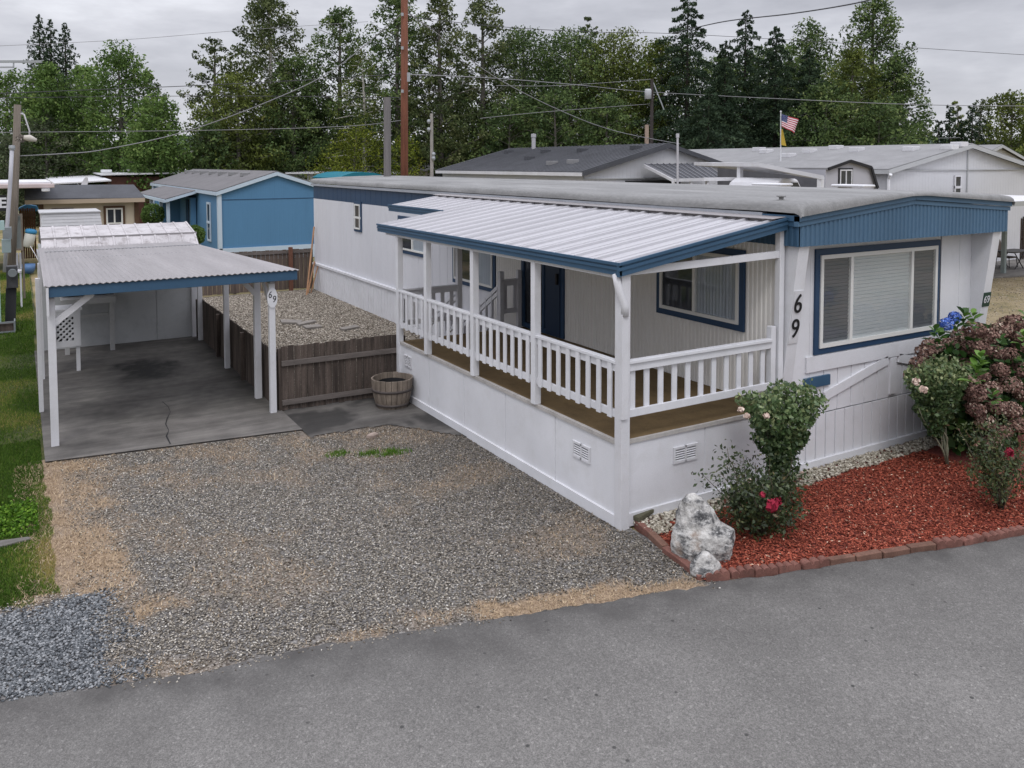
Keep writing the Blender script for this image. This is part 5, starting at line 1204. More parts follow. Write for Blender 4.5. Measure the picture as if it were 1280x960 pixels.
# white carport slab in the middle distance
wc = thing('neighbour_carport', (20, 11, 0), 'flat white metal carport roof over a parked vehicle in front of the grey home', 'carport')
E0, E1, E2 = GY(890, 203.2, 13.5), GY(948, 203.4, 11.), GY(1030, 219.5, 8.4); E3 = E2+np.array([.9, 1.9, .10]); E4 = E0+np.array([1.6, 2.6, .02])
b = MB(); b.prism([tuple(q) for q in (E0, E1, E2, E3, E4)], (0,0,-.12)); b.build('roof', WHITE2, wc)
for x, y in ((925,12.1),(1026,8.6)):
    q = GY(x, 215, y); MB().box(q[0]-.07, q[0]+.07, q[1]-.07, q[1]+.07, 0, 4.1 if x < 1000 else 3.8).build('post', WHITE, wc)
q = GY(932, 223.6, 12.3); MB().box(q[0]-1.9, q[0], 12.25, 12.33, q[2]-.05, q[2]+.06).build('cross_beam', WHITE2, wc)
A_, B_ = GY(897, 210, 15.3), GY(1029, 222, 10.4); dk = MB(); dk.prism([(A_[0], A_[1], 0), (B_[0], B_[1], 0), (B_[0], B_[1], 3.7), (A_[0], A_[1], 4.12)], (.05,.05,0)); dk.build('shade_sheet', pm('shadow_wall', (.10,.10,.11), .2, 2, .9, 0), wc)  # dark sheet added to stand for the shade under the slab roof
# parked van roof under it
vn = thing('parked_van', (19.5, 13, 0), 'white van parked under the flat neighbour carport, only its roof showing', 'van')
VY = 10.2; a = GY(969, 231, VY); c_ = GY(999, 231, VY); zt = GY(985, 222.5, VY)[2]; x0, x1 = a[0], c_[0]
b = MB(); b.prism([(x0-.9, VY, .5), (x1+.25, VY, .5), (x1+.2, VY, zt-.4), (x1-.05, VY, zt-.03), (x0+.35, VY, zt), (x0+.1, VY, zt-.15), (x0-.1, VY, zt-.5), (x0-.9, VY, zt-1)], (0,2.0,0)); b.build('body', WHITE2, vn, bevel=.08)
b = MB(); b.prism([(x1-.35, VY-.03, zt-.42), (x1+.1, VY-.03, zt-.42), (x1-.1, VY-.03, zt-.14), (x1-.35, VY-.03, zt-.14)], (0,.05,0)); b.build('window', GLASSD, vn)
for x in (x0-.2, x1-.3):
    wl = MB().tube([(x, VY-.05, .36), (x, VY+.25, .36)], .36, 18).build('wheel', BLACK, vn)
# pole lamp post like vent pipe
vp = tag(MB().tube([GD(847, 262, 27), GD(847, 172, 27)], .035, 8).tube([GD(847, 172, 27), GD(847, 167, 27)], .055, 10).build('flag_pole', METALW, None, GD(847, 262, 27)), 'thin bare metal pole with round cap behind the ridge of the mobile home', 'pole')
# roofs behind, centre left
tl = pm('teal_awning', srgb(28,118,136,.8), .08, 1, .6, .03)
cm = thing('long_white_home', (8, 55, 0), 'long low white roofed home behind the blue house', 'mobile home')
p = GY(357, 218, 52); q = GY(475, 219, 44)
b = MB(); b.prism([(p[0], 52, 3.50), (q[0]+3, 46, 3.50), (q[0]+5, 56, 3.78), (p[0]+2, 62, 3.78)], (0,0,.1)); b.build('roof', WHITE2, cm)
b = MB(); b.prism([(p[0]+.3, 52.3, 0), (q[0]+2.8, 46.3, 0), (q[0]+4.8, 55.8, 0), (p[0]+2.2, 61.5, 0)], (0,0,3.5)); b.build('wall', SIDG, cm)
ta = thing('teal_awning', (12, 41, 0), 'curved teal metal awning over the white roofed home', 'awning')
P_ = [GY(x, y, 39) for x, y in ((424,222.5),(430,219),(442,215.8),(455,215),(468,216),(480,219.5),(480,224),(424,224))]
b = MB(); b.prism([tuple(q) for q in P_], (0,5,0)); b.build('awning_sheet', tl, ta); MB().box(P_[0][0]+.5, P_[0][0]+.6, 39.5, 39.6, 0, P_[0][2]).build('post', tl, ta)
ch = thing('cream_house', (17, 48, 0), 'cream walled house with pale roof between the two tall poles and the charcoal roof', 'house')
p = GY(510, 214, 46); q = GY(572, 214, 46); b = MB(); b.box(p[0], q[0]+1, 46, 54, 0, p[2]); b.build('wall', pm('cream_wall', (.5,.46,.4), .08, 1, .8, 0), ch)
b = MB(); b.prism([(p[0]-.3, 45.7, p[2]), (q[0]+1.3, 45.7, p[2]+.02), (q[0]+.5, 49, p[2]+.5), (p[0]+.8, 49, p[2]+.5)], (0,0,.08)); b.build('roof', SHG, ch)
for x in (546, 556): q = GY(x, 219, 45.9); MB().box(q[0]-.35, q[0]+.35, 45.88, 46, q[2]-.2, q[2]+.25).build('window', GLASSD, ch)
fb = thing('distant_white_building', (30, 150, 0), 'far white flat building glimpsed through the gap between trees on the left', 'building')
p = GD(221, 191, 150); q = GD(271, 191, 150); b = MB(); b.prism([(p[0], p[1], 0), (q[0], q[1], 0), (q[0]+5, q[1]+20, 0), (p[0]+5, p[1]+20, 0)], (0,0,6.6)); b.build('wall', WHITE, fb)
# ------------------------------------------------------------------ POLES AND WIRES
POLEW = pm('weathered_pole_wood', (.17,.145,.12), .3, 2, .9, .4, 40, .4, (.06,.05,.045), streak=(10,10,.5))
POLER = pm('red_brown_pole', (.165,.062,.036), .4, 1.6, .8, .3, 30, .4, (.07,.035,.025), streak=(8,8,.6)); POLEG = pm('grey_pole', (.16,.15,.15), .2, 2, .9, .3, streak=(10,10,.5))
GALV = pm('galvanised', (.34,.36,.38), .1, 2, .45, .05, metal=.3); UTIL = pm('utility_box', (.20,.22,.23), .12, 2, .6, .05, dirt=.2); TEALP = pm('pale_teal_paint', (.33,.45,.44), .08, 2, .6, .05)
tp = thing('utility_pole', GD(505, 300, 28)*np.array([1,1,0]), 'tall red brown utility pole rising behind the roof out of the top of the picture', 'utility pole')
a = GD(505, 300, 28); MB().tube([(a[0], a[1], 0), tuple(GD(505.5, -60, 28))], [.135, .115], 14).build('shaft', POLER, tp, smooth=True)
q = GD(508, 95, 27.8); MB().box(q[0]-.03, q[0]+.05, q[1]-.2, q[1]-.12, q[2]-.2, q[2]+.1).build('bracket', GALV, tp)
for y in (18, 60, 114): q = GD(503, y, 27.85); MB().box(q[0]-.04, q[0]+.03, q[1]-.03, q[1]+.02, q[2]-.05, q[2]+.05).build('tag_plate', GALV, tp)
q = GD(505, -20, 28); MB().beam((q[0]-.9, q[1]+.2, q[2]-.2), (q[0]+.9, q[1]-.2, q[2]-.2), .09, .11).build('crossarm', POLEW, tp)
a = GD(484, 300, 27); tag(MB().tube([(a[0], a[1], 0), tuple(GD(484, 122, 27))], [.125, .115], 12).build('pole_stub', POLEG, None, (a[0], a[1], 0)), 'cut off grey wooden pole stub beside the tall red brown pole', 'pole')
pl = thing('utility_pole', GD(540, 300, 42)*np.array([1,1,0]), 'slim pale service pole with insulators in front of the cream house', 'utility pole')
a = GD(540, 300, 42); MB().tube([(a[0], a[1], 0), tuple(GD(539.5, 142, 42))], [.1, .075], 10).build('shaft', pm('pale_pole', (.3,.28,.26), .15, 2, .9, .2), pl)
for y in (152, 162, 193, 198): 
    q = GD(536 if y < 190 else 542, y, 41.9); MB().lathe([(0,.12),(.07,.1),(.1,0),(.05,-.1),(0,-.1)], tuple(q), 10).build('insulator', GALV, pl)
tr = thing('utility_pole', GD(813, 300, 58)*np.array([1,1,0]), 'dark pole carrying a grey transformer can in front of the middle trees', 'utility pole')
a = GD(813.5, 300, 58); MB().tube([(a[0], a[1], 0), tuple(GD(815, 99, 58))], [.15, .11], 10).build('shaft', pm('dark_pole', (.05,.042,.04), .2, 2, .9, .2), tr)
q = GD(810, 124, 57.8); MB().lathe([(0,.72),(.2,.7),(.24,.62),(.24,.02),(.2,0),(0,0)], tuple(q), 14).build('transformer', pm('transformer_grey', (.45,.46,.48), .06, 2, .5, 0), tr, smooth=True)
q = GD(815, 99, 58); MB().beam(tuple(q), tuple(GD(830, 137, 58)), .07, .07).build('guy_brace', GALV, tr)
a = GD(808.5, 300, 45); tag(MB().tube([(a[0], a[1], 0), tuple(GD(808.5, 156, 45))], [.12,.11], 10).build('pole_stub', pm('tan_pole', (.30,.23,.18), .2, 2, .9, .2), None, (a[0], a[1], 0)), 'short tan pole top showing above the charcoal roof beside the transformer pole', 'pole')
a = GD(1102, 300, 62); tag(MB().tube([(a[0], a[1], 0), tuple(GD(1102, 150, 62))], [.15,.13], 10).build('pole_stub', POLEG, None, (a[0], a[1], 0)), 'pale bare pole against the dark trees above the grey roof home', 'pole')
# left pole with lamp
lp_ = thing('utility_pole', (-6.15, 17.6, 0), 'leaning weathered wooden service pole with a lamp arm at the left edge', 'utility pole')
D0 = 24.5
b0 = GD(12.0, 383, D0); b0[2] = 0; tpp = GD(22, 131, D0)
MB().tube([tuple(b0), tuple((b0+tpp)/2+np.array([.02,0,0])), tuple(tpp)], [.11, .10, .095], 12).build('shaft', POLEW, lp_, smooth=True)
def L_(x, y, d=24.2): return tuple(GD(x, y, d))
MB().tube([L_(26,142), L_(30,143), L_(34,155), L_(37,164), L_(36.5,170)], .022, 8).build('lamp_arm', METALW, lp_, smooth=True)
lm = MB(); c_ = Vector(L_(37, 174)); lm.tube([c_+Vector((-.15,0,.05)), c_+Vector((0,0,.03)), c_+Vector((.18,0,-.03))], [.06,.1,.04], 12); lm.build('lamp_head', pm('lamp_shell', (.5,.47,.42), .1, 4, .5, .05), lp_, smooth=True)
b = MB(); c_ = Vector(L_(27, 173)); rr_ = bmesh.new(); 
P = shell_pts(260, tuple(c_), (.17,.12,.11), lump(3), .2); leaves('cable_bundle', P, .07, rng.random(len(P)), tone_mat('grey_cable', [(0.,(.12,.1,.09)),(1.,(.42,.38,.34))]), lp_, .5)
MB().tube([L_(15,185,23.9), L_(13,225,23.9), L_(8.5,290,23.9), L_(6,340,23.9)], .055, 10).build('conduit', pm('grey_conduit', (.42,.42,.46), .08, 2, .5, .05), lp_, smooth=True)
MB().lathe([(0,.06),(.075,.05),(.085,-.02),(.07,-.08)], L_(15,184,23.9), 12).build('weather_head', GALV, lp_)
def pbox(x0, y0, x1, y1, d, th, name, mat, parent, bevel=.01):
    a = GD(x0, y1, d); c_ = GD(x1, y0, d); return MB().box(min(a[0], c_[0]), max(a[0], c_[0]), min(a[1], c_[1])-.001, max(a[1], c_[1])+th, a[2], c_[2]).build(name, mat, parent, bevel=bevel)
mb_ = pbox(3.5, 284, 14.5, 299, 23.4, .15, 'meter_box', UTIL, lp_); pbox(2.5, 299, 13.5, 316, 23.3, .18, 'meter_box', pm('meter_teal', (.25,.31,.32), .1, 2, .6, 0), lp_)
c_ = L_(7.5, 293, 23.2); MB().tube([c_, (c_[0], c_[1]-.06, c_[2])], .08, 16).build('meter_dial', UTIL, mb_)
mp_ = thing('meter_pedestal', (-6.1, 16.0, 0), 'dark grey electric meter pedestal on a leaning stub below the service pole', 'electric meter')
d_ = 21.5; pbox(8.5, 332.5, 22, 360, d_, .18, 'meter_cabinet', pm('dark_utility', (.07,.07,.075), .15, 2, .6, .05, dirt=.3), mp_)
c_ = GD(15.5, 341, d_-.1); MB().tube([tuple(c_), tuple(c_-np.array([0,.1,0]))], .10, 18).build('meter_dial', UTIL, mp_)
a = GD(14, 360, d_+.1); e_ = GZ(12, 388); MB().beam(tuple(a), (a[0]-.05, a[1]-.02, 0), .24, .12).build('stub', pm('pedestal_stub', (.045,.045,.05), .2, 2, .8, .1), mp_)
# green metal stand / cabinet frame
cf = thing('cabinet_frame', GD(24, 318, 26)*np.array([1,1,0]), 'open weathered wooden cabinet frame with grey screen behind the service pole', 'cabinet')
def fr_px(x0, y0, x1, y1, d, tw, name, mat, parent):
    a = Vector(GD(x0, y1, d)); c_ = Vector(GD(x1, y1, d)); e_ = Vector(GD(x0, y0, d)); u = (c_-a).normalized(); return frame_rect(MB(), a, u, (0,0,1), (c_-a).length, e_.z-a.z, tw, .05, (0,-1,0)).build(name, mat, parent)
fr_px(15, 267, 29.5, 313, 26, .06, 'frame', POLEW, cf)
a = Vector(GD(15, 313, 26.1)); c_ = Vector(GD(29.5, 313, 26.1)); pane(MB(), a, (c_-a).normalized(), (0,0,1), (c_-a).length, 1.1).build('screen', pm('screen_grey', (.16,.18,.18), .2, 2, .7, 0), cf)
for x in (15.8, 29): q = GD(x, 320, 26); MB().box(q[0]-.03, q[0]+.03, q[1], q[1]+.05, 0, 1.5).build('leg', POLEW, cf)
# white slatted chair
sc_ = thing('slatted_chair', GD(20, 350, 24.5)*np.array([1,1,0]), 'white slatted garden chair back behind the meter pedestal', 'chair')
for k in range(4): pbox(12.5+k*4, 316, 14.6+k*4, 336, 24.8, .02, 'slat', WHITE, sc_, 0)
a = GD(12, 337, 24.8); c_ = GD(27, 337, 24.8); MB().box(a[0], c_[0], a[1]-.6, a[1], a[2]-.05, a[2]).build('seat', WHITE, sc_)
for x, y in ((a[0]+.03, a[1]-.05), (c_[0]-.03, a[1]-.05), (a[0]+.03, a[1]-.55), (c_[0]-.03, a[1]-.55)): MB().box(x-.025, x+.025, y-.025, y+.025, 0, a[2]).build('leg', WHITE, sc_)
# brown boards, hanging jug, bucket, hose, tarp beside the tan shed
pb = thing('wood_gate', GD(36, 330, 33)*np.array([1,1,0]), 'rough brown wooden gate panel closing the gap left of the tan shed', 'gate')
a = GD(27, 335, 37); c_ = GD(47, 335, 37); b = MB()
for k in range(7): x = a[0]+(c_[0]-a[0])*k/7; b.box(x, x+(c_[0]-a[0])/7-.015, a[1], a[1]+.03, .02, 2.25+.03*(k % 2))
b.build('board_panel', pm('gate_brown', (.10,.05,.028), .3, 1.5, .9, .3, streak=(6,6,.5)), pb)
MB().box(a[0], c_[0], a[1]-.04, a[1], 1.9, 2.0).build('rail', BRT, pb)
jg = thing('water_jug', GD(37, 306, 32)*np.array([1,1,1]), 'white plastic barrel with blue lid hanging tilted left of the tan shed', 'container')
c_ = Vector(GD(36.5, 300, 32)); ax = Vector((.12,0,.55)).normalized()
MB().tube([c_-ax*.28, c_-ax*.24, c_+ax*.22, c_+ax*.26], [.14,.18,.19,.15], 16).build('jug_body', pm('jug_white', (.5,.5,.46), .05, 2, .5, 0), jg, smooth=True)
MB().tube([c_+ax*.25, c_+ax*.30, c_+ax*.40, c_+ax*.43], [.17,.21,.19,.1], 16).build('lid', pm('lid_blue', (.04,.22,.42), .05, 2, .5, 0), jg, smooth=True)
bk = thing('blue_bucket', GD(35, 335, 31)*np.array([1,1,0]), 'round blue bucket standing on the grass below the white jug', 'bucket')
q = GZ(35.5, 337); MB().lathe([(0,.02),(.16,.02),(.22,.2),(.23,.38),(.2,.36),(0,.3)], (q[0]+.0, q[1]-1.5, 0), 18).build('bucket_body', pm('bucket_blue', (.10,.19,.36), .08, 2, .5, 0), bk, smooth=True)
bk.location = (q[0], q[1]-1.5, 0)
for o in bk.children: o.data.transform(Matrix.Translation(Vector(GD(35, 335, 31)*np.array([1,1,0]))-Vector((q[0], q[1]-1.5, 0))))
tag(MB().tube([tuple(GD(x, y, 31)) for x, y in ((38,308),(44,318),(49,328),(53,345),(58,356),(57,372))], .012, 7).build('garden_hose', WHITE2, None, tuple(GD(38,308,31)), smooth=True), 'pale hose hanging down the tan shed corner', 'hose')
q = GD(37, 262, 38); tag(MB().prism([(q[0]-.5,q[1],q[2]-.05),(q[0]+.4,q[1],q[2]-.1),(q[0]+.3,q[1],q[2]+.16),(q[0]-.1,q[1],q[2]+.25),(q[0]-.4,q[1],q[2]+.1)], (0,.5,0)).build('blue_tarp', pm('tarp_blue', (.03,.13,.24), .3, 6, .6, .3), None, (q[0],q[1],q[2]), bevel=.03), 'crumpled bright blue tarp on top of the brown gate panel', 'tarp')
q = GD(20.5, 258, 29); tag(MB().lathe([(.0,.28),(.03,.26),(.05,.0),(.07,-.32),(0,-.34)], tuple(q), 10).build('pale_post_cap', pm('yellowish_post', (.42,.40,.28), .1, 2, .7, 0), None, tuple(q)), 'small pale yellow finial beside the service pole', 'post')
# satellite dish behind tan shed
dsh = thing('satellite_dish', GD(107, 240, 46)*np.array([1,1,0]), 'small white satellite dish standing behind the tan shed roof', 'satellite dish')
c_ = Vector(GD(107, 231, 46)); b = MB(); n_ = Vector((-.75,-.5,.35)).normalized(); u_ = n_.cross(Vector((0,0,1))).normalized(); v_ = u_.cross(n_)
for rr2, dd_ in ((0,0),): pass
V = [c_]+[c_+(u_*math.cos(a)*.26+v_*math.sin(a)*.42)*s_+n_*.08*s_*s_ for s_ in (.5, 1) for a in [2*math.pi*k/20 for k in range(20)]]
Fq = [(0, 1+k, 1+(k+1) % 20) for k in range(20)]+[(1+k, 21+k, 21+(k+1) % 20, 1+(k+1) % 20) for k in range(20)]
b.add(V, Fq); b.build('dish', METALW, dsh, smooth=True); MB().tube([c_, (c_.x, c_.y+.1, 0)], .04, 8).build('mast', GALV, dsh); MB().tube([c_-v_*.4, c_+n_*.5-v_*.1], .02, 6).build('feed_arm', GALV, dsh)
# left edge: pale teal porch post with a lettered sign, crate
npn = thing('neighbour_porch', GZ(2, 420)*np.array([1,1,0]), 'pale teal porch corner of the neighbouring home at the left picture edge', 'porch')
q = GZ(3, 413); MB().box(q[0]-.45, q[0]-.02, q[1], q[1]+.2, 0, 2.75).build('post', TEALP, npn); MB().box(q[0]-1.2, q[0]+.12, q[1], q[1]+.2, 2.55, 2.78).build('beam', TEALP, npn)
ls = thing('letter_sign', GD(4, 262, 26), 'dark sign with a white letter E cut off by the left picture edge', 'sign')
a = GD(-6, 264, 25.8); c_ = GD(8, 244, 25.8); MB().box(a[0]-.3, c_[0], a[1], a[1]+.04, a[2], c_[2]).build('board', DARK, ls)
e0 = GD(4, 254.5, 25.7); text_part('E', .44, WHITE, ls, Matrix.Translation((e0[0]-.02, a[1]-.012, e0[2])) @ FRONT, 'letter', .004, .012)
cr_ = thing('crate', GZ(6, 417)*np.array([1,1,0]), 'dark mesh crate on the grass at the left edge', 'crate')
q = GZ(8, 417); b = MB(); frame_rect(b, (q[0]-.32, q[1], .02), (1,0,0), (0,0,1), .52, .28, .04, .03, (0,-1,0)); b.box(q[0]-.32, q[0]+.2, q[1], q[1]+.4, .0, .03); b.box(q[0]+.17, q[0]+.2, q[1], q[1]+.4, .03, .3); b.build('crate_frame', UTIL, cr_); MB().box(q[0]-.3, q[0]+.16, q[1]+.03, q[1]+.38, .03, .24).build('crate_filling', WOODOLD, cr_)
cr_.location = (q[0], q[1], 0)
for o in cr_.children: o.data.transform(Matrix.Translation(Vector(GZ(6, 417)*np.array([1,1,0]))-Vector((q[0], q[1], 0))))
# wires
WIRE = pm('wire', (.05,.05,.055), .1, 2, .6, 0); WIREL = pm('pale_wire', (.22,.22,.23), .1, 2, .5, 0)
def wire(pts, r, mat, lab):
    """pts: (px, py, depth) survey points of one cable, smoothed with a catenary-like spline"""
    P_ = [Vector(GD(*p)) for p in pts]; out = []
    for i in range(len(P_)-1):
        p0 = P_[max(i-1, 0)]; p1 = P_[i]; p2 = P_[i+1]; p3 = P_[min(i+2, len(P_)-1)]
        for k in range(8):
            s_ = k/8; out.append(.5*((2*p1)+(p2-p0)*s_+(2*p0-5*p1+4*p2-p3)*s_*s_+(3*p1-p0-3*p2+p3)*s_**3))
    out.append(P_[-1]); tag(MB().tube(out, r, 5, False).build('power_line', mat, None, out[0], smooth=True), lab, 'cable', 'overhead cables')
wire([(-60,60,44),(150,50,46),(300,38,48),(460,27,50)], .012, WIREL, 'faint topmost cable crossing the grey sky at upper left')
wire([(-60,119,34),(245,107,34),(400,99,32),(505,92,28)], .015, WIRE, 'thin cable running left from the tall brown pole at mid height of the left trees')
wire([(-60,123,34),(250,120,34),(505,122,28)], .012, WIRE, 'thin level cable running left just under its neighbour from the tall brown pole')
wire([(-60,166,30),(250,163,30),(430,158,30),(505,150,28)], .011, WIREL, 'lowest thin pale cable in front of the left trees')
wire([(24,195,24.6),(80,192,25),(130,187,26),(230,165,27),(340,125,27),(420,85,27.5),(505,14,28)], .016, WIREL, 'thick pale service cable sagging from the left pole up to the tall brown pole')
wire([(507,14,28),(560,52,30),(620,97,33),(700,138,37),(770,164,42),(850,180,48)], .018, WIREL, 'thick pale service cable dropping right from the tall brown pole towards the charcoal roof')
wire([(507,93,28),(620,98,40),(720,106,50),(812,115,58),(985,124,55),(1155,131,52),(1350,133,50)], .022, WIREL, 'pale cable running right across the dark middle trees past the transformer')
wire([(620,107,56),(700,107,57),(815,99,58)], .018, WIREL, 'short cable reaching the top of the transformer pole from the left')
wire([(600,148,54),(680,140,56),(812,130,58)], .018, WIREL, 'cable reaching the transformer pole below the can')
wire([(507,20,28),(620,33,34),(740,40,40),(840,42,45),(1020,52,48),(1350,73,50)], .014, WIRE, 'faint cable crossing the sky above the middle trees to the right edge')
wire([(840,42,50),(905,27,44),(990,17,38),(1070,4,33),(1120,-10,31)], .03, WIRE, 'dark thick cable rising to the top right over the tall right hand tree')
wire([(980,176,58),(1080,175,60),(1200,172,62)], .02, WIREL, 'short low cable in front of the dark trees beside the flag')
# crossarm at far left
ca = thing('crossarm', GD(-20, 82, 30), 'grey steel crossarm reaching in from the left edge against the sky', 'crossarm')
MB().beam(tuple(GD(-60,77,30)), tuple(GD(52,77,30)), .07, .09).build('arm', GALV, ca); MB().beam(tuple(GD(-60,84.5,30)), tuple(GD(17,84,30)), .05, .05).build('lower_arm', GALV, ca)
MB().beam(tuple(GD(17,77,30)), tuple(GD(17,84,30)), .05, .05).build('strut', GALV, ca)
# ------------------------------------------------------------------ FLAG
fp = thing('flag_pole', GD(976, 300, 36)*np.array([1,1,0]), 'thin white flag pole rising behind the grey roof home', 'flag pole')
a = GD(976, 300, 36); MB().tube([(a[0], a[1], 0), tuple(GD(976, 140, 36))], [.03,.022], 8).build('shaft', WHITE, fp); MB().lathe([(0,.05),(.045,.0),(0,-.05)], tuple(GD(976,139.5,36)), 10).build('finial', WHITE, fp)
def cloth(name, corners, nu, nv, colf, mats, label, amp=.04):
    """flag cloth: corners TL, TR, BR, BL; separate child mesh per colour"""
    TL, TR, BR, BL = [Vector(GD(*c)) for c in corners]; th_ = thing(name, TL, label, 'flag'); buckets = {}
    def pt(u, v):
        p = TL.lerp(TR, u).lerp(BL.lerp(BR, u), v); return p+Vector((0,-1,0))*amp*math.sin(u*9+v*2)*u
    for j in range(nv):
        for i in range(nu):
            k = colf((i+.5)/nu, (j+.5)/nv); buckets.setdefault(k, MB()).add([pt(i/nu, j/nv), pt((i+1)/nu, j/nv), pt((i+1)/nu, (j+1)/nv), pt(i/nu, (j+1)/nv)], [(0,1,2,3)])
    return th_, buckets, pt
th_, bk_, pt = cloth('us_flag', ((977,142.5,35.9),(998,149,36),(994,166.5,36),(977,158,35.9)), 26, 26, lambda u, v: 'canton' if u < .4 and v < 7/13 else ('red_stripes' if int(v*13) % 2 == 0 else 'white_stripes'), None, 'stars and stripes flag flying from the thin pole behind the grey roof', .05)
for k, mt in (('canton', pm('flag_blue', (.03,.045,.14), .1, 3, .8, 0)), ('red_stripes', pm('flag_red', (.42,.04,.06), .1, 3, .8, 0)), ('white_stripes', pm('flag_white', (.62,.6,.62), .05, 3, .8, 0))): bk_[k].build(k, mt, th_)
s = MB()
for j in range(9):
    for i in range(6 if j % 2 == 0 else 5):
        u = .4*((i+.5+(0 if j % 2 == 0 else .5))/6.0); v = 7/13*(j+.5)/9; c_ = pt(u, v)+Vector((0,-.02,0)); s.add([c_+Vector((math.cos(a)*r_, 0, math.sin(a)*r_)) for a, r_ in [(math.pi/2+k*math.pi/5, .012 if k % 2 == 0 else .005) for k in range(10)]], [tuple(range(10))])
s.build('stars', WHITE, th_)
th_, bk_, pt = cloth('yellow_flag', ((976.5,163,35.9),(977.5,161,35.9),(984,183,36),(976.5,181,35.9)), 10, 10, lambda u, v: 'cloth', None, 'drooping yellow flag below the stars and stripes', .04); bk_['cloth'].build('cloth', pm('flag_yellow', (.45,.32,.05), .15, 4, .8, 0), th_)

# ------------------------------------------------------------------ RIGHT BACKGROUND
gx_ = thing('patio_awning', (17, 8, 0), 'pale flat awning on metal posts beside the right end of the mobile home', 'awning')
q = GY(1262, 256, 7.6); MB().box(q[0]-.3, q[0]+6, 7.6, 7.7, q[2]-.06, q[2]+.10).build('front_beam', pm('awning_grey', (.36,.37,.36), .1, 2, .6, 0), gx_); MB().box(q[0]-.3, q[0]+6, 7.7, 11.5, q[2], q[2]+.09).build('roof', WHITE2, gx_)
p = GZ(1254, 343); k_ = p; 
MB().box(p[0]-.07, p[0]+.07, p[1]-.07, p[1]+.07, 0, 2.82).build('post', pm('post_grey', (.25,.29,.28), .1, 2, .6, 0), gx_); MB().box(p[0]+.12, p[0]+.22, p[1]+.8, p[1]+.9, 0, 2.84).build('post', WHITE, gx_)
ptx = [GZ(x, y) for x, y in ((1225,349),(1300,345),(1300,322),(1225,326))]
tag(MB().prism([(q_[0], q_[1], 0) for q_ in ptx], (0,0,.05)).build('patio_slab', CONC, None, ptx[0]), kind='structure')
# picket fence pieces
pfc = thing('picket_fence', GZ(1272, 300)*np.array([1,1,0]), 'dark rough paling fence at the right edge behind the patio', 'fence'); b = MB()
D_ = 36
for k in range(9):
    x = 1267+k*3.2; a = GD(x, 293, D_); c_ = GD(x, 273-rnd.uniform(0,3), D_); b.box(a[0]-.055, a[0]+.055, a[1], a[1]+.03, .0, c_[2])
b.build('palings', pm('dark_paling', (.055,.04,.032), .3, 2, .9, .2), pfc); a = GD(1266, 290, D_); c_ = GD(1300, 290, D_); MB().beam((a[0],a[1]+.05,.9), (c_[0],c_[1]+.05,.9), .04, .08).build('rail', BRT, pfc)
# patio chair and table
IRON = pm('patio_iron', (.03,.028,.028), .1, 2, .5, 0)
fc = thing('patio_chair', GZ(1268, 337)*np.array([1,1,0]), 'brown high backed patio chair beside the dark folding table on the right', 'chair')
q = GZ(1268, 336); cx_, cy_ = q[0], q[1]+.3
MB().box(cx_-.28, cx_+.28, cy_-.25, cy_+.28, .42, .47).build('seat', pm('sling_brown', (.10,.075,.06), .1, 3, .8, .1), fc)
MB().prism([(cx_-.28, cy_+.24, .47), (cx_+.28, cy_+.24, .47), (cx_+.24, cy_+.42, 1.1), (cx_-.24, cy_+.42, 1.1)], (0,.03,0)).build('backrest', pm('sling_brown', (.10,.075,.06)), fc)
for dx in (-.26, .26):
    for dy in (-.22, .25): MB().tube([(cx_+dx, cy_+dy, .44), (cx_+dx*1.15, cy_+dy*1.2, 0)], .018, 6).build('leg', IRON, fc)
ftb = thing('folding_table', GZ(1280, 337)*np.array([1,1,0]), 'dark table with crossed legs at the right picture edge', 'table')
cx_, cy_ = GZ(1279, 337)[:2]; MB().box(cx_-.9, cx_+.6, cy_-.1, cy_+.7, .70, .74).build('table_top', IRON, ftb)
for s1 in (-1, 1): MB().tube([(cx_-.35*s1-.3, cy_, .7), (cx_+.35*s1-.3, cy_, 0)], .02, 6).build('leg', IRON, ftb)
for s1 in (-1, 1): MB().tube([(cx_-.35*s1-.3, cy_+.6, .7), (cx_+.35*s1-.3, cy_+.6, 0)], .02, 6).build('leg', IRON, ftb)
bbq = thing('covered_grill', GZ(1247, 325)*np.array([1,1,0]), 'black covered grill half hidden behind the home corner', 'grill'); q = GZ(1246, 325); bbq.location = (q[0], q[1], 0)
MB().box(q[0]-.35, q[0]+.3, q[1], q[1]+.5, .1, .95).build('cover', BLACK, bbq, bevel=.1); MB().tube([(q[0]-.3, q[1]+.25, .95), (q[0]+.25, q[1]+.25, .95)], .2, 12).build('hood', BLACK, bbq)
# gravel and dry yard patch right of home
m, t, b = nt('dry_yard'); v = pos(t)
c = ramp(t, noi(t, v, .9, 7, .7), [(.3, srgb(92,92,54,.7)), (.45, srgb(140,126,92,.75)), (.6, srgb(160,144,114,.75)), (.75, srgb(130,120,104,.75))])
c = mixc(t, 1., c, ramp(t, noi(t, v, 22, 6, .8), [(.3, g1(.65)), (.7, g1(1.15))]), 'MULTIPLY'); t.links.new(c, b.inputs['Base Color']); b.inputs['Roughness'].default_value = 1; bump(t, b, noi(t, v, 30, 4), .7, .03)
tag(MB().add([(7.3,-3.0,.0),(20,-3.0,.0),(30,7.0,.0),(24,10.5,.0),(7.3,6,.0)], [(0,1,2,3,4)]).build('dry_yard', m), kind='structure')
P = scatter(9000, 10, 26, 2, 9.5, lambda x, y: True); YR = P[rng.random(len(P)) < .7]; YR[:, 2] = .02
tag(stones('yard_pebbles', YR, .045, .5+.3*rng.normal(size=len(YR)), YST, .5, base=(15,5,0)), 'scattered pale pebbles in the dry yard right of the mobile home', 'gravel', kind='stuff')

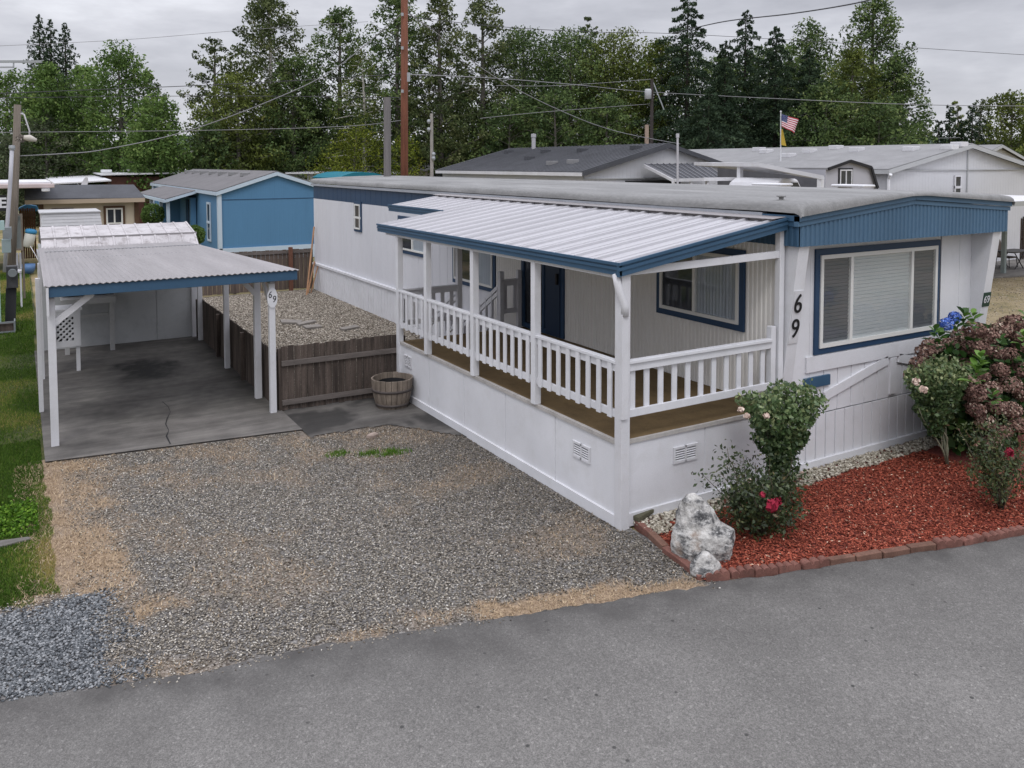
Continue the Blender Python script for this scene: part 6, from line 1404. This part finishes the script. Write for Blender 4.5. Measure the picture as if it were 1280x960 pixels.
# ------------------------------------------------------------------ TREES
BARK = pm('bark_grey', (.13,.12,.105), .3, 3, .95, .4); BARKD = pm('bark_dark', (.05,.042,.036), .3, 3, .95, .4); BIRCH = pm('bark_birch', (.5,.48,.44), .25, 5, .8, .2, 20, .5, (.08,.07,.06))
def LM(nm, cs): return tone_mat(nm, cs, .75, .12, .8, spec=.2, transl=.28)
LV = {
 'maple': LM('leaf_maple', [(0., (.040,.075,.020)), (.5, (.10,.17,.042)), (.85, (.175,.26,.07)), (1., (.25,.31,.11))]),
 'alder': LM('leaf_alder', [(0., (.03,.054,.020)), (.5, (.082,.128,.042)), (.85, (.155,.21,.066)), (1., (.225,.26,.10))]),
 'poplar': LM('leaf_poplar', [(0., (.030,.045,.018)), (.5, (.080,.105,.038)), (.85, (.15,.175,.068)), (1., (.23,.235,.12))]),
 'olive': LM('leaf_olive', [(0., (.040,.054,.013)), (.5, (.105,.135,.030)), (.85, (.175,.21,.048)), (1., (.24,.24,.07))]),
 'yellow': LM('leaf_yellow', [(0., (.05,.065,.008)), (.5, (.13,.165,.018)), (.85, (.22,.25,.03)), (1., (.27,.24,.05))]),
 'fir': LM('needle_fir', [(0., (.014,.028,.017)), (.5, (.042,.070,.038)), (.85, (.090,.13,.066)), (1., (.14,.18,.10))]),
 'brush': LM('leaf_brush', [(0., (.04,.055,.018)), (.5, (.095,.125,.038)), (.8, (.17,.19,.06)), (1., (.25,.19,.09))]),
 'silver': LM('leaf_silver', [(0., (.035,.05,.025)), (.5, (.075,.10,.05)), (.85, (.14,.165,.09)), (1., (.2,.21,.14))]),
}
PROF = {
 'egg': [(0,.6),(.15,.9),(.35,1.),(.6,.92),(.8,.70),(.93,.42),(1,.14)],
 'tall': [(0,.8),(.2,1.),(.4,1.),(.6,.86),(.8,.62),(.93,.38),(1,.12)],
 'round': [(0,.7),(.2,.95),(.5,1.),(.75,.8),(.92,.5),(1,.25)],
 'cone': [(0,1.),(.2,.9),(.5,.62),(.8,.28),(1,.03)],
}
def prof(nm, u):
    P_ = PROF[nm]
    for (a, b_), (c_, d_) in zip(P_[:-1], P_[1:]):
        if u <= c_: return b_+(d_-b_)*(u-a)/(c_-a+1e-9)
    return P_[-1][1]
def place(px, ytop, hw, D):
    b_ = GD(px, 204, D); return Vector((b_[0], b_[1], 0)), 4.2+(HY-ytop)/F*D, hw*1.22/F*D
def decid(px, ytop, hw, D, leaf, label, shape='egg', n=7000, cs=.12, clumps=90, ls=.26, rc=.14, bark=BARK, name='broadleaf_tree', group=None, up=.5, weep=0., asp=.55, mats=None, trunk_r=None):
    n = int(n*2.1); rc *= 1.2; ls *= .84; clumps = int(clumps*1.15)
    B, H, Rr = place(px, ytop, hw, D); t_ = thing(name, B, label, 'tree', group); z0 = H*cs; tr_ = trunk_r or .018*H
    wx, wy = rnd.uniform(-.3, .3), rnd.uniform(-.3, .3)
    def axis(u): return B+Vector((wx*math.sin(u*3), wy*math.sin(u*2.5), u*H))
    b = MB(); b.tube([axis(k/9*.93) for k in range(10)], [tr_*(1.15-.95*k/9) for k in range(10)], 8)
    C = []
    for i in range(clumps):
        u = (i+rnd.random())/clumps; az_ = i*2.39996+rnd.uniform(-.4, .4); L = Rr*prof(shape, u)*rnd.uniform(.62, 1.08)
        zt = z0+(H-z0)*u*.985; s0 = axis(max(.05, (zt-up*L*rnd.uniform(.6, 1.2))/H)); e_ = Vector((axis(zt/H).x+math.cos(az_)*L, axis(zt/H).y+math.sin(az_)*L, zt-weep*L*.8))
        mid = s0.lerp(e_, .5)+Vector((0,0,.12*L*up))
        if i % 2 == 0: b.tube([s0, mid, e_], [tr_*.28*(1.1-u*.7), tr_*.18*(1.1-u*.7), .02], 5, False)
        r0 = Rr*rc*rnd.uniform(.7, 1.45)*(1-.35*u)
        for f_, rs in ((1., 1.), (.68, 1.05), (.4, .8)):
            if f_ < .9 and rnd.random() < .22: continue
            q = s0.lerp(e_, f_) if f_ < .9 else e_
            if f_ < .9: q = q+Vector((rnd.gauss(0, .12), rnd.gauss(0, .12), rnd.gauss(0, .08)))*Rr*.8
            C.append((q.x, q.y, q.z, r0*rs, rnd.uniform(-.30, .32)))  # wide clump tones paint in the crown's self-shading and lit clumps
    C = np.array(C); wts = C[:, 3]**2; wts /= wts.sum(); idx = rng.choice(len(C), n, p=wts)
    d = rand_dirs(n)*(.25+.85*rng.random(n)**.6)[:, None]; sc_z = .8 if not weep else 1.6
    P_ = C[idx, :3]+d*C[idx, 3][:, None]*np.array([1.15, 1.15, sc_z]); P_[:, 2] = np.maximum(P_[:, 2], .15)
    tn = .44+C[idx, 4]+.16*rng.normal(size=n)
    b.build('trunk', bark, t_, smooth=True)
    leaves('crown', P_, ls, tn, mats or LV[leaf], t_, asp, upw=-weep)
    return t_
def conif(px, ytop, hw, D, label, n=9000, cs=.04, name='conifer_tree', droop=.35, group=None, mat='fir', sparse=0., ls=.30, tops=((0, 0),), trunk_r=None, pw=.8):
    n = int(n*2.); hw = hw*1.3; ls *= .8; pw = pw*.85
    B, H, Rr = place(px, ytop, hw, D); t_ = thing(name, B, label, 'tree', group); b = MB(); PP = []; TT = []
    for (ox, dh) in tops:
        Bx = B+Vector((RT[0]*ox/F*D, RT[1]*ox/F*D, 0)); Hh = H-dh/F*D; b.tube([Bx, Bx+Vector((0,0,Hh*.97))], [.018*Hh, .02], 7)
        per = n//len(tops); nb = int(Hh*(6.5-2.5*sparse)); k = 0; wsum = sum((1-i/nb)**pw+.06 for i in range(nb))
        for i in range(nb):
            u = i/nb; z = Hh*(cs+(1-cs)*u); L = Rr*((1-u)**pw+.03)*rnd.uniform(.7, 1.12)*(1 if len(tops) == 1 else .75); a = i*2.39996+rnd.uniform(-.3, .3)
            m_ = max(4, int(per*((1-u)**pw+.06)/wsum)); s_ = rng.random(m_)**.7; lat = (rng.random(m_)-.5)*.62*L*(1.15-s_); dr = -droop*L*s_**1.6+.12*L*s_
            x = Bx.x+math.cos(a)*L*s_-math.sin(a)*lat; y = Bx.y+math.sin(a)*L*s_+math.cos(a)*lat; zz = z+dr-np.abs(lat)*.35+(rng.random(m_)-.7)*.55*(.4+(1-u))
            PP.append(np.stack([x, y, zz], 1)); TT.append(.42+.14*rng.normal(size=m_)+rnd.uniform(-.14, .14))
            if i % 3 == 0: b.tube([(Bx.x, Bx.y, z), (Bx.x+math.cos(a)*L*.8, Bx.y+math.sin(a)*L*.8, z-droop*L*.5)], [.03, .01], 4, False)
    P_ = np.vstack(PP); P_[:, 2] = np.maximum(P_[:, 2], .1); b.build('trunk', BARKD, t_); leaves('crown', P_, ls, np.concatenate(TT), LV[mat], t_, .42, upw=-.35)
    return t_
# left group
conif(64, 18, 36, 82, 'dark fir with three pointed tops against the sky at upper left', 10000, tops=((-10,0),(4,6),(22,10)), cs=.3, droop=.2, ls=.34, pw=.95)
G1 = 'bright green trees on the left'
decid(12, 88, 40, 62, 'maple', 'bright green tree at the left picture edge behind the service pole', 'round', 6500, rc=.2, group=G1)
decid(62, 80, 34, 60, 'maple', 'bright green pointed tree in front of the dark three topped fir', 'egg', 6500, rc=.2, group=G1)
decid(108, 82, 34, 62, 'maple', 'bright green tree between the dark fir and the tallest left maple', 'egg', 6500, rc=.2, group=G1)
decid(150, 61, 46, 60, 'maple', 'tallest bright green tree of the left group', 'egg', 9500, rc=.2, group=G1)
decid(195, 118, 34, 56, 'maple', 'rounded bright green tree at the right end of the left group', 'round', 6500, rc=.22, group=G1)
decid(186, 88, 18, 66, 'poplar', 'thin sparse dark tree top beside the tallest left maple', 'tall', 1500, cs=.4, clumps=40, group=G1)
decid(58, 148, 42, 58, 'silver', 'pale silvery green willow like bush behind the tan shed', 'round', 5500, cs=.02, rc=.2, ls=.2, name='large_shrub')
decid(8, 165, 34, 57, 'silver', 'olive grey bush behind the leaning service pole', 'round', 4500, cs=.02, rc=.2, ls=.2, name='large_shrub')
decid(105, 185, 34, 68, 'brush', 'dull green bush behind the white awning of the brown house', 'round', 3500, cs=.02, rc=.22, ls=.2, name='large_shrub')
# poplar group
G2 = 'tall trees left of the brown pole'
decid(338, -8, 58, 64, 'poplar', 'tall airy olive green poplar with sky showing through its top', 'tall', 12000, cs=.08, clumps=150, rc=.115, group=G2, bark=BIRCH, ls=.27)
decid(272, 46, 32, 64, 'poplar', 'sparse side tree with bare twigs left of the airy poplar', 'egg', 2600, cs=.3, clumps=60, rc=.13, group=G2)
decid(300, 88, 46, 60, 'olive', 'bushy olive tree filling the foot of the airy poplar', 'round', 8000, cs=.03, rc=.18, group=G2)
decid(262, 150, 26, 58, 'alder', 'small dark bush like tree at the left foot of the poplar group', 'round', 3500, cs=.03, rc=.2, group=G2)
decid(372, 70, 42, 62, 'alder', 'dark green mid height tree between the airy poplar and the rounded one', 'round', 8000, cs=.04, rc=.18, group=G2)
decid(428, 10, 42, 64, 'alder', 'rounded topped alder right of the tall airy poplar', 'egg', 9500, cs=.05, clumps=120, rc=.15, group=G2)
decid(452, 62, 40, 61, 'olive', 'weeping birch with white bark hanging yellowish foliage left of the pole stub', 'egg', 6500, cs=.12, clumps=100, rc=.11, weep=.55, ls=.2, asp=.35, group=G2, bark=BIRCH, name='birch_tree')
decid(448, 158, 40, 58, 'yellow', 'bright yellow green shrub in front of the weeping birch', 'round', 6500, cs=.02, rc=.2, ls=.17, name='large_shrub')
decid(508, 168, 24, 57, 'yellow', 'smaller yellow green shrub behind the tall brown pole', 'round', 3000, cs=.02, rc=.2, ls=.17, name='large_shrub')
decid(345, 150, 34, 66, 'alder', 'low dark thicket tree behind the blue house ridge', 'round', 5000, cs=.02, rc=.2, group=G2)
decid(395, 165, 30, 66, 'alder', 'low dark thicket tree left of the yellow green shrub', 'round', 4500, cs=.02, rc=.2, group=G2)
# behind pole
G3 = 'tall dark poplars behind the brown pole'
decid(500, -14, 49, 62, 'alder', 'dark poplar directly behind the tall brown pole', 'tall', 9500, cs=.06, clumps=130, rc=.13, group=G3)
decid(552, -6, 47, 60, 'poplar', 'dark airy poplar just right of the tall brown pole', 'tall', 9500, cs=.05, clumps=130, rc=.12, group=G3)
decid(602, -4, 49, 64, 'poplar', 'airy poplar with sky gaps low in its crown left of the charcoal roof', 'tall', 8500, cs=.05, clumps=120, rc=.12, group=G3)
decid(566, 110, 47, 62, 'alder', 'low dark tree under the poplars above the cream house', 'round', 4500, cs=.03, rc=.16, group=G3)
# middle alders
G4 = 'broad green alders behind the charcoal roof'
decid(655, 36, 51, 66, 'alder', 'leftmost broad alder behind the charcoal roof', 'round', 12500, cs=.12, clumps=120, rc=.2, group=G4)
decid(712, 42, 54, 66, 'alder', 'second broad alder from the left behind the charcoal roof', 'round', 12500, cs=.12, clumps=120, rc=.2, group=G4)
decid(770, 40, 54, 66, 'olive', 'olive topped broad alder left of the transformer pole', 'round', 12500, cs=.12, clumps=120, rc=.2, group=G4)
decid(738, 24, 18, 70, 'poplar', 'thin wispy tree top sticking out above the broad alders', 'tall', 1200, cs=.5, clumps=30, group=G4)
decid(822, 48, 42, 64, 'yellow', 'yellowish green alder behind the transformer pole', 'egg', 6500, cs=.1, clumps=100, rc=.15, group=G4, mats=LM('leaf_lime', [(0., (.03,.042,.010)), (.5, (.075,.105,.02)), (.85, (.13,.16,.03)), (1., (.18,.18,.04))]))
for i, (px_, yt, lab) in enumerate(((640,120,'low understorey alder left of the flue pipe'),(690,112,'low understorey alder between flue pipe and transformer pole'),(760,118,'low understorey alder left of the transformer pole'))):
    decid(px_, yt, 40, 60, 'alder', lab, 'round', 4200, cs=.03, rc=.15, group=G4)
# dark conifers
G5 = 'dark conifers behind the flag'
conif(858, -10, 61, 62, 'tallest dark fir with a thin open top right of the transformer pole', 13000, tops=((0,0),), sparse=.3, group=G5, droop=.3)
conif(905, 52, 40, 60, 'dark fir second from the left among the conifers', 8500, group=G5); conif(930, 14, 44, 66, 'dark slender fir in the middle of the conifers', 9500, group=G5)
conif(968, 34, 47, 62, 'dark fir directly behind the stars and stripes flag', 10500, group=G5); conif(1010, 60, 42, 60, 'low dark fir right of the flag', 8000, group=G5); conif(885, 108, 47, 56, 'short broad dark fir at the left foot of the conifers', 8000, group=G5)
decid(900, 70, 35, 66, 'alder', 'dark leafy tree filling the gap left of the slender conifer', 'egg', 5500, cs=.04, rc=.16, group=G5)
decid(950, 60, 35, 68, 'alder', 'dark leafy tree behind the flag between two conifers', 'egg', 5500, cs=.04, rc=.16, group=G5)
decid(985, 78, 35, 70, 'alder', 'dark leafy tree right behind the conifer nearest the flag', 'egg', 5500, cs=.04, rc=.16, group=G5)
G6 = 'right hand broadleaf trees'
decid(1008, 30, 42, 68, 'alder', 'medium broadleaf tree rising between the firs and the tall right tree', 'egg', 7500, cs=.08, clumps=110, rc=.15, group=G6)
decid(1088, 0, 49, 64, 'alder', 'tall right hand tree with ragged multiple tops', 'tall', 11000, cs=.06, clumps=150, rc=.135, group=G6)
decid(1060, 62, 40, 60, 'olive', 'yellow green tree in front of the tall ragged one', 'egg', 6500, cs=.05, rc=.16, group=G6)
decid(1120, 72, 40, 62, 'alder', 'dark tree at the right shoulder of the tall ragged one', 'egg', 7500, cs=.03, rc=.16, group=G6)
decid(1035, 105, 49, 58, 'alder', 'low dark tree above the grey roof just right of the flag', 'round', 6500, cs=.03, rc=.17, group=G6)
decid(1098, 128, 49, 57, 'alder', 'low dark tree around the pale bare pole', 'round', 6500, cs=.03, rc=.17, group=G6)
# right end
G7 = 'small trees at the right end'
for i, (px_, yt, hw, n_, lab) in enumerate(((1172,150,9,1500,'first small dark arborvitae from the left at the right end'),(1186,132,12,2000,'taller dark conifer at the right end'),(1201,150,9,1500,'small dark arborvitae in the middle of the right end row'),(1214,130,13,2000,'grey green conifer at the right end'),(1232,150,10,1500,'last small dark arborvitae before the autumn tinted tree'))):
    conif(px_, yt, hw, 66, lab, n_, group=G7, droop=.1, ls=.26, pw=.45)
decid(1228, 124, 22, 74, 'poplar', 'sparse twiggy tree top behind the small conifers at the right end', 'round', 1500, cs=.35, clumps=40, rc=.14, group=G7)
decid(1192, 126, 10, 72, 'olive', 'autumn yellow tip of a small tree at the right end', 'egg', 900, cs=.3, clumps=20, rc=.25, group=G7)
decid(1262, 116, 34, 62, 'olive', 'autumn tinted bushy tree at the right picture edge', 'round', 6500, cs=.03, rc=.18, group=G7)
decid(1300, 112, 34, 66, 'alder', 'dark tree cut off by the right picture edge', 'round', 4000, cs=.03, rc=.18, group=G7)
decid(1150, 152, 22, 70, 'brush', 'dull low tree in the gap right of the tall trees', 'round', 2500, cs=.03, rc=.2, group=G7)
# distant wood and undergrowth as mass
def mass(name, x0, x1, D, yt, n, ls, mat, lab, thick=6, zlow=0, gap=-9):
    px_ = rng.uniform(x0, x1, n); dd = D+rng.uniform(0, thick, n); u = rng.random(n)**.8
    P_ = np.array([GD(a, 204, c_) for a, c_ in zip(px_, dd)]); top = np.array([4.2+(HY-(yt(a)+6*nz(a*.05, 0, 1)+4*nz(a*.21, 3, 1)))/F*D for a in px_]); P_[:, 2] = zlow+(top-zlow)*u
    cn = np.array([noise.noise(Vector((p[0]*.42, p[1]*.42, p[2]*.6))) for p in P_]); k_ = cn > gap; P_ = P_[k_]; n = len(P_); cn = cn[k_]
    tn = .42+.16*rng.normal(size=n)+.75*cn
    c0 = Vector((float(P_[:, 0].mean()), float(P_[:, 1].mean()), 0)); tag(leaves(name, P_, ls, tn, mat, None, .6, base=c0), lab, 'undergrowth', kind='stuff')
mass('bramble_thicket', 90, 420, 70, lambda a: 190+4*math.sin(a*.05), 22000, .2, LV['brush'], 'yellow green bramble thicket behind the blue house and the brown house', 5)
mass('undergrowth', -60, 1360, 86, lambda a: 176 if a < 232 or a > 262 else 196, 26000, .42, LV['alder'], 'dark undergrowth along the foot of the far trees', 8)
mass('woodland', 640, 1128, 76, lambda a: 66+14*math.sin(a*.043)+(26 if a < 700 else 0)+max(0, a-1060)*.7, 52000, .30, LV['alder'], 'dense dark wood closing the view behind the alders and conifers', 7, 1.0, -.12)
mass('low_woodland', 262, 640, 78, lambda a: 118+14*math.sin(a*.05)+(24 if a > 575 else 0), 26000, .30, LV['alder'], 'dense low wood behind the tall poplars', 6, .5, -.1)
# round bushes by the blue house
for (px_, py_, r_, D, lab) in ((191,268,14,40,'round clipped dark green bush between tan shed and blue house'),(243,294,13,33,'smaller clipped bush at the near porch corner of the blue house')):
    c_ = GD(px_, py_, D); rr_ = r_/F*D; t_ = thing('clipped_bush', (c_[0], c_[1], 0), lab, 'bush'); P_ = shell_pts(2600, tuple(c_), (rr_, rr_, rr_*.98), lump(px_, 2, .12), .6); P_[:, 2] = np.maximum(P_[:, 2], .05); leaves('foliage', P_, .09, .35+.2*rng.normal(size=len(P_)), LV['maple'], t_, .6); MB().tube([(c_[0], c_[1], 0), (c_[0], c_[1], c_[2])], .06, 8).build('stem', BARKD, t_)
# far hills, the blue of the haze mixed into the forest colour
hm_ = pm('hill_forest_haze', (.035,.055,.045), .3, .01, 1, 0)
b = MB(); V = []; n = 90
for i in range(n+1):
    px_ = -200+i*1700/n; h_ = 34+14*nz(px_*.006, 0, 1, 5)+5*nz(px_*.03, 0, 1)+14*math.exp(-((px_-250)/60)**2); p = GD(px_, 204, 900); q = GD(px_, 204, 1150)
    V += [(p[0], p[1], -5), (p[0], p[1], 4), (q[0], q[1], h_), (q[0]*1.05, q[1]*1.05, -5)]
Fq = [(i*4+k, (i+1)*4+k, (i+1)*4+k+1, i*4+k+1) for i in range(n) for k in range(3)]
tag(b.add(V, Fq).build('hills', hm_, None, smooth=True), kind='structure')
